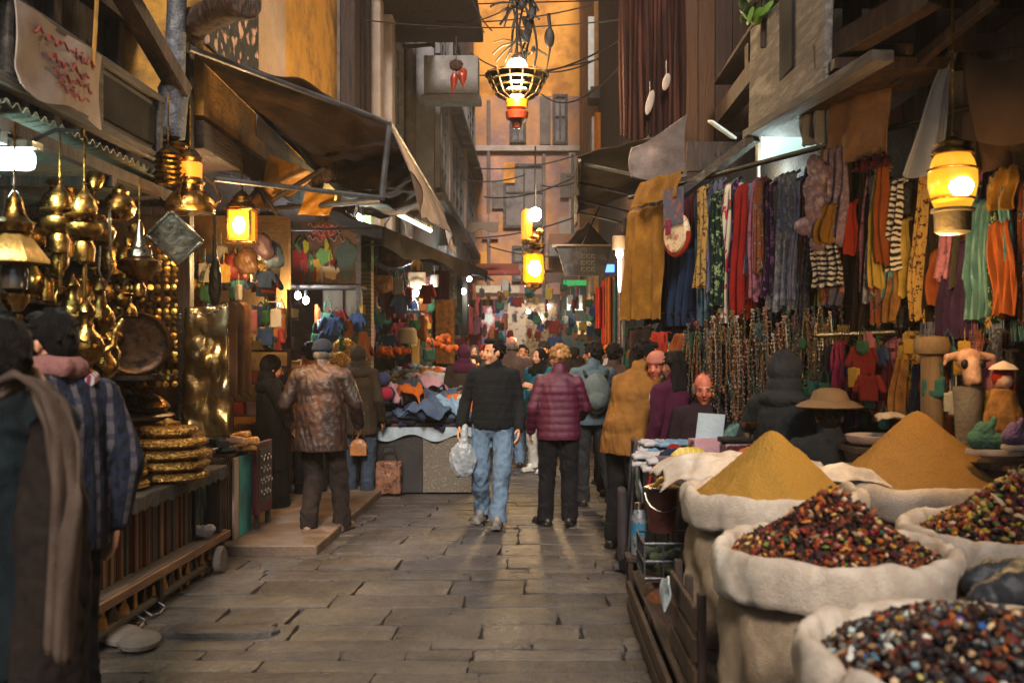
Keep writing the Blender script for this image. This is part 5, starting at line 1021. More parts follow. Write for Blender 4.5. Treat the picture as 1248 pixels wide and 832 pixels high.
for i, (u, v) in enumerate(((507, 357), (517, 356), (511, 398))):
    t = thing('light_bulb', ('left of the twin white bulbs in front of the bag shop', 'right of the twin white bulbs in front of the bag shop', 'small white bulb low in the bag shop')[i], 'light bulb', P(u, v, 14.0)); part(t, 'glass', MB().ell((0, 0, 0), (.04, .04, .055)), BULB_W); part(t, 'socket', MB().cyl((0, 0, .05), (0, 0, .4), .012), BLACKM)
lamp(P(512, 362, 13.8), (.95, .95, 1), 12, .07)
# small coloured goods hung in the bag shop
GC = [('green', '#244530'), ('orange', '#74401c'), ('white', '#8f887e'), ('red', '#5f1a16'), ('teal', '#28504e'), ('pink', '#7d4a50'), ('yellow', '#8a6a2a'), ('blue', '#20304d')]
gm = []
for n, c in GC:
    q = len(gm) % 4; m = MB()
    if q == 0: m.box((0, 0, -.08), (.17, .07, .13)); m.ell((0, 0, -.13), (.09, .045, .06)); m.tube([(-.07, 0, -.03), (-.05, 0, .1), (0, .0, .2), (.05, 0, .1), (.07, 0, -.03)], .011)
    elif q == 1: m.box((0, 0, -.1), (.12, .035, .34), (0, 0, .1)); m.box((.03, .02, -.15), (.09, .03, .3), (0, .06, .3))
    elif q == 2: m.box((0, 0, -.04), (.13, .05, .2)); m.cyl((0, 0, .05), (0, 0, .22), .012, n=6)
    else: m.box((0, 0, -.12), (.2, .04, .24)); m.cap((-.1, 0, -.01), (-.16, 0, -.14), .03, .03); m.cap((.1, 0, -.01), (.16, 0, -.14), .03, .03); m.tube([(-.05, 0, 0), (0, 0, .06), (.05, 0, 0)], .012)
    me = fuse(m, .0125, 2, wr=.012, wsc=14); me.materials.append(cloth('goods_' + n, c)); gm.append((n, me))
for i in range(70):
    n, me = gm[i % 8]; p = P(R(448, 535), R(335, 425), R(13.2, 15)); scatter(me, 'cloth_purse', n + ' small cloth purse hung in the bag shop on the left', 'purse', n + ' purses in the bag shop', p, R(-.9, .9), R(.7, 1.15))
# ---- clothes table
t = thing('clothes_table', 'long table with dark skirt and pale lace front panel carrying piles of folded clothes', 'table', (-1.35, 12.2, 0))
part(t, 'top', MB().bx(-.62, .66, -1.5, 1.6, .7, .74), WOOD_M, .005); part(t, 'skirt', MB().bx(-.6, .045, -1.49, -1.46, .02, .698).bx(-.6, -.57, -1.455, 1.58, .02, .698).bx(.61, .64, -1.455, 1.58, .02, .698), M('black_skirt', ['#141113', '#1f1a1c'], sc=4))
part(t, 'lace_panel', MB().bx(.05, .605, -1.5, -1.47, .02, .66), M('lace_panel', ['#5a5249', '#4a433b', '#6b6258'], sc=45, r=.9, bump=.6), .004); part(t, 'edge_cloth', MB().slab(lambda u, v: (-.5 + 1.16 * u, -1.52 - .012 * math.sin(u * 24), .76 - v * (.12 + .04 * math.sin(u * 13))), 40, 4, .012), M('pale_blue_cloth', ['#8a96a0', '#6d7882'], sc=6))
part(t, 'red_tray', MB().bx(-.6, .62, -1.49, -1.3, .742, .8), M('dark_red', ['#3d0f12', '#2a0a0c'], sc=4), .01)
fold = []
for i in range(3):
    m = MB(); m.box((0, 0, .028), (.36, .27, .04)); m.box((.02, .01, .05), (.3, .24, .03), (.05, .03, .1)); m.cap((-.15, -.12, .03), (.15, -.13, .03), .024, .02); fold.append(fuse(m, .011, 2, wr=.02, wsc=9 + i))
FC = [('navy', '#141a2c', '#1e2740'), ('denim blue', '#2a3548', '#3c4a60'), ('pale pink', '#a8808a', '#8a6470'), ('grey', '#5a5a60', '#3f3f46'), ('white', '#a39fa0', '#868284'), ('plum', '#54183a', '#3f102c'), ('black', '#0e0d10', '#1a181c'), ('gold leopard', '#8a6420', '#2f200c'), ('sky blue', '#6a8296', '#54697c'), ('orange', '#a8561a', '#8a4010')]
fmesh = {}
for n, a, b2 in FC:
    for i in range(3):
        me = fold[i].copy(); me.materials.append(cloth('fold_' + n.replace(' ', '_'), a, b2, **(dict(kind='vor', sc=26) if 'leopard' in n else {}))); fmesh[n, i] = me
random.seed(9)
def stack(x, y, z, k, cols, place, rz=0):
    for i in range(k):
        n = cols[i % len(cols)]; scatter(fmesh[n, i % 3], 'folded_jumper', f'{n} folded jumper in the piles on the long clothes table', 'folded clothes', n + ' folded clothes on the table', (x + R(-.06, .06), y + R(-.06, .06), z + i * .052), (R(-.16, .16), R(-.16, .16), rz + R(-.5, .5)), R(.85, 1.2))
pal = {0: ['navy', 'black', 'denim blue', 'navy'], 1: ['denim blue', 'pale pink', 'grey', 'white'], 2: ['gold leopard', 'orange', 'gold leopard', 'plum'], 3: ['plum', 'white', 'navy', 'pale pink'], 4: ['grey', 'sky blue', 'pale pink', 'white']}
for ix, x in enumerate((-1.85, -1.48, -1.12, -.84)):
    for iy, y in enumerate((10.85, 11.25, 11.65, 12.1, 12.6, 13.1, 13.5)):
        if iy < 2: c = 0; k = 3 + iy
        elif ix < 2: c = (1, 4, 4, 1, 3)[iy - 2]; k = 6 + iy
        else: c = (0, 2, 2, 3, 4)[iy - 2]; k = 4 + iy - (ix == 3)
        stack(x, y, .745, k, pal[c], '')
for i in range(34):
    n = FC[(i * 7) % 10][0]; sd = R(0, 50); m = MB(); w_ = R(.18, .32); hh = R(.06, .14)
    m.slab(lambda u, v: ((u - .5) * 2 * w_ + .03 * math.sin(v * 9 + sd), (v - .5) * 1.5 * w_ + .03 * math.sin(u * 7 + sd), hh * (noise.noise((u * 3.5 + sd, v * 3, 0)) + .5 * noise.noise((u * 8, v * 7 + sd, 0))) - .5 * max(0, abs(u - .5) - .34) - .5 * max(0, abs(v - .5) - .34)), 22, 18, .01)
    x = R(-1.9, -.8); y = R(10.75, 13.4); z = .98 + .085 * (y - 10.75) * 1.3 + (.13 if x < -1.3 else 0) + R(0, .06)
    solo('thrown_garment', m, fmesh[n, 0].materials[0], n + ' garment thrown loosely over the piles on the clothes table', 'garment', (x, y, z), R(0, 3), n + ' loose garments on the table', ang=0)
# things strewn over the piles
for i, (u, v, d, n) in enumerate(((478, 430, 12.6, 'orange'), (490, 427, 12.8, 'orange'), (468, 428, 12.5, 'orange'), (540, 412, 14.2, 'orange'), (548, 424, 14.0, 'orange'), (530, 418, 14.1, 'orange'))):
    m = MB(); [m.ell((R(-.1, .1), R(-.06, .06), R(-.05, .05)), R(.03, .05), None, 8, 6) for q in range(14)]; me = fuse(m, .014, 1, wr=.01, wsc=30); me.materials.append(cloth('orange_wool', '#a8501a', '#7d3510')); scatter(me, 'wool_garland', 'orange wool garland bunched above the folded clothes', 'garland', 'orange wool garlands', P(u, v, d))
m = MB(); m.ell((0, 0, 0), (.13, .12, .13)); me = fuse(m, .014, 2, wr=.01, wsc=30); me.materials.append(M('gold_knit', ['#8a6a2a', '#5d4418'], sc=20, bump=.8)); scatter(me, 'fur_hat', 'golden knitted hat on a stand behind the dark headscarf', 'hat', None, P(441, 428, 11.3))
m = MB(); m.lathe((0, 0, 0), [(.12, -.1), (.13, -.09), (.12, .08), (.08, .12), (0, .13)], 18); solo('knit_hat', m, cloth('beige_knit', '#8a7a62', '#6b5d48', kind='wavez', sc=12), 'beige knitted hat standing on the dark clothes behind the piles', 'hat', P(497, 410, 12.9))
for (u, v, d, c, lab) in ((470, 480, 10.5, '#7d1c34', 'crimson ball of wool hanging at the near end of the clothes piles'), (467, 462, 10.5, '#2a3050', 'blue ball of wool hanging at the near end of the clothes piles')):
    solo('wool_ball', MB().ell((0, 0, 0), .085, None, 16, 10), cloth('wool' + c[1:], c, bump=.9), lab, 'wool ball', P(u, v, d))
t = thing('patterned_sack', 'red and tan patterned shopping bag standing at the foot of the clothes table', 'bag', P(474, 575, 10.6).xy.to_3d() + Vector((0, 0, .0)))
m = MB(); m.box((0, 0, .2), (.28, .16, .36)); m.ell((0, 0, .16), (.15, .1, .17)); me = fuse(m, .014, 2, wr=.025, wsc=9); me.materials.append(M('bag_pattern', ['#4d1c18', '#7d5a40', '#2a1412', '#5d3a28'], kind='vor', sc=26, r=.7)); link('bag_body', me, t); part(t, 'handle', MB().tube([(-.1, 0, .4), (-.06, 0, .55), (.06, 0, .55), (.1, 0, .4)], .012), BAGC[2])

# small goods crowding the left stalls
random.seed(41)
STRN = MB().cyl((0, 0, 0), (0, 0, .5), .004, n=5)
for i in range(24):
    k, mn, me = random.choice(kinds); u = R(20, 225); d = R(5.4, 7.0); v = R(215, 430)
    if d < 4.6 or (u < 110 and v > 380): continue
    p = P(u, v, d)
    if p.x > -2.42: p.x = -2.42 - R(0, .4)
    if p.x < -3.25: p.x = -3.2
    scatter(me, 'brass_' + k, f'{mn} brass {k} hanging in the crowded brass stall', k, f'hanging {mn} brass {k}s', p, (R(-.5, .5) + (PI if i % 3 == 0 else 0), R(-.4, .4), R(0, 6)), R(.8, 1.3))
for i in range(60):
    n, me = random.choice(gm); p = P(R(236, 345), R(300, 410), R(8.8, 10.0)); scatter(me, 'hanging_goods', n + ' small goods hung in the lantern stall', 'goods', n + ' goods in the lantern stall', p, R(-1, 1), R(.6, 1.0))
for i in range(34):
    n, w_, me = random.choice(bxs); p = P(R(342, 395), 0, R(10.9, 11.3)); z = random.choice((.55, .85, 1.15, 1.45)); scatter(me, 'carton', n + ' carton stacked under the poster shelf', 'carton', n + ' cartons under the poster shelf', (p.x, p.y, z), R(-.2, .2), .8)
m = MB(); [m.bx(-3.1, -2.55, 10.9, 11.4, z - .025, z - .003) for z in (.55, .85, 1.15, 1.45)]; m.bx(-2.58, -2.55, 10.88, 10.9, .09, 1.6); solo('carton_shelf', m, WOOD_M, 'open board shelf of cartons below the white bulbs', 'shelf')
for i in range(40):
    n, me = random.choice(gm); p = P(R(385, 445), R(375, 480), R(10.9, 11.1)); scatter(me, 'hanging_goods', n + ' small goods hung low between the left stalls', 'goods', n + ' goods low between the left stalls', p, R(-1, 1), R(.6, .95))
# ------------------------------------------------------------------ right hand stall
random.seed(31)
def RD(u): return 5.2026 / ((u - U0) / F + .522)
def RL(u, off=0):                       # a place on the slanting scarf rail, off metres towards the back wall
    d = RD(u); return Vector(((u - U0) * d / F + .886 * off, d + .463 * off, 0))
RZL = math.atan2(-.886, .463)
def zat(v, d): return EYE + (V0 - v) * d / F
ra, rb = RL(768), RL(1290)
solo('stall_back_wall', MB().box(((ra.x + rb.x) / 2 + .46, (ra.y + rb.y) / 2 + .24, 1.58), ((rb - ra).length + .3, .06, 3.1), (0, 0, RZL)), M('stall_back', ['#1d130d', '#120c08', '#2a1c12'], sc=3, r=.9, bump=.4), 'dark board wall behind the hanging scarves', 'wall')
for z, lab in ((2.98, 'upper dark rail from which the long scarves hang'), (1.92, 'lower dark rail holding the bead strings and garments')):
    solo('hanging_rail', MB().cyl(ra + Vector((0, 0, z)), rb + Vector((0, 0, z)), .02), BLACKM, lab, 'rail')
def scarf(u0, u1, v0, v1, mat, lab, n=3, amp=.03, off=0, cat='scarf', grp=None, flare=0, lean=0, rag=.045, th=.01, name='scarf', nv=26):
    a, b_ = RL(u0, off), RL(u1, off); d = (a.y + b_.y) / 2; w = (b_ - a).length; z0, z1 = zat(v0, d), zat(v1, d); ph = R(0, 6); c = (a + b_) / 2; L_ = z0 - z1
    p2, p3, p4 = R(0, 6), R(0, 6), R(-.25, .25)
    def f(u, v):
        g = .8 + .2 * min(1, v * 2.5) + flare * v; k = .25 + .75 * min(1, v * 1.6); du = .05 * noise.noise((u * 3 + ph, v * 2.2, p2))
        y = amp * k * (math.sin((u + du) * n * 2 * PI + ph + .7 * math.sin(v * 2.3 + p3)) + .55 * math.sin((u + du) * n * 4.3 * PI + p2 + v * 1.7) + .5 * noise.noise((u * 9, v * 3, ph)))
        return ((u - .5 + du * v) * w * g + lean * v + .014 * math.sin(v * 5 + ph) + p4 * .04 * v, y - .02 * v + (.05 * (1 - v * 14) ** 2 if v < .07 else 0),
                -v * L_ * (1 + rag * (noise.noise((u * 4 + ph, 0, 1)) + .35 * noise.noise((u * 19, 0, ph)))) + (-.02 * (1 - v * 14) ** 2 if v < .07 else 0) - .02 * abs(math.sin(u * n * PI + ph)) * (1 - v))
    m = MB(); m.slab(f, max(20, n * 12), nv, th)
    return solo(name, m, mat, lab, cat, Vector((c.x, c.y, z0)), RZL, grp)
K = {}
for n, c, kw in (('ochre', ('#82591c', '#694613', '#8f6420'), dict(sc=4)), ('navy', ('#10192a', '#18243a'), {}), ('bluegrey', ('#3f5662', '#2c3e48', '#526a74'), {}), ('rose_floral', ('#a87a68', '#7d4a44', '#4a4a5a'), dict(sc=9, kind='vor')),
                 ('cream_floral', ('#b0a084', '#3a5a34', '#a82a34', '#b8a890'), dict(sc=13, kind='vor', st=(1, 1, .5))), ('red', ('#801812', '#5f110c'), {}), ('vermilion', ('#942c18', '#782010'), {}), ('black', ('#0d0c10', '#17151a'), {}),
                 ('wine', ('#3d0f18', '#2c0a12'), dict(sc=20)), ('greyknit', ('#8a8a90', '#4f4f56', '#a3a3a8'), dict(sc=28, st=(1, 1, .5))), ('purple', ('#4d1a54', '#3a1240'), {}), ('lime', ('#5f7a1c', '#a8941f', '#2f5a1c'), dict(sc=5, st=(.3, .3, 1))),
                 ('olive_stripe', ('#6d5a24', '#3a3015', '#8a7430'), dict(kind='wavez', sc=14, dist=1)), ('mauve', ('#8a7278', '#5d4a55', '#a39094'), dict(sc=12)), ('zebra', ('#14100f', '#a89c8a', '#14100f', '#b0a494'), dict(kind='wavez', sc=9, dist=6, lo=.3, hi=.7)),
                 ('orange', ('#7d4018', '#642e0e'), {}), ('yellow', ('#a88a3a', '#7d6424'), dict(sc=10)), ('darkbrown', ('#231812', '#17100c'), {}), ('aubergine', ('#221428', '#2f1c38'), {}), ('teal_silk', ('#21444a', '#456462', '#182e34'), dict(r=.4, sc=4)),
                 ('forest', ('#1c4030', '#14301f'), {}), ('pinkred', ('#7d2440', '#5a182a'), dict(sc=9)), ('gold_brown', ('#8a6030', '#4a3018'), dict(sc=14)), ('peacock', ('#12474f', '#0d343c'), {})):
    K[n] = cloth('scarf_' + n, *c, **kw)
scarf(766, 816, 248, 390, K['ochre'], 'wide flat ochre cloth at the alley end of the scarf rail', 2, .02, -.05, flare=.06, cat='cloth', name='hanging_cloth')
scarf(787, 846, 212, 246, K['ochre'], 'short crumpled ochre cloth thrown over the rail above the wide one', 1.6, .014, -.10, cat='cloth', name='hanging_cloth', lean=-.06)
scarf(812, 852, 300, 398, K['navy'], 'plain navy skirt hanging under the embroidered bag', 4, .03, .02, cat='skirt', name='hanging_skirt')
t = thing('embroidered_bag', 'round pink and cream embroidered bag with orange rim hanging among the scarves', 'bag', RL(836, -.09) + Vector((0, 0, zat(285, RD(836)))), RZL)
part(t, 'bag_body', MB().lathe((0, 0, 0), [(0, -.03), (.14, -.03), (.155, 0), (.14, .03), (0, .03)], 26, (PI / 2, 0, 0), 1, 1.1), M('embroidery', ['#b09474', '#a85a5a', '#8a6a4a', '#c0a888'], kind='vor', sc=24, r=.8)); m = MB(); m.tube([(.16 * math.cos(a), 0, .176 * math.sin(a)) for a in [PI + i * PI / 14 for i in range(15)]], .02, 8); part(t, 'rim', m, K['vermilion']); part(t, 'top_flap', MB().slab(lambda u, v: (-.13 + u * .26, -.035, .36 - v * .3), 8, 8, .012), K['rose_floral']); part(t, 'pocket', MB().box((-.06, -.045, .05), (.06, .012, .12)), K['pinkred'])
for (u0, u1, v0, v1, k, lab, n) in ((850, 868, 222, 396, 'bluegrey', 'long blue grey scarf next to the navy skirt', 2), (864, 880, 214, 372, 'rose_floral', 'rose and slate flowered scarf right of the blue grey one', 2), (878, 901, 218, 394, 'cream_floral', 'cream scarf with green and red flowers in the rail row', 3),
        (897, 916, 220, 384, 'red', 'plain deep red scarf right of the flowered cream one', 2), (911, 927, 219, 388, 'vermilion', 'bright vermilion scarf right of the deep red one', 2), (924, 938, 214, 386, 'black', 'narrow black scarf between vermilion and wine scarves', 2), (935, 954, 217, 372, 'wine', 'wine red scarf left of the grey knitted one', 2),
        (947, 981, 204, 376, 'greyknit', 'thick pale grey knitted scarf, widest of the row', 4), (977, 985, 222, 386, 'purple', 'narrow purple scarf edge beside the grey knit', 1), (981, 1006, 190, 386, 'black', 'wide black shawl right of the grey knitted scarf', 3), (1000, 1015, 238, 372, 'lime', 'lime and yellow scarf beside the wide black shawl', 2), (1003, 1017, 168, 240, 'olive_stripe', 'olive striped scarf tied above the lime one', 2)):
    scarf(u0, u1, v0, v1, K[k], lab, n, .022, -.04 if k in ('greyknit', 'red') else 0, flare=.15 if k == 'greyknit' else 0)
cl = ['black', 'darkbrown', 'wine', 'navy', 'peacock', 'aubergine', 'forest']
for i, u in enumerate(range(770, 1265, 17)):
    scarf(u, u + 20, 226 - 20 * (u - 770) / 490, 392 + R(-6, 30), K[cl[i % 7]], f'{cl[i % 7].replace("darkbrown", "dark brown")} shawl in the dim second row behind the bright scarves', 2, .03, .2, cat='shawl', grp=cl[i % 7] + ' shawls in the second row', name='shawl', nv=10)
PAT = []
for i, (c, kw) in enumerate(((('#7d2a34', '#b09a7a', '#2a3a4a', '#8a4a2a'), dict(kind='vor', sc=34)), (('#3a4a6a', '#8a8aa0', '#1c2438'), dict(sc=22, st=(1, 1, .3))), (('#8a5a2a', '#3a2010', '#b08a4a'), dict(kind='vor', sc=42)), (('#5a1a3a', '#a86a7a', '#2a0c1c'), dict(sc=16)), (('#2a4a3a', '#8a9a6a', '#14281f'), dict(kind='vor', sc=30)),
        (('#14100f', '#8a7a68', '#201a18'), dict(kind='wavez', sc=26, dist=3, lo=.3, hi=.7)), (('#8a3a1a', '#b0803a', '#4a1c10'), dict(kind='wavez', sc=18, dist=2, lo=.2, hi=.8)), (('#6a6a72', '#2c2c34', '#8a8a90'), dict(sc=40)), (('#401848', '#7a4a7a', '#22102a'), dict(kind='vor', sc=26)), (('#1c4a54', '#6a9a98', '#0f2a30'), dict(sc=20, st=(1, 1, .25))))):
    c = [tuple(q * .62 for q in S(h_)[:3]) + (1,) for h_ in c]
    PAT.append((('rose and slate', 'grey blue', 'tan leopard', 'plum', 'green flowered', 'black striped', 'rust striped', 'grey flecked', 'violet flowered', 'teal streaked')[i], cloth('pattern_%d' % i, *c, **kw)))
for i in range(64):
    n, mt = PAT[random.randrange(10)]; u = R(850, 1012) if i < 34 else R(1014, 1250); w_ = R(8, 15); v0 = 222 - 20 * (u - 770) / 490 + R(-6, 14)
    scarf(u, u + w_, v0, R(330, 402), mt, n + ' thin scarf squeezed into the crowded rail row', random.choice((1, 2)), R(.015, .03), R(-.10, .12), grp=n + ' thin scarves on the rail', lean=R(-.03, .03), rag=.06, nv=18)
for i in range(30):
    n, mt = PAT[random.randrange(10)]; u = R(1000, 1240); scarf(u, u + R(10, 20), R(395, 425), R(455, 525), mt, n + ' small garment hung low behind the spice cones', 2, .025, R(-.12, .05), cat='garment', grp=n + ' small garments hung low', name='garment', rag=.03, nv=12)
FRG = MB(); [FRG.cyl((q * .012 - .05, R(-.004, .004), 0), (q * .012 - .05 + R(-.006, .006), R(-.01, .01), R(-.12, -.08)), .003, .002, 5) for q in range(9)]; frm = [mesh_of('fringe', FRG, mt) for _, mt in PAT]
for i in range(40):
    q = random.randrange(10); u = R(850, 1240); p = RL(u, R(-.1, .05)); p.z = zat(R(380, 402), p.y); scatter(frm[q], 'tassel_fringe', PAT[q][0] + ' tassel fringe ending a scarf of the crowded rail row', 'fringe', PAT[q][0] + ' tassel fringes', p, RZL)
# knotted and patterned bunches right of the row
for (u0, u1, v0, v1, k, lab, n, off, lean) in ((1022, 1052, 172, 300, 'mauve', 'mauve scarf knotted high over the rail right of the lime scarf', 3, -.12, -.03), (1012, 1046, 285, 350, 'zebra', 'zebra patterned scarf end below the mauve knot', 3, -.16, .04), (1040, 1052, 240, 310, 'vermilion', 'small vermilion scarf showing behind the mauve knot', 1, -.05, 0), (1018, 1036, 300, 372, 'rose_floral', 'rose flowered scarf end dangling below the zebra one', 2, -.08, .02), (1028, 1046, 246, 296, 'ochre', 'short mustard scarf tied round the mauve knot', 2, -.2, -.02),
        (1050, 1070, 180, 400, 'darkbrown', 'long dark brown scarf between the two bright bunches', 2, -.02, 0), (1068, 1082, 205, 365, 'greyknit', 'grey and black fringed scarf at the left of the striped bunch', 2, -.05, 0), (1078, 1090, 200, 350, 'yellow', 'yellow scarf in the striped bunch', 2, -.09, 0), (1086, 1098, 196, 322, 'orange', 'bright orange scarf in the middle of the striped bunch', 2, -.13, .03), (1094, 1112, 214, 330, 'zebra', 'zebra striped scarf at the right of the striped bunch', 2, -.09, .02), (1088, 1104, 320, 392, 'gold_brown', 'golden brown scarf tail below the striped bunch', 2, -.06, 0),
        (1066, 1104, 186, 206, 'wine', 'wine red wrap bundled over the rail above the striped bunch', 3, -.14, 0), (1104, 1116, 260, 360, 'yellow', 'pale yellow scarf right of the zebra stripes', 1, -.04, 0),
        (1118, 1136, 220, 390, 'darkbrown', 'dark brown shawl left of the big glowing lantern', 2, -.02, 0), (1136, 1150, 300, 372, 'orange', 'orange scarf showing under the big glowing lantern', 1, -.03, 0), (1152, 1192, 290, 412, 'aubergine', 'aubergine shawl hanging under the big glowing lantern', 4, -.06, .02), (1196, 1222, 236, 390, 'teal_silk', 'shiny teal silk scarf right of the big glowing lantern', 3, -.08, -.03), (1216, 1232, 250, 392, 'wine', 'wine red shawl between silk scarf and orange cloth', 1, .0, 0), (1224, 1252, 262, 384, 'orange', 'orange and red banner cloth at the right edge', 2, -.12, .04), (1222, 1254, 200, 256, 'ochre', 'yellow cut out cloth hanging above the orange banner', 2, -.1, 0)):
    scarf(u0, u1, v0, v1, K[k], lab, n, .03, off, lean=lean, rag=.06)
# mauve knot body
m = MB(); [m.ell((R(-.05, .05), R(-.04, .04), -i * .055), (R(.05, .09), R(.04, .07), .07)) for i in range(10)]; me = fuse(m, .014, 2, wr=.03, wsc=14); me.materials.append(K['mauve']); scatter(me, 'knotted_scarf', 'lumpy mauve and grey scarf twisted into a long knot', 'scarf', None, RL(1025, -.2) + Vector((0, 0, zat(205, RD(1025)))))
# lower rail: bead strings, garments
BEAD = [('amber', '#5f3410'), ('turquoise', '#1c4040'), ('silver', '#5d5850'), ('coral', '#5a1f14'), ('black', '#100e10'), ('brown', '#33200f')]
bm_ = []
for n, c in BEAD:
    m = MB()
    for i in range(46):
        a = i / 45 * 2 * PI; m.ell((.03 * math.sin(a) * (1.0 - .5 * math.cos(a)) + R(-.003, .003), R(-.012, .012), -.25 + .25 * math.cos(a)), R(.0055, .009), None, 6, 4)
    m.ell((0, 0, -.53), (.014, .01, .025), None, 8, 6); m.tube([(.03 * math.sin(q * PI / 12) * (1 - .5 * math.cos(q * PI / 12)), 0, -.25 + .25 * math.cos(q * PI / 12)) for q in range(25)], .003, 5); bm_.append((n, mesh_of('bead_string', m, M('bead_' + n, [c, c, c, '#7d6238'], kind='island', r=.3, spec=.5, bump=0, metal=.5 if n == 'silver' else 0))))
for i in range(110):
    n, me = bm_[random.randrange(6)]; u = R(850, 1030); scatter(me, 'bead_string', n + ' bead necklace hanging from the lower rail under the scarves', 'necklace', n + ' necklaces on the lower rail', RL(u, -.02 - R(0, .14)) + Vector((0, 0, 1.92 - R(0, .28))), RZL + R(-.5, .5), R(.9, 1.3))
for i, (u0, u1, v0, v1, k, lab) in enumerate(((800, 822, 402, 440, 'vermilion', 'vermilion child dress on the lower rail at the alley end'), (826, 843, 404, 450, 'orange', 'orange tunic on the lower rail next to the child dress'), (843, 862, 402, 446, 'forest', 'dark green tunic on the lower rail'), (866, 880, 400, 455, 'rose_floral', 'rose flowered tunic on the lower rail'), (778, 798, 396, 470, 'darkbrown', 'dark brown coat at the alley end of the lower rail'),
        (1040, 1052, 412, 480, 'pinkred', 'pink red dress on the low garment rack'), (1054, 1072, 430, 520, 'aubergine', 'dark violet coat on the low garment rack'), (1066, 1078, 416, 470, 'vermilion', 'vermilion jacket on the low garment rack'), (1076, 1092, 412, 500, 'gold_brown', 'brown speckled coat on the low garment rack'), (1024, 1040, 416, 500, 'black', 'black garment at the left of the low garment rack'), (1094, 1110, 420, 505, 'wine', 'wine red coat right of the low garment rack'), (1112, 1128, 420, 510, 'gold_brown', 'golden brown robe beside the wooden posts'), (1136, 1150, 440, 520, 'navy', 'navy robe behind the wooden posts'))):
    scarf(u0, u1, v0, v1, K[k], lab, 2, .03, -.16 if u0 > 1000 else -.05, cat='garment', name='garment', flare=.12, rag=.02)
solo('garment_rail', MB().cyl(RL(1018, -.16) + Vector((0, 0, zat(409, RD(1018)))), RL(1116, -.16) + Vector((0, 0, zat(405, RD(1116)))), .014), SILVER, 'pale horizontal rail of the low garment rack', 'rail')
# upper right: curtains, tarps, posts
TANC = cloth('tan_canvas', '#7d5c40', '#644630', '#8a6a4a', sc=3); GREYC = cloth('grey_cotton', '#858588', '#6b6b70', sc=3); BRT = cloth('brown_tarp', '#5a4434', '#453325', sc=2)
scarf(1024, 1097, 60, 198, TANC, 'tan canvas curtain hung from the beams above the striped bunch', 1.3, .025, -.1, cat='curtain', name='curtain', rag=.008)
m = MB(); q = [P(1166, 45, 5.3), P(1172, 48, 5.3), P(1150, 205, 5.15), P(1104, 212, 5.3)]; c = sum(q, Vector()) / 4
m.slab(lambda u, v: q[0].lerp(q[1], u).lerp(q[3].lerp(q[2], u), v) - c + Vector((-.03 * math.sin(v * 3), .05 * math.sin(u * 9) * v + .03 * math.sin(v * 7), -.03 * math.sin(u * PI) * v)), 18, 22, .012); solo('hanging_cloth', m, GREYC, 'pale grey cotton cloth gathered at its top corner beside the big lantern', 'cloth', c)
m = MB(); q = [P(1178, 66, 5.2), P(1275, 52, 4.7), P(1275, 165, 4.6), P(1192, 172, 5.1)]; c = sum(q, Vector()) / 4
m.slab(lambda u, v: q[0].lerp(q[1], u).lerp(q[3].lerp(q[2], u), v) - c + Vector((-.05 * math.sin(v * PI), -.16 * math.sin(v * PI) * math.sin(u * PI * .8 + .4), -.07 * math.sin(u * PI) * (1 - v * .5))), 22, 16, .012); solo('tarp', m, BRT, 'brown tarp sagging like a hammock above the glowing lantern', 'tarp', c)
scarf(1180, 1262, 140, 205, BRT, 'brown sackcloth hanging straight below the sagging tarp', 2, .02, .1, cat='cloth', name='hanging_cloth', rag=.01)
for u, lab in ((1112, 'dark post right of the tan canvas curtain'), (1170, 'dark post behind the grey cotton cloth'), (1022, 'dark post left of the tan canvas curtain')):
    p = RL(u, .12); solo('post', MB().bx(-.045, .045, -.045, .045, 0, 3.97), WOOD_D, lab, 'post', p, RZL, bev=.006)
for (a, b2, d0, d1, r_, lab) in (((1000, 72), (1140, -10), 5.6, 4.8, .11, 'lowest slanting brown beam at the upper right'), ((1090, 100), (1215, -5), 5.6, 4.6, .05, 'thin pale edged batten slanting over the tan curtain'), ((985, 100), (1085, 10), 6.4, 5.4, .09, 'slanting brown beam behind the curtain top'), ((1160, 55), (1275, 45), 5.3, 4.8, .06, 'level dark batten above the sagging tarp'), ((1018, 64), (1110, 60), 5.8, 5.3, .05, 'level batten carrying the tan canvas curtain')):
    solo('beam', MB().bar(P(*a, d0), P(*b2, d1), r_, r_ * 1.3), WOOD_M, lab, 'beam', bev=.006)
bt = thing('weathered_balcony', 'weathered pale board balcony jutting over the stall at the upper right', 'balcony', (1.72, 6.3, 3.7))
WEA = M('weathered_board', ['#8a8078', '#6b625b', '#9d948a'], sc=4, st=(3, .5, 3), r=.9, bump=.7, bsc=22, dirt=.5, dsc=3)
part(bt, 'front_board', MB().bar((-.12, .72, -.08), (-.05, -.9, -.2), .05, .75), WEA, .01)
m = MB(); m.bar((-.12, .8, -.46), (.0, -1.6, -.62), .12, .06); part(bt, 'sill_beam', m, WOOD_G, .006); part(bt, 'floor', MB().bx(-.05, .62, -1.0, .7, -.5, -.44), WOOD_M); m = MB(); m.bar((-.1, .7, -.5), (-.6, 1.4, -.85), .07); part(bt, 'strut', m, WOOD_G)
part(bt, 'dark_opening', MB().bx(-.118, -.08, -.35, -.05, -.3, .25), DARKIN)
for (u, v, d, s_) in ((938, 88, 6.6, 1), (921, 62, 7, .8)):
    pass
m = MB()
for i in range(34):
    p = Vector((R(-.12, .12), R(-.12, .12), R(-.16, .14))); m.ell(p, (.045, .012, .07), (R(-.8, .8), R(-.8, .8), R(0, 3)), 6, 4)
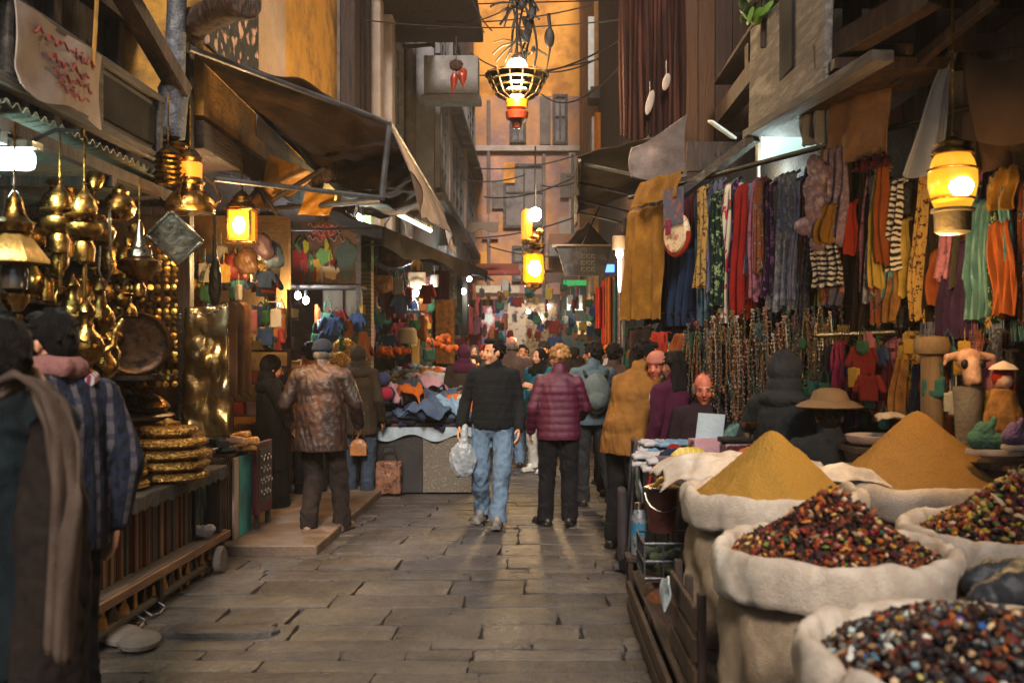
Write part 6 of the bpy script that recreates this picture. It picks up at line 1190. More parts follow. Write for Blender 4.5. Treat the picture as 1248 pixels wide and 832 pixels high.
t = thing('potted_plant', 'small leafy green plant on the weathered balcony', 'plant', P(930, 6, 6.6)); part(t, 'leaves', m, M('leaf_green', ['#3f5a1c', '#5c7a2a', '#2c4214'], kind='island', r=.5)); part(t, 'stem', MB().cyl((0, 0, -.3), (0, 0, .05), .02), WOOD_M)
t = thing('pale_papers', 'white tilted papers shaped like a lamp reflector below the dark boards', 'lamp', P(880, 158, 7.8), (.3, .55, .2)); part(t, 'shade', MB().box((0, 0, 0), (.26, .16, .025)), M('paper_white', ['#c9ccc4', '#b0b3aa'], r=.5), .015); part(t, 'arm', MB().cyl((.1, 0, .03), (.35, .1, .18), .015), BLACKM)  # pale papers built in the form of a reflector; gives no light
lp = thing('glow_panel', 'pale mint wall panel with added glow behind the scarf rail', 'light box', P(964, 190, 7.6)); part(lp, 'panel', MB().bx(-.24, .26, 0, .06, -.16, .2), EM('mint_panel', '#bfe0d6', .35), .006); part(lp, 'frame', MB().bx(-.27, -.242, -.01, .07, -.2, .24).bx(.262, .29, -.01, .07, -.2, .24).bx(-.24, .26, -.01, .07, .202, .23), PALE, .003)  # pale wall panel, its lit look put in as low emission
lamp(P(950, 205, 7.3), (.8, 1, .95), 8, .1)  # added point light going with the panel's glow
scarf(986, 1020, 98, 176, cloth('white_rag', '#8f8a88', '#77726f'), 'white rag hanging beside the tan canvas curtain', 2, .03, -.05, cat='rag', name='hanging_cloth')
m = MB(); m.slab(lambda u, v: ((u - .5) * .4, .03 * math.sin(u * 40) - .12 * v, -v * .16), 40, 4, .01); solo('tin_canopy', m, M('old_tin', ['#8a8068', '#6b5f48'], r=.6, sc=5, dirt=.4), 'little fluted tin canopy above the mint panel', 'canopy', P(965, 118, 7.2))
t = thing('plank_sign', 'brown plank sign with faded carved marks above the scarf rail', 'sign', P(885, 192, 8.2)); part(t, 'board', MB().bx(-.34, .3, 0, .04, -.12, .14), WOOD_M, .006); m = MB()
for i in range(5): m.tube([(-.1 + i * .05 + q * .008, -.006, .02 + .03 * math.sin(q * 1.5 + i)) for q in range(5)], .005, 5)
part(t, 'carved_marks', m, WOOD_D)
# big glowing lantern
t = thing('lantern', 'big barrel shaped glass lantern glowing bright amber at the right', 'lantern', P(1161, 225, 4.5))
part(t, 'glass', MB().lathe((0, 0, 0), [(.078, -.115), (.1, -.06), (.112, .0), (.11, .06), (.094, .115), (.08, .14)], 28), M('amber_glass', ['#d88c28', '#c07818'], r=.12, emit=.75, sc=4, st=(1, 1, 3), bump=0)); part(t, 'bulb', MB().ell((0, -.075, -.02), (.062, .05, .055)), BULB)
part(t, 'cap', MB().lathe((0, 0, .141), [(.1, 0), (.095, .02), (.085, .03), (.088, .05), (.04, .07), (.012, .09), (0, .09)], 24), BRASS_D); part(t, 'base', MB().lathe((0, 0, -.235), [(.06, 0), (.082, .01), (.086, .1), (.1, .105), (.098, .119), (0, .119)], 24), M('lantern_base', ['#5d5038', '#453a26'], r=.4, metal=.6, sc=8)); chain(t, .23, .9); m = MB(); [m.lathe((0, 0, z), [(.1 + k, -.006), (.108 + k, 0), (.1 + k, .006)], 26) for z, k in ((.07, .01), (-.07, -.002))]; part(t, 'bands', m, BRASS_D)
lamp(P(1161, 225, 4.5) + Vector((-.14, -.1, -.36)), WARM, 17, .08); lamp(P(1150, 320, 4.9), WARM, 4, .08)
# carved things at the right
PALEW = M('pale_carving', ['#a8806a', '#8a6450', '#b8947c'], r=.6, sc=6, bump=.3)
t = thing('bull_head', 'pale carved bull head with dark eyes set on a grey post', 'carving', P(1181, 447, 5.0)); m = MB()
m.ell((0, 0, .04), (.075, .06, .06)); m.cap((0, -.02, .02), (0, -.045, -.07), .052, .045)
for s_ in (-1, 1): m.cap((s_ * .06, 0, .06), (s_ * .12, -.01, .05), .024, .02); m.cap((s_ * .12, -.01, .05), (s_ * .135, -.01, .01), .018, .008)
fused(t, 'head', m, PALEW, .007, 2)
for s_ in (-1, 1): part(t, 'eye', MB().ell((s_ * .045, -.05, .015), (.02, .016, .026)), BLACKM)
part(t, 'mouth', MB().ell((0, -.085, -.09), (.035, .012, .007)), BLACKM)
solo('grey_post', MB().lathe((0, 0, 0), [(.055, 0), (.055, .2), (.068, .7), (.078, .84), (0, .84)], 16), M('post_grey', ['#6b6258', '#564d44'], r=.8, bump=.4), 'rounded grey post under the carved bull head', 'post', P(1180, 470, 5.0) + Vector((0, 0, -.845)))
solo('wooden_post', MB().lathe((0, 0, 0), [(.06, 0), (.06, .95), (.09, .96), (.1, 1.0), (.085, 1.05), (0, 1.06)], 16), M('post_tan', ['#6b5438', '#4f3c26'], r=.7, st=(3, 3, .4)), 'tan round post with a knitted cap left of the bull head', 'post', P(1136, 422, 5.2) + Vector((0, 0, -1.0)))
t = thing('doll', 'cloth doll with red hood and orange robe sitting at the right edge', 'doll', P(1223, 505, 4.7)); m = MB(); m.lathe((0, 0, -.1), [(0, 0), (.1, 0), (.09, .1), (.05, .22), (0, .24)], 16); fused(t, 'robe', m, K['gold_brown'], .009, 2, wr=.01, wsc=20); m = MB(); m.ell((0, 0, .17), (.045, .045, .05)); part(t, 'head', m, PALEW); m = MB(); m.ell((0, .01, .185), (.056, .05, .055)); m.cap((.03, 0, .15), (.07, 0, .02), .03, .015); fused(t, 'hood', m, K['red'], .008, 2); part(t, 'hat', MB().lathe((0, 0, .225), [(.07, 0), (.05, .02), (.01, .04), (0, .042)], 14), PALE)
def slipper(lab, p, c1, s, rz):
    t = thing('felt_slipper', lab, 'slipper', p, rz); t.scale = (s, s, s); m = MB(); m.cap((-.08, 0, .03), (.07, 0, .015), .05, .04); m.ell((-.05, 0, .06), (.05, .045, .06)); m.cap((-.02, 0, .08), (.0, 0, .13), .02, .015); fused(t, 'upper', m, cloth('felt' + c1[1:], c1, bump=.8, bsc=60), .008, 2, wr=.004, wsc=20); part(t, 'sole', MB().lathe((0, 0, -.045), [(0, 0), (.13, 0), (.135, .012), (.13, .028), (0, .03)], 22, None, 1, .45), PALE)
slipper('mint green felt slipper with pale sole on the right hand counter', P(1212, 543, 4.6), '#3f6154', 1.0, -.2); slipper('lilac felt slipper at the right edge beside the mint one', P(1245, 538, 4.5), '#5d4866', .8, .2)
solo('goods_shelf', MB().box((0, 0, 0), (.9, .4, .03), (0, 0, RZL)).box((.0, .0, -.55), (.8, .32, 1.06), (0, 0, RZL)), WOOD_D, 'dark counter under the doll and the felt slippers', 'counter', P(1228, 565, 4.75), bev=.006)
t = thing('dish', 'shallow pale blue dish lying behind the orange spice cone', 'dish', Vector((1.95, 5.47, 1.075))); part(t, 'dish', MB().lathe((0, 0, 0), tray_prof(.16, .05), 22), PALE); part(t, 'contents', MB().ell((0, 0, .02), (.12, .12, .015)), M('blue_tissue', ['#6a8a9a', '#8a9aa0'], sc=9))
solo('goods_table', MB().bx(-.35, .35, -.3, .3, .95, .985).bx(-.3, .3, -.26, .26, 0, .949), WOOD_D, 'dark low table behind the spice sacks holding the pale blue dish', 'table', (2.0, 5.5, .03), bev=.005).scale = (.6, .6, 1.05)
# ------------------------------------------------------------------ sacks
BUR = M('cotton_sack', ['#8a765f', '#74614d', '#9c8870'], sc=3, r=.92, bump=.6, bsc=190, dirt=.3, dsc=2.5, spec=.15)
BUR2 = M('cotton_sack_pale', ['#c0b1a0', '#a69584', '#cdbfae'], sc=3, r=.92, bump=.6, bsc=190, dirt=.15, dsc=2.5, spec=.15)
def sack(x, y, r, z0, z1, lab, n=72):
    t = thing('cotton_sack', lab, 'sack', (x, y, z0), 0, 'sacks of spices'); h = z1 - z0; sd = R(0, 99); lk = [(R(0, 2 * PI), R(.08, .2), R(.6, 1)) for i in range(5)]
    def wv(a, zz, am): return am * (noise.noise((math.cos(a) * 2.2 + sd, math.sin(a) * 2.2, zz * 3)) + .5 * noise.noise((math.cos(a) * 6 + sd, math.sin(a) * 6, zz * 5)))
    def body(u, v):
        a = u * 2 * PI; bul = .86 + .17 * math.sin(PI * min(1, v * .9 + .12)) - .06 * max(0, v - .75) * 4 * .5; rr = r * bul * (1 + wv(a, v, .06) + .06 * (.22 - abs(noise.noise((math.cos(a) * 3 + sd, math.sin(a) * 3 + v * 2, v * 3))))) + .012 * math.sin(a * 11 + v * 9 + 3 * noise.noise((math.cos(a) * 2, v * 4, sd)))
        return (rr * math.cos(a), rr * math.sin(a), v * h * .93)
    def surf(fn, nu, nv):
        m = MB(); g = [fn(i / nu, j / nv) for j in range(nv + 1) for i in range(nu)]; m.add(g, [[j * nu + i, j * nu + (i + 1) % nu, (j + 1) * nu + (i + 1) % nu, (j + 1) * nu + i] for j in range(nv) for i in range(nu)]); return m
    m = surf(body, n, 22); part(t, 'bag', m, BUR, ang=0)
    prof = [(1.0, -.155), (1.055, -.15), (1.075, -.10), (1.085, -.05), (1.07, -.01), (1.03, .012), (.975, .008), (.93, -.02), (.90, -.07), (.87, -.12)]
    def cuff(u, v):
        a = u * 2 * PI; k = v * (len(prof) - 1); i = min(int(k), len(prof) - 2); f = k - i; rr = prof[i][0] * (1 - f) + prof[i + 1][0] * f; zz = prof[i][1] * (1 - f) + prof[i + 1][1] * f
        dr = wv(a, v * .4, .045) + .018 * noise.noise((math.cos(a) * 7 + sd, math.sin(a) * 7, v * 3)) + .05 * (.22 - abs(noise.noise((math.cos(a) * 5 + sd, math.sin(a) * 5 + v * 1.6, v * 2.2)))); dz = .022 * noise.noise((math.cos(a) * 2.2, math.sin(a) * 2.2, sd)) + .012 * noise.noise((math.cos(a) * 7, math.sin(a) * 7, sd))
        for (a0, wd, dp) in lk[:3]:
            q = (a - a0 + PI) % (2 * PI) - PI; e = math.exp(-(q / (wd * .6)) ** 2); dr -= .03 * e * dp * math.sin(PI * v); dz -= .02 * e * dp
        return (r * (rr + dr) * math.cos(a), r * (rr + dr) * math.sin(a), h + zz + dz)
    m = surf(cuff, n * 2, 18); part(t, 'rolled_cuff', m, BUR2, ang=0)
    return t
def powder(x, y, r, z0, z1, mat, lab, skew=(0, 0)):
    m = MB(); sd = R(0, 99); nu, nv = 220, 110; g = []
    for j in range(nv + 1):
        t_ = j / nv
        for i in range(nu):
            a = 2 * PI * i / nu; rr = r * t_; q = (t_ * 1.02) ; z = (z1 - z0) * (1 - q) * 1.0 + .035 * (z1 - z0) * math.cos(q * PI)
            z = (z1 - z0) * max(-.02, 1.03 - math.sqrt((t_ * 1.03) ** 2 + .012) - .03 * math.sin(PI * t_) + .02 * math.sin(3 * a + sd) * t_)
            px, py = rr * math.cos(a), rr * math.sin(a); z += (.045 * noise.noise((px * 3.2 + sd, py * 3.2, 0)) + .02 * (.2 - abs(noise.noise((px * 6, py * 6 + sd, 0))))) * min(1, t_ * 3) + .008 * noise.noise((px * 17 + sd, py * 17, 0)) + .004 * noise.noise((px * 75, py * 75, sd)) + .002 * noise.noise((px * 150, py * 150, sd))
            g.append((px + skew[0] * (1 - t_), py + skew[1] * (1 - t_), z))
    m.add(g, [[j * nu + i, j * nu + (i + 1) % nu, (j + 1) * nu + (i + 1) % nu, (j + 1) * nu + i][::-1] for j in range(nv) for i in range(nu)])
    return solo('spice_heap', m, mat, lab, 'spice heap', (x, y, z0), ang=0)
def pods(x, y, r, z0, z1, n, mats, lab, size=(.010, .017), name='pod_heap', flat=.0):
    m = MB(); sd = R(0, 99)
    def top(px, py): q = math.hypot(px, py) / r; return (z1 - z0) * (max(0, 1 - q) * (1 - flat) + flat * max(0, 1 - q * q)) + .02 * noise.noise((px * 6 + sd, py * 6, 0))
    m.cm = len(mats); nu, nv = 40, 14; g = [((r * j / nv) * math.cos(2 * PI * i / nu), (r * j / nv) * math.sin(2 * PI * i / nu), top((r * j / nv) * math.cos(2 * PI * i / nu), (r * j / nv) * math.sin(2 * PI * i / nu)) - .012) for j in range(nv + 1) for i in range(nu)]
    m.add(g, [[j * nu + i, j * nu + (i + 1) % nu, (j + 1) * nu + (i + 1) % nu, (j + 1) * nu + i][::-1] for j in range(nv) for i in range(nu)])
    for i in range(n):
        q = math.sqrt(R(0, 1)) * r; a = R(0, 2 * PI); px, py = q * math.cos(a), q * math.sin(a); s_ = R(*size); el = R(1, 1.5) if R(0, 1) > .12 else R(1.8, 2.8); m.cm = random.choices(range(len(mats)), [w_ for _, w_ in mats])[0]
        n0 = len(m.v); m.ell((px, py, top(px, py) + R(-.004, .012)), (s_ * el, s_ * R(.7, 1), s_ * R(.5, 1)), (R(-.9, .9), R(-.9, .9), R(0, 3.1)), 6, 5); c_ = Vector((px, py, top(px, py) + .004)); m.v[n0:] = [tuple(c_ + (Vector(q_) - c_) * R(.72, 1.22)) for q_ in m.v[n0:]]
    return solo(name, m, [q for q, _ in mats] + [M('pod_bed', ['#1d110c', '#2c1a12'], r=.8)], lab, 'dried pods', (x, y, z0), kind='stuff', ang=0)
def pm(n, *c, **k): return M('pod_' + n, list(c), kind='island', r=.6, bump=.6, bsc=90, rvar=0, spec=.12)
P_BRN = pm('brown', '#3a2014', '#4d2c1a', '#241510', '#5d3520', '#2f1a12'); P_RED = pm('red', '#5a1a14', '#6d261c', '#3f100d', '#7a3420'); P_ORG = pm('orange', '#945020', '#7d3c16', '#a06a30'); P_YEL = pm('yellow', '#b08a2a', '#a89a54', '#8a7430')
P_DRK = pm('dark', '#151013', '#201a1c', '#0f0c0c', '#2a2224'); P_GRN = pm('green', '#3a5a2a', '#5c6a30', '#2a4a34'); P_TAN = pm('tan', '#a08060', '#b59a7a', '#7d6044'); P_MAG = pm('magenta', '#6a1832', '#451a38', '#7a1c2c'); P_BLU = pm('blue', '#2a4a7a', '#3a5a6a', '#4a3a6a'); P_PAL = pm('pale', '#9aa39a', '#6d7d80', '#b0aca0'); P_GRY = pm('grey', '#4a4844', '#5d5a52', '#3a3a3c')
sack(1.03, 3.3, .385, .27, .93, 'front cotton sack with broad rolled cuff filled with brown and red pods'); pods(1.03, 3.3, .35, .885, 1.125, 2500, ((P_BRN, 9), (P_RED, 6), (P_ORG, 3.5), (P_DRK, 4), (P_GRN, .4), (P_TAN, 1.8), (P_MAG, .4), (P_YEL, .5)), 'heap of small brown and red dried pods in the front sack', (.0065, .0115))
sack(1.10, 4.42, .395, .27, .965, 'cotton sack under the mustard yellow spice cone'); powder(1.10, 4.42, .375, .90, 1.265, M('mustard_spice', ['#956e2e', '#a27a38', '#866226'], sc=160, r=.95, bump=1, bsc=150, spec=.05, rvar=0), 'tall cone of mustard yellow ground spice')
sack(1.99, 4.95, .52, .27, .95, 'wide cotton sack under the orange brown spice cone'); powder(1.99, 4.95, .495, .89, 1.33, M('cumin_spice', ['#8f6a38', '#9c7642', '#815d2e'], sc=160, r=.95, bump=1, bsc=150, spec=.05, rvar=0), 'broad cone of orange brown ground spice behind the pods')
sack(1.86, 3.62, .42, .27, .93, 'cotton sack at the right filled with many coloured pods'); pods(1.86, 3.62, .385, .875, 1.16, 1900, ((P_RED, 5), (P_ORG, 4), (P_YEL, 3.4), (P_DRK, 4), (P_GRN, 1.6), (P_MAG, 2.2), (P_TAN, 2), (P_BRN, 3), (P_BLU, .5)), 'many coloured heap of red, orange and yellow pods at the right', (.008, .0145))
sack(1.06, 2.27, .40, .27, .89, 'nearest cotton sack at the bottom edge filled with grey and brown pods'); pods(1.06, 2.27, .365, .84, .985, 2000, ((P_DRK, 7), (P_BRN, 8), (P_GRY, 5), (P_TAN, 1.5), (P_RED, 2.5), (P_ORG, .9), (P_PAL, 1), (P_BLU, .5), (P_YEL, .5)), 'heap of grey, brown and blue flecked pods in the nearest sack', (.007, .0125), flat=.5)
sack(1.24, 5.42, .36, .27, .96, 'pale cotton sack behind the mustard cone'); powder(1.24, 5.42, .33, .90, 1.08, M('rust_spice', ['#a0561c', '#8a4414'], sc=50, r=.95, bump=.8, bsc=130), 'low heap of rust orange ground spice behind the mustard cone')
sack(2.72, 4.55, .38, .27, .95, 'cotton sack at the right edge behind the many coloured pods'); powder(2.72, 4.55, .35, .89, 1.0, M('brown_grain', ['#5d4430', '#4a3424'], sc=50, r=.95, bump=.8, bsc=110), 'flat heap of dull brown grain at the right edge')
t = thing('black_bag', 'crumpled black plastic bag lying between the two pod sacks', 'bag', (1.5, 2.84, .88)); m = MB(); m.ell((0, 0, -.3), (.26, .25, .3)); m.cap((-.2, -.1, 0), (.12, .05, .055), .055, .05); m.cap((-.1, .16, 0), (.22, .12, .05), .05, .05); m.ell((.3, 0, -.05), (.12, .15, .12)); fused(t, 'bag_body', m, M('black_plastic', ['#17171a', '#232326'], r=.55, bump=.5, bsc=20, sc=5), .012, 2, wr=.035, wsc=9); part(t, 'contents', MB().ell((.0, .02, .0), (.12, .07, .035)), PALE)
t = thing('sack_platform', 'low slatted wooden platform on which the spice sacks stand', 'platform', (1.7, 3.7, 0))
for i in range(9): x = -1.12 + i * .29; part(t, 'deck_board', MB().bx(x, x + .27, -2.3, 2.1, .235, .265), WOOD_X, .004)
for z in (.03, .13): part(t, 'side_board', MB().bx(-1.15, -1.125, -2.3, 2.1, z, z + .075), WOOD_M, .004)
for y in (-2.2, -1, .2, 1.2, 2.0): part(t, 'leg', MB().bx(-1.12, -1.06, y - .04, y + .04, 0, .234), WOOD_D)
t = thing('wooden_crate', 'slatted wooden crate wedged against the sacks at the alley edge', 'crate', (.63, 3.95, .27)); m = MB()
for z in (.02, .14, .26): part(t, 'slat', MB().bx(-.03, -.012, -.32, .32, z, z + .09), WOOD_M, .003)
for y in (-.3, 0, .3): part(t, 'post', MB().bx(-.011, .02, y - .025, y + .025, 0, .4), WOOD_D, .003)
m = MB(); m.slab(lambda u, v: (-.045 + .012 * math.sin(v * 4 + u * 3), (u - .5) * .2 * (1 - .5 * v), -.13 * v + .02 * math.sin(u * 5)), 8, 8, .006); solo('plastic_scrap', m, M('plastic_pale', ['#8a9498', '#a3aaac'], r=.3, sc=5), 'pale plastic scrap caught on the wooden crate', 'plastic scrap', (.6, 4.1, .62))
# white cloths thrown about behind the sacks
for i, (u, v, d, s_, lab) in enumerate(((880, 575, 5.0, .3, 'white cloth spread in front of the rust orange heap'), (1022, 582, 4.66, .17, 'white cloth tucked between the two spice cones'), (1086, 508, 5.4, .07, 'white paper twist behind the tip of the orange cone'))):
    sd = R(0, 50); m = MB()
    def crump(u, v):
        x, y = (u - .5) * 2, (v - .5) * 2; e = max(0, 1 - (x * x + y * y) * .5)
        z = s_ * (.30 * e + .16 * noise.noise((x * 1.2 + sd, y * 3.4, 0)) + .07 * noise.noise((x * 3.3, y * 7 + sd, 3)) - .5 * max(0, abs(x) - .7) - .5 * max(0, abs(y) - .7))
        return (x * s_ * 1.15 + .1 * s_ * math.sin(y * 4 + sd), y * s_ * .7 + .12 * s_ * math.sin(x * 5), z)
    m.slab(crump, 40, 30, .008); solo('spread_cloth', m, BUR2, lab, 'cloth', P(u, v, d), R(-.3, .3), ang=0)
# ------------------------------------------------------------------ things along the alley edge
t = thing('bucket', 'red and grey bucket holding yellow fruit at the alley edge', 'bucket', (.70, 5.3, .60)); part(t, 'pail', MB().lathe((0, 0, 0), [(.075, 0), (.092, .24), (.1, .25), (.092, .25), (.08, .2), (0, .2)], 24), M('red_pail', ['#3a1c1a', '#4f2420', '#3a3532'], sc=5, r=.4)); part(t, 'rim', MB().lathe((0, 0, .245), [(.093, -.008), (.104, 0), (.093, .008)], 24), SILVER); part(t, 'handle', MB().tube([(.1 * math.cos(a), -.1 * math.sin(a) * .5 - .03, .22 - .1 * math.sin(a)) for a in [i * PI / 8 for i in range(9)]], .005), SILVER)
for i, (x, y) in enumerate(((-.04, -.02), (.04, .0), (0, .04), (.0, -.05), (.0, 0))): me = mesh_of('yellow_fruit', MB().ell((0, 0, 0), (.04, .035, .03)), M('fruit_yellow', ['#a88a24', '#b8702a', '#8a7a2a'], sc=5, r=.45)); scatter(me, 'yellow_fruit', 'yellow fruit heaped in the red and grey bucket', 'fruit', 'fruit in the bucket', (.70 + x, 5.3 + y, .845 + (.03 if i == 4 else 0)), R(0, 3))
t = thing('wire_crate', 'rusty wire crate of dark herbs under the bucket', 'crate', (.72, 5.2, .40)); m = MB()
for z in (0, .09, .185): m.tube([(-.15, -.18, z), (.15, -.18, z), (.15, .18, z), (-.15, .18, z), (-.15, -.18, z)], .008)
for x in (-.15, -.05, .05, .15):
    for y in (-.18, .18): m.cyl((x, y, 0), (x, y, .185), .006, n=5)
for y in (-.09, 0, .09): m.cyl((-.15, y, 0), (-.15, y, .185), .006, n=5)
part(t, 'wire_frame', m, METAL_G); m = MB(); [m.ell((R(-.12, .12), R(-.15, .15), R(.02, .12)), (.035, .012, .03), (R(-1, 1), R(-1, 1), 0), 6, 4) for i in range(60)]; part(t, 'herbs', m, M('dark_herbs', ['#2a3018', '#1c2012', '#3a3a20'], kind='island', r=.7)); part(t, 'base_board', MB().bx(-.15, .15, -.18, .18, -.02, -.006), WOOD_M)
t = thing('clay_jar', 'tall rusty brown clay jar standing on the paving under the wire crate', 'jar', (.74, 5.15, 0)); part(t, 'jar', MB().lathe((0, 0, 0), [(.0, .0), (.11, 0), (.15, .1), (.15, .3), (.12, .36), (.13, .375), (.0, .375)], 24), M('rust_clay', ['#4d2a1a', '#6d3a1c', '#33201a', '#7d5a44'], sc=5, r=.6, bump=.4)); part(t, 'label', MB().lathe((0, 0, .1), [(.152, 0), (.153, .16)], 24), M('jar_wrap', ['#4a4038', '#6b5a4c'], r=.35, sc=6))
t = thing('market_table', 'long market table on the right edge of the alley heaped with small goods', 'table', (1.28, 6.6, 0)); part(t, 'top', MB().bx(-.5, .3, -.65, .55, .77, .81), WOOD_M, .005); part(t, 'cloth_skirt', MB().slab(lambda u, v: (-.515 + .012 * math.sin(u * 40), -.66 + 1.22 * u, .80 - v * .72), 60, 6, .012), M('dark_skirt_cloth', ['#251a1c', '#171214', '#3a2a2c'], sc=3)); part(t, 'end_panel', MB().bx(-.5, .3, -.67, -.645, .03, .768), WOOD_D)
for x, y in ((-.45, -.6), (.25, -.6), (-.45, .5), (.25, .5)): part(t, 'leg', MB().bx(x - .03, x + .03, y - .03, y + .03, 0, .769), WOOD_D)
m = MB(); m.slab(lambda u, v: (-.02 * math.sin(v * 5) + .1 * u * (1 - v), (u - .5) * .3, -.38 * v + .02 * math.sin(u * 8)), 12, 12, .015); solo('red_cloth', m, K['red'], 'bright red cloth hanging off the near corner of the market table', 'cloth', (.74, 6.25, .84))
m = MB(); m.slab(lambda u, v: (-.02 * math.sin(v * 5), (u - .5) * .5 + .02 * math.sin(v * 8), -.34 * v + .03 * math.sin(u * 8)), 12, 12, .015); solo('white_cloth', m, cloth('pale_towel', '#8f979c', '#757d84'), 'pale towel hanging off the table edge by the mustard jacket', 'towel', (.74, 6.95, .84))
t = thing('thermos', 'patterned flask with a blue label standing in front of the market table', 'flask', (.68, 6.3, .26)); part(t, 'body', MB().lathe((0, 0, 0), [(0, 0), (.055, 0), (.055, .24), (.04, .28), (.03, .3), (0, .3)], 18), M('flask_print', ['#3a3e44', '#1f1f24', '#585b5f'], kind='vor', sc=40, r=.4)); part(t, 'label', MB().lathe((0, 0, .13), [(.0562, 0), (.0562, .08)], 18), M('blue_label', ['#1c4a5f', '#27607a'], r=.4)); part(t, 'cap', MB().lathe((0, 0, .301), [(.033, 0), (.033, .04), (0, .045)], 14), SILVER)
solo('flask_stool', MB().bx(-.09, .09, -.1, .1, .225, .255).bx(-.08, -.05, -.09, -.06, 0, .224).bx(.05, .08, -.09, -.06, 0, .224).bx(-.08, -.05, .06, .09, 0, .224).bx(.05, .08, .06, .09, 0, .224), WOOD_D, 'low dark stool under the patterned flask', 'stool', (.68, 6.3, 0), bev=.003)
solo('black_board', MB().box((0, 0, .26), (.03, .2, .52), (0, .1, 0)), BLACKM, 'narrow black board leaning by the patterned flask', 'board', (.74, 5.95, 0), .6, bev=.004)
t = thing('hand_trolley', 'upright luggage trolley with black wheels parked beside the market table', 'trolley', (.66, 7.0, 0)); m = MB(); m.cyl((-.0, -.12, .08), (.06, -.12, .95), .012); m.cyl((0, .12, .08), (.06, .12, .95), .012); m.cyl((.06, -.12, .95), (.06, .12, .95), .014); part(t, 'frame', m, METAL_G)
for y in (-.15, .15): m = MB(); m.lathe((0, 0, 0), [(0, -.015), (.06, -.015), (.07, 0), (.06, .015), (0, .015)], 18, (PI / 2, 0, 0)); part(t, 'wheel', m, BLACKM, loc=(0, y, .07))
part(t, 'toe_plate', MB().bx(-.1, .02, -.12, .12, .02, .035), METAL_G); part(t, 'bag', MB().bx(-.06, .0, -.1, .1, .05, .6), M('trolley_bag', ['#221c1e', '#2f282a'], sc=4), .02)
# goods on the market table
for i, (u, v, d, n, k, lab) in enumerate(((812, 528, 6.95, 'sky blue', 3, ''), (795, 522, 7.0, 'white', 3, ''), (790, 540, 6.6, 'white', 2, ''), (826, 520, 7.0, 'sky blue', 3, ''), (806, 550, 6.3, 'white', 2, ''))):
    p = P(u, v, d)
    for q in range(k): scatter(fmesh[n, q % 3], 'folded_cloth', n + ' folded cloth in the piles on the market table', 'folded cloth', n + ' folded cloths on the market table', (p.x + R(-.02, .02), p.y, .812 + q * .05), R(-.4, .4), .62)
t = thing('tissue_box', 'white and rose paper carton standing on the market table', 'carton', (1.18, 6.5, .812), .25); part(t, 'box', MB().bx(-.13, .13, -.06, .06, 0, .2), M('rose_paper', ['#8a626a', '#9d7a80'], r=.7, sc=4), .004); part(t, 'card', MB().box((.02, .02, .27), (.2, .008, .2), (.1, .08, 0)), M('blue_white_card', ['#9aa8b0', '#8a98a3'], r=.6))
t = thing('striped_gourd', 'yellow and green striped melon on the market table', 'melon', (1.0, 6.2, .9)); part(t, 'fruit', MB().lathe((0, 0, 0), [(0, -.085), (.06, -.075), (.12, -.02), (.12, .03), (.07, .075), (0, .085)], 30, wob=lambda a, k: 1 + .04 * abs(math.sin(a * 7))), M('gourd_stripes', ['#a8903a', '#5a5a2a', '#b8a24a'], kind='wavex', sc=9, r=.5, dist=2)); part(t, 'stalk', MB().cyl((0, 0, .08), (.02, 0, .12), .012), WOOD_M)
t = thing('purse', 'dark crimson clasp purse standing on the market table', 'purse', (1.38, 6.25, .812), .15); part(t, 'body', MB().bx(-.17, .17, -.05, .05, 0, .2), M('crimson_purse', ['#2f0f18', '#3d1420'], r=.4), .02); part(t, 'clasp_frame', MB().bx(-.18, .18, -.056, .056, .2, .235), BLACKM, .008)
t = thing('record_box', 'open box of thin spined booklets with a bowl of yellow powder on it', 'box', (1.5, 6.3, .812)); part(t, 'box', MB().bx(-.14, .16, -.1, .12, 0, .02), WOOD_M)
for i in range(8): part(t, 'booklet', MB().bx(-.13 + i * .035, -.105 + i * .035, -.09, .1, .021, .27 + R(-.02, .01)), (BK[i % 5]), .002)
t = thing('powder_bowl', 'shallow bowl of bright yellow powder on the booklets', 'bowl', (1.5, 6.3, 1.092)); part(t, 'bowl', MB().lathe((0, 0, 0), tray_prof(.15, .05), 20), BRASS_D); part(t, 'powder', MB().lathe((0, 0, .02), [(.13, 0), (.1, .03), (.03, .055), (0, .058)], 18), M('yellow_powder', ['#b8861a', '#a07212'], sc=40, r=.95))
for i, (x, y, c, lab) in enumerate(((1.48, 6.75, 'teal_silk', 'shiny teal cloth bundle next to the bald vendor'), (1.5, 6.95, 'black', 'black cloth bundle beside the shiny teal one'), (.95, 6.55, 'red', 'small red knitted bundle on the market table'), (.9, 6.4, 'navy', 'small blue bundle on the near end of the market table'), (1.38, 7.0, 'rose_floral', 'rose flowered umbrella bundle by the bead strings'))):
    s_ = .16 if x > 1.4 else .08; me = fuse(MB().ell((0, 0, s_ * .9), (s_ * 1.1, s_, s_ * .9)).ell((s_ * .5, 0, s_ * .6), s_ * .7), .013, 2, wr=.03, wsc=12); me.materials.append(K[c]); scatter(me, 'cloth_bundle', lab, 'bundle', None, (x, y, .812))
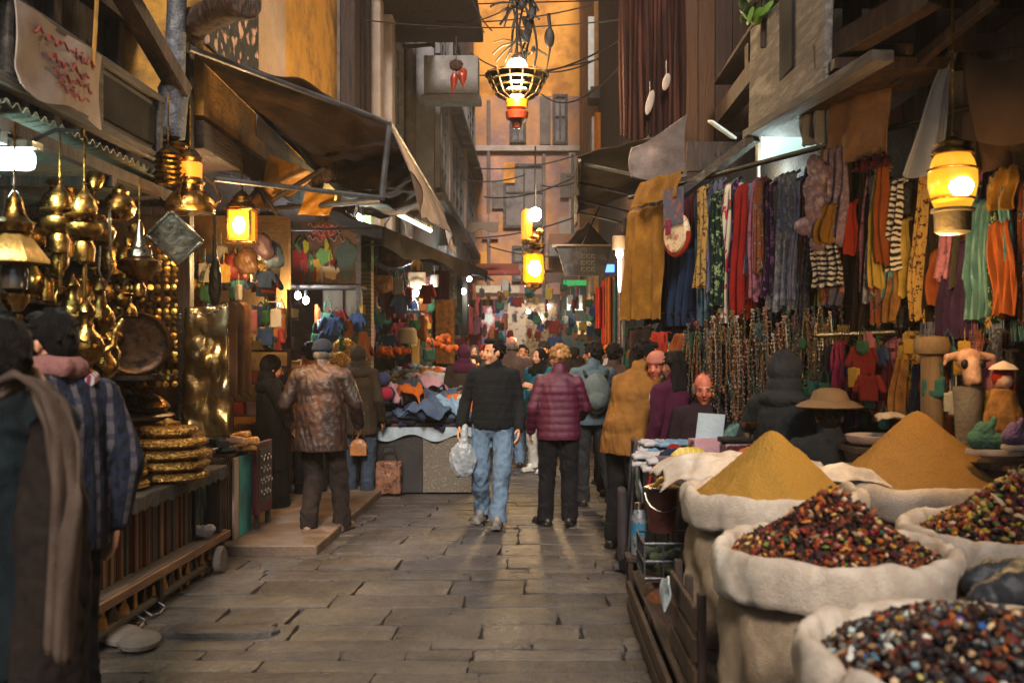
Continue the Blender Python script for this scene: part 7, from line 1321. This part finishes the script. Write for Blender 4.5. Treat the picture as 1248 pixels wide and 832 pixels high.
# white flower hanging and shoe string toys by the scarf end
m = MB(); [m.ell((.09 * math.cos(a) * (1 + .3 * (i % 2)), R(-.02, .02), .08 * math.sin(a)), (.05, .03, .045), (0, -a, 0)) for i, a in enumerate([q * 2 * PI / 7 for q in range(7)])]; m.ell((0, -.03, 0), .05); m.cap((0, 0, -.08), (.03, 0, -.26), .04, .03); me = fuse(m, .012, 2); me.materials.append(M('cream_felt', ['#a8a88a', '#8f9478'], r=.9)); scatter(me, 'felt_flower', 'big pale felt flower hanging at the end of the lower rail', 'ornament', None, P(815, 432, 8.0))
for i, (u, v, c, lab) in enumerate(((795, 420, 'vermilion', 'red plush ball'), (832, 440, 'cream_floral', 'cream plush ball'), (842, 425, 'peacock', 'peacock green plush ball'), (806, 455, 'orange', 'orange plush ball'), (866, 448, 'darkbrown', 'brown plush ball'))):
    me = fuse(MB().ell((0, 0, 0), .06).ell((.04, 0, -.04), .04), .012, 1, wr=.02, wsc=20); me.materials.append(K[c]); scatter(me, 'plush_toy', lab + ' dangling below the lower rail near the felt flower', 'toy', None, P(u, v, 8.0))
# ------------------------------------------------------------------ middle of the alley: hanging lanterns
t = thing('hanging_lantern', 'large iron lantern with bare glowing bulb hanging from cables over the alley', 'lantern', P(630, 100, 9.0))
part(t, 'bulb', MB().lathe((0, 0, 0), [(.05, -.14), (.095, -.1), (.11, 0), (.105, .14), (.075, .2), (0, .22)], 20), BULB); IRON_B = M('bronze_iron', ['#5d4a30', '#3a2c1c', '#7d6238'], r=.45, metal=.7, sc=9)
for i in range(4): part(t, 'ring', MB().lathe((0, 0, .06 - i * .06), [(.29 - .035 * i, -.012), (.31 - .035 * i, 0), (.29 - .035 * i, .012), (.27 - .035 * i, 0), (.29 - .035 * i, -.012)], 30), IRON_B)
for i in range(14): a = i * 2 * PI / 14; part(t, 'rib', MB().tube([(.1 * math.cos(a), .1 * math.sin(a), -.17), (.2 * math.cos(a), .2 * math.sin(a), -.12), (.3 * math.cos(a), .3 * math.sin(a), .08)], .008), IRON_B)
part(t, 'collar', MB().lathe((0, 0, -.27), [(.07, 0), (.1, .02), (.11, .09), (.06, .1)], 20), M('yellow_enamel', ['#a87a12', '#8a620c'], r=.35)); part(t, 'drop', MB().lathe((0, 0, -.45), [(0, 0), (.04, .01), (.05, .06), (.1, .09), (.11, .16), (.07, .178)], 18), M('red_glass', ['#4d1a10', '#6d2414'], r=.3)); part(t, 'chain', MB().cyl((0, 0, .17), (0, 0, .9), .012), BLACKM)
lamp(P(630, 100, 9.0) + Vector((0, -.25, -.1)), WARM2, 60, .1); lamp(P(630, 100, 9.0) + Vector((0, .45, .0)), WARM2, 50, .1)
m = MB(); random.seed(77)
for i in range(26):
    z = R(.2, 1.0); x = R(-.03, .12); e = Vector((R(-.26, .3), R(-.1, .1), z + R(-.35, .12))); p0 = Vector((x, R(-.04, .04), z)); m.tube([p0.lerp(e, q / 7) + Vector((0, 0, .07 * math.sin(PI * q / 7) * R(.6, 1))) for q in range(8)], R(.006, .014), 5)
[m.tube([(x0 + .03 * math.sin(q * .8 + x0 * 40), .02 * math.cos(q + x0 * 30), .15 + q * .1) for q in range(10)], .012, 6) for x0 in (-.02, .05, .11, .16)]
for i in range(16): m.ell((R(-.03, .16), R(-.06, .06), R(.2, .95)), (R(.02, .045), R(.015, .03), R(.04, .12)), (R(-.5, .5), R(-.5, .5), 0), 7, 5)
m.tube([(.3, 0, .65), (.33, 0, .4), (.28, 0, .1)], .02, 6, .006); m.ell((.31, 0, .42), (.05, .03, .1)); solo('cable_tangle', m, WIRE, 'black tangle of cables and rags above the large iron lantern', 'cable tangle', P(630, 100, 9.0), ang=.9)
t = thing('hanging_lantern', 'double amber lantern with bulb on top hanging further down the alley', 'lantern', P(650, 318, 14.0)); D_ = .0122
part(t, 'lower_glass', MB().lathe((0, 0, -.32), [(.13, 0), (.15, .05), (.15, .38), (.13, .42)], 8), M('amber_glass2', ['#e08a14', '#c4720c'], r=.2, emit=.7, sc=4, bump=0)); part(t, 'lower_bulb', MB().ell((.02, -.14, -.12), (.09, .03, .12)), BULB); part(t, 'upper_glass', MB().lathe((-.1, 0, .32), [(.07, 0), (.08, .05), (.08, .4), (.05, .44)], 8), AMBER_S); part(t, 'top_bulb', MB().lathe((.03, 0, .6), [(.05, 0), (.085, .06), (.075, .16), (0, .2)], 16), BULB)
for x, z, r_ in ((0, .12, .14), (.05, .22, .12), (-.05, .28, .13), (.02, .34, .09), (.1, .42, .06), (0, -.37, .12)): part(t, 'ornament', MB().lathe((x, 0, z), [(r_ * .5, -.05), (r_, -.02), (r_ * 1.05, .02), (r_ * .4, .06)], 14, wob=lambda a, k: 1 + .15 * math.sin(a * 6)), BRASS)
for x in (-.17, .17): part(t, 'bar', MB().cyl((x, 0, -.34), (x * .8, 0, .5), .012), BRASS_D)
part(t, 'chain', MB().cyl((.03, 0, .8), (.03, 0, 1.7), .012), BLACKM)
lamp(P(650, 330, 13.7) + Vector((0, -.1, -.75)), WARM, 45, .1); lamp(P(652, 265, 14.0) + Vector((.25, -.2, .35)), WARM2, 50, .08)
# chillies and grey panel at upper left
t = thing('chilli_string', 'string of large red dried chillies hanging before the grey house', 'chilli string', P(556, 80, 13)); m = MB(); m.ell((0, 0, 0), (.09, .05, .08)); me = fuse(m, .012, 1, wr=.03, wsc=18); me.materials.append(M('dark_rag', ['#3a1c14', '#2a140f'], r=.8)); link('knot', me, t); part(t, 'string', MB().cyl((0, 0, .05), (0, 0, .4), .008, n=5), WIRE)
for x, z, h_, a in ((-.03, -.2, .2, .1), (.08, -.16, .16, -.15), (.1, -.1, .12, -.3)): part(t, 'chilli', MB().lathe((x, 0, z), [(0, -h_), (.02, -h_ * .7), (.05, -h_ * .1), (.055, h_ * .2), (.03, h_ * .5), (0, h_ * .55)], 12, (0, a, 0)), M('chilli_red', ['#8a2a14', '#6d1c10'], r=.35))
solo('grey_box', MB().bx(-.58, .42, -.2, .25, -.36, .36).bx(-.62, .46, -.24, .29, -.47, -.365), PLASTER_G, 'grey blue service box fixed high between the left houses', 'box', P(556, 95, 17.6), bev=.015)
# basket like panel and right hand far shops
t = thing('script_panel', 'dark grey trapezoid sign panel with square script hanging over the right shops', 'sign', P(710, 318, 13.0)); m = MB(); m.add([(-.36, 0, .2), (.4, 0, .2), (.3, 0, -.2), (-.24, 0, -.2), (-.36, .07, .2), (.4, .07, .2), (.3, .07, -.2), (-.24, .07, -.2)], [[0, 3, 2, 1], [4, 5, 6, 7], [0, 1, 5, 4], [1, 2, 6, 5], [2, 3, 7, 6], [3, 0, 4, 7]]); part(t, 'panel', m, M('panel_grey', ['#4a4648', '#363335', '#5d595a'], sc=5, r=.7, bump=.4, dirt=.3), .006); part(t, 'rim', MB().bx(-.42, .44, -.04, .1, .202, .225), PALE, .005)
m = MB()
for zx in range(3):
    for q in range(3): x, z = -.02 + q * .07, .08 - zx * .09; m.bx(x, x + .05, -.014, -.001, z, z + .012).bx(x, x + .012, -.0135, -.001, z - .04, z - .002).bx(x + .03, x + .05, -.013, -.001, z - .045, z - .03)
part(t, 'script', m, M('script_pale', ['#7d7570'], r=.7)); part(t, 'hanger', MB().cyl((0, .03, .22), (.3, .3, .9), .01), BLACKM)
for i, (u0, u1, v0, v1, c, lab) in enumerate(((735, 741, 342, 420, 'vermilion', 'red orange cloth strip hanging at the far right shop'), (740, 748, 338, 418, 'orange', 'orange cloth strip hanging at the far right shop'), (728, 735, 350, 400, 'red', 'red cloth strip hanging deepest at the far right shop'), (749, 753, 340, 420, 'peacock', 'peacock cloth strip right of the orange ones'), (754, 759, 345, 425, 'mauve', 'pale cloth strip nearest on the far right shop'))):
    d = 14.5 - i * .3; a, b_ = P(u0, v0, d), P(u1, v1, d); m = MB(); w_ = b_.x - a.x; hh = a.z - b_.z; m.slab(lambda u, v: ((u - .5) * w_ * 1.4, .03 * math.sin(u * 12), -v * hh), 14, 10, .02); solo('cloth_strip', m, K[c], lab, 'cloth', ((a.x + b_.x) / 2, d, a.z))
t = thing('wall_lamp', 'tall thin white lamp on the pole at the end of the ochre cloth', 'lamp', P(755, 316, 11.5)); part(t, 'tube', MB().lathe((0, 0, -.4), [(.012, 0), (.018, .1), (.02, .4), (.05, .46), (.04, .52)], 12), EM('pole_lamp', '#ffd8a8', 4)); part(t, 'shade', MB().lathe((0, 0, .12), [(.09, 0), (.09, .16), (.06, .18), (0, .18)], 14), PALE); part(t, 'pole', MB().cyl((.06, 0, -2.75), (.06, 0, .5), .03), METAL_G)
lamp(P(752, 325, 11.2), WARM2, 12, .06)
m = MB(); m.bx(-.18, .14, -.05, .05, -.06, .06); solo('blue_sign', m, EM('blue_lit', '#3f6ad8', 1.6), 'small glowing blue sign under the right hand canopies', 'sign', P(738, 327, 15), bev=.01)
# closing shops at the far end
random.seed(4)
t = thing('far_shop', 'brightly lit red fronted shop closing the alley on the left', 'shop', (-1.3, 25, 0)); part(t, 'awning', MB().bar((-.75, .0, 3.72), (.85, .0, 3.72), .5, .1), M('far_red', ['#7d2a22', '#63201a'], sc=2), .02); part(t, 'strip_sign', MB().bx(-.7, .82, -.06, .0, 3.2, 3.38), M('far_strip', ['#8a7f70', '#a39784'], sc=3)); part(t, 'front_panel', MB().bx(-.9, -.2, 0, .1, 0, 3.1), M('far_red_panel', ['#7d1416', '#5a0f12'], sc=2)); part(t, 'poster', MB().bx(-.18, .45, -.01, .1, 1.4, 2.85), M('far_poster', ['#8a1a1c', '#2a5a7a', '#7d2224', '#9aa8a8'], sc=1.6, lo=.35, hi=.62)); part(t, 'glass_case', MB().bx(.47, 1.0, 0, .1, .6, 3.0), M('far_case', ['#6d6a78', '#2a2430', '#8a7a6a'], kind='vor', sc=9, r=.3)); part(t, 'lintel', MB().bx(-.9, 1.05, -.02, .1, 3.101, 3.18), WOOD_D)
t = thing('far_shop', 'glass fronted shop with warm lights under the double lantern', 'shop', (.0, 26.5, 0)); part(t, 'door_frame', MB().bx(-.6, -.5, 0, .1, 0, 3.0).bx(.55, .65, 0, .1, 0, 3.0).bx(-.6, .65, 0, .1, 3.002, 3.25), WOOD_M); part(t, 'display', MB().bx(-.498, .548, .05, .15, 0, 3.0), M('far_display', ['#3a2a1c', '#8a6a2c', '#2a3f3a', '#5a2418', '#6d5636'], kind='vor', sc=9, emit=.04, r=.4))
for x, z in ((-.25, 2.75), (.1, 2.6), (.3, 2.9)): part(t, 'light', MB().ell((x, -.1, z), (.05, .05, .05)), BULB_W)
t = thing('far_shop', 'teal fronted shop with green strip and white sign on the right', 'shop', (1.15, 25.5, 0)); part(t, 'front', MB().bx(-.5, .55, 0, .1, 0, 3.4), M('far_teal', ['#1c4a48', '#2a3a38', '#4a3a2c', '#133634'], sc=2.5)); part(t, 'green_strip', MB().bx(-.45, .5, -.08, -.002, 3.42, 3.56), EM('far_green', '#1f8a4a', .35)); part(t, 'white_sign', MB().bx(-.35, .15, -.05, -.002, 2.75, 3.1), EM('far_white', '#c9d0c4', .4)); part(t, 'red_box', MB().bx(.2, .5, -.1, -.002, 2.6, 3.3), M('far_red2', ['#8f1c1a'], sc=3)); part(t, 'menu_sign', MB().bx(-.1, .3, -.04, -.002, 2.1, 2.45), EM('far_cream', '#c9a878', .3))
lamp(P(650, 372, 24.8), (1, .8, .55), 6, .3); lamp(P(600, 380, 24), (1, .8, .6), 12, .3); lamp(P(705, 380, 24.2), (.95, 1, .85), 12, .3)
for i in range(110):
    n, me = gm[random.randrange(8)]; p = P(R(555, 738), R(345, 412), 0.0 + R(21.5, 24.5)); scatter(me, 'hanging_goods', n + ' goods hanging in front of the far shops', 'goods', n + ' goods by the far shops', p, R(0, 3), R(.8, 1.3))
for i, (u, v, d, c) in enumerate(((546, 320, 17, 'greyknit'), (536, 350, 16.5, 'wine'), (553, 345, 18, 'bluegrey'), (561, 362, 19, 'darkbrown'), (543, 385, 16.2, 'gold_brown'))):
    m = MB(); m.slab(lambda u, v: ((u - .5) * .35, .04 * math.sin(u * 13), -v * 1.1), 14, 10, .02); solo('hanging_garment', m, K[c], ('grey knitted', 'wine red', 'blue grey', 'dark brown', 'golden brown')[i] + ' garment hanging outside the left shops before the red shop', 'garment', P(u, v - 20, d), .5)
for i, (u, v, d) in enumerate(((565, 355, 19), (568, 372, 19.5), (572, 340, 21))):
    t = thing('light_bulb', ('upper', 'lower', 'farthest')[i] + ' cold white bulb of the left shops near the red shop', 'light bulb', P(u, v, d)); part(t, 'glass', MB().ell((0, 0, 0), (.05, .05, .06)), BULB_W); part(t, 'socket', MB().cyl((0, 0, .05), (0, 0, .4), .012), BLACKM)
lamp(P(568, 362, 18.8), COOL, 25, .1)

random.seed(52)
for i in range(46):
    n, me = random.choice(gm); u = R(1000, 1250); p = RL(u, R(-.3, -.1)); p.z = zat(R(410, 520), p.y); scatter(me, 'hanging_goods', n + ' small goods hung behind the orange spice cone', 'goods', n + ' goods behind the orange cone', p, RZL + R(-.6, .6), R(.4, .7))
for i in range(26):
    n, w_, me = random.choice(bxs); scatter(me, 'carton', n + ' carton lying about on the market table', 'carton', n + ' cartons on the market table', (R(.84, 1.52), R(6.05, 7.1), .812), R(0, 3), R(.5, .8))
for i in range(30):
    n, me = random.choice(gm); p = P(R(765, 850), R(395, 455), R(8.3, 9.2)); scatter(me, 'hanging_goods', n + ' small goods hung at the alley end of the scarf stall', 'goods', n + ' goods at the alley end', p, R(-1, 1), R(.6, 1))
# ------------------------------------------------------------------ light, sky, camera
hz = MB().bx(-101, 101, -71, 131, -1.2, 18.6)
ho = structure('haze', hz, [], kind='stuff')
hm = bpy.data.materials.new('haze'); hm.use_nodes = True; hn = hm.node_tree; hn.nodes.remove(hn.nodes['Principled BSDF'])
pv = hn.nodes.new('ShaderNodeVolumePrincipled'); pv.inputs['Color'].default_value = (.9, .82, .74, 1); pv.inputs['Density'].default_value = .0014; pv.inputs['Anisotropy'].default_value = .3
hn.links.new(pv.outputs[0], hn.nodes['Material Output'].inputs['Volume']); ho.data.materials.append(hm)
w = bpy.data.worlds.new('World'); SC.world = w; w.use_nodes = True
nt = w.node_tree; sky = nt.nodes.new('ShaderNodeTexSky'); sky.sky_type = 'NISHITA'; sky.sun_disc = False
EL, AZ = math.radians(40), math.radians(177)
sky.sun_elevation = EL; sky.sun_rotation = AZ
bg = nt.nodes['Background']; nt.links.new(sky.outputs[0], bg.inputs[0]); bg.inputs[1].default_value = .047
sun = bpy.data.lights.new('sun', 'SUN'); sun.energy = 1.9; sun.angle = math.radians(14); sun.color = (1, .92, .82)
so = bpy.data.objects.new('sun', sun); COL.objects.link(so)
# sun direction: rotation measured from +Y clockwise
dv = Vector((math.sin(AZ) * math.cos(EL), math.cos(AZ) * math.cos(EL), math.sin(EL)))
so.rotation_euler = dv.to_track_quat('Z', 'Y').to_euler(); so.location = (0, 0, 20)
cam = bpy.data.cameras.new('camera'); cam.sensor_width = 36; cam.lens = F * 36 / 1248
cam.shift_x = (624 - U0) / 1248; cam.shift_y = (V0 - 416) / 1248; cam.clip_end = 500; cam.clip_start = .05
cam.dof.use_dof = True; cam.dof.focus_distance = 9.0; cam.dof.aperture_fstop = 2.5
co = bpy.data.objects.new('camera', cam); COL.objects.link(co); co.location = (0, 0, EYE); co.rotation_euler = (PI / 2, 0, 0)
SC.camera = co
vs = SC.view_settings; vs.view_transform = 'Standard'; vs.look = 'None'; vs.gamma = 1; vs.exposure = 1.6; vs.use_curve_mapping = False
SC.render.engine = 'CYCLES'; c = SC.cycles
c.use_denoising = True
try: c.denoiser = 'OPENIMAGEDENOISE'
except Exception: pass
c.max_bounces = 6; c.diffuse_bounces = 3; c.glossy_bounces = 3; c.transmission_bounces = 4; c.sample_clamp_indirect = 4; c.use_light_tree = True
c.caustics_reflective = False; c.caustics_refractive = False
c.use_adaptive_sampling = True; c.adaptive_threshold = .02
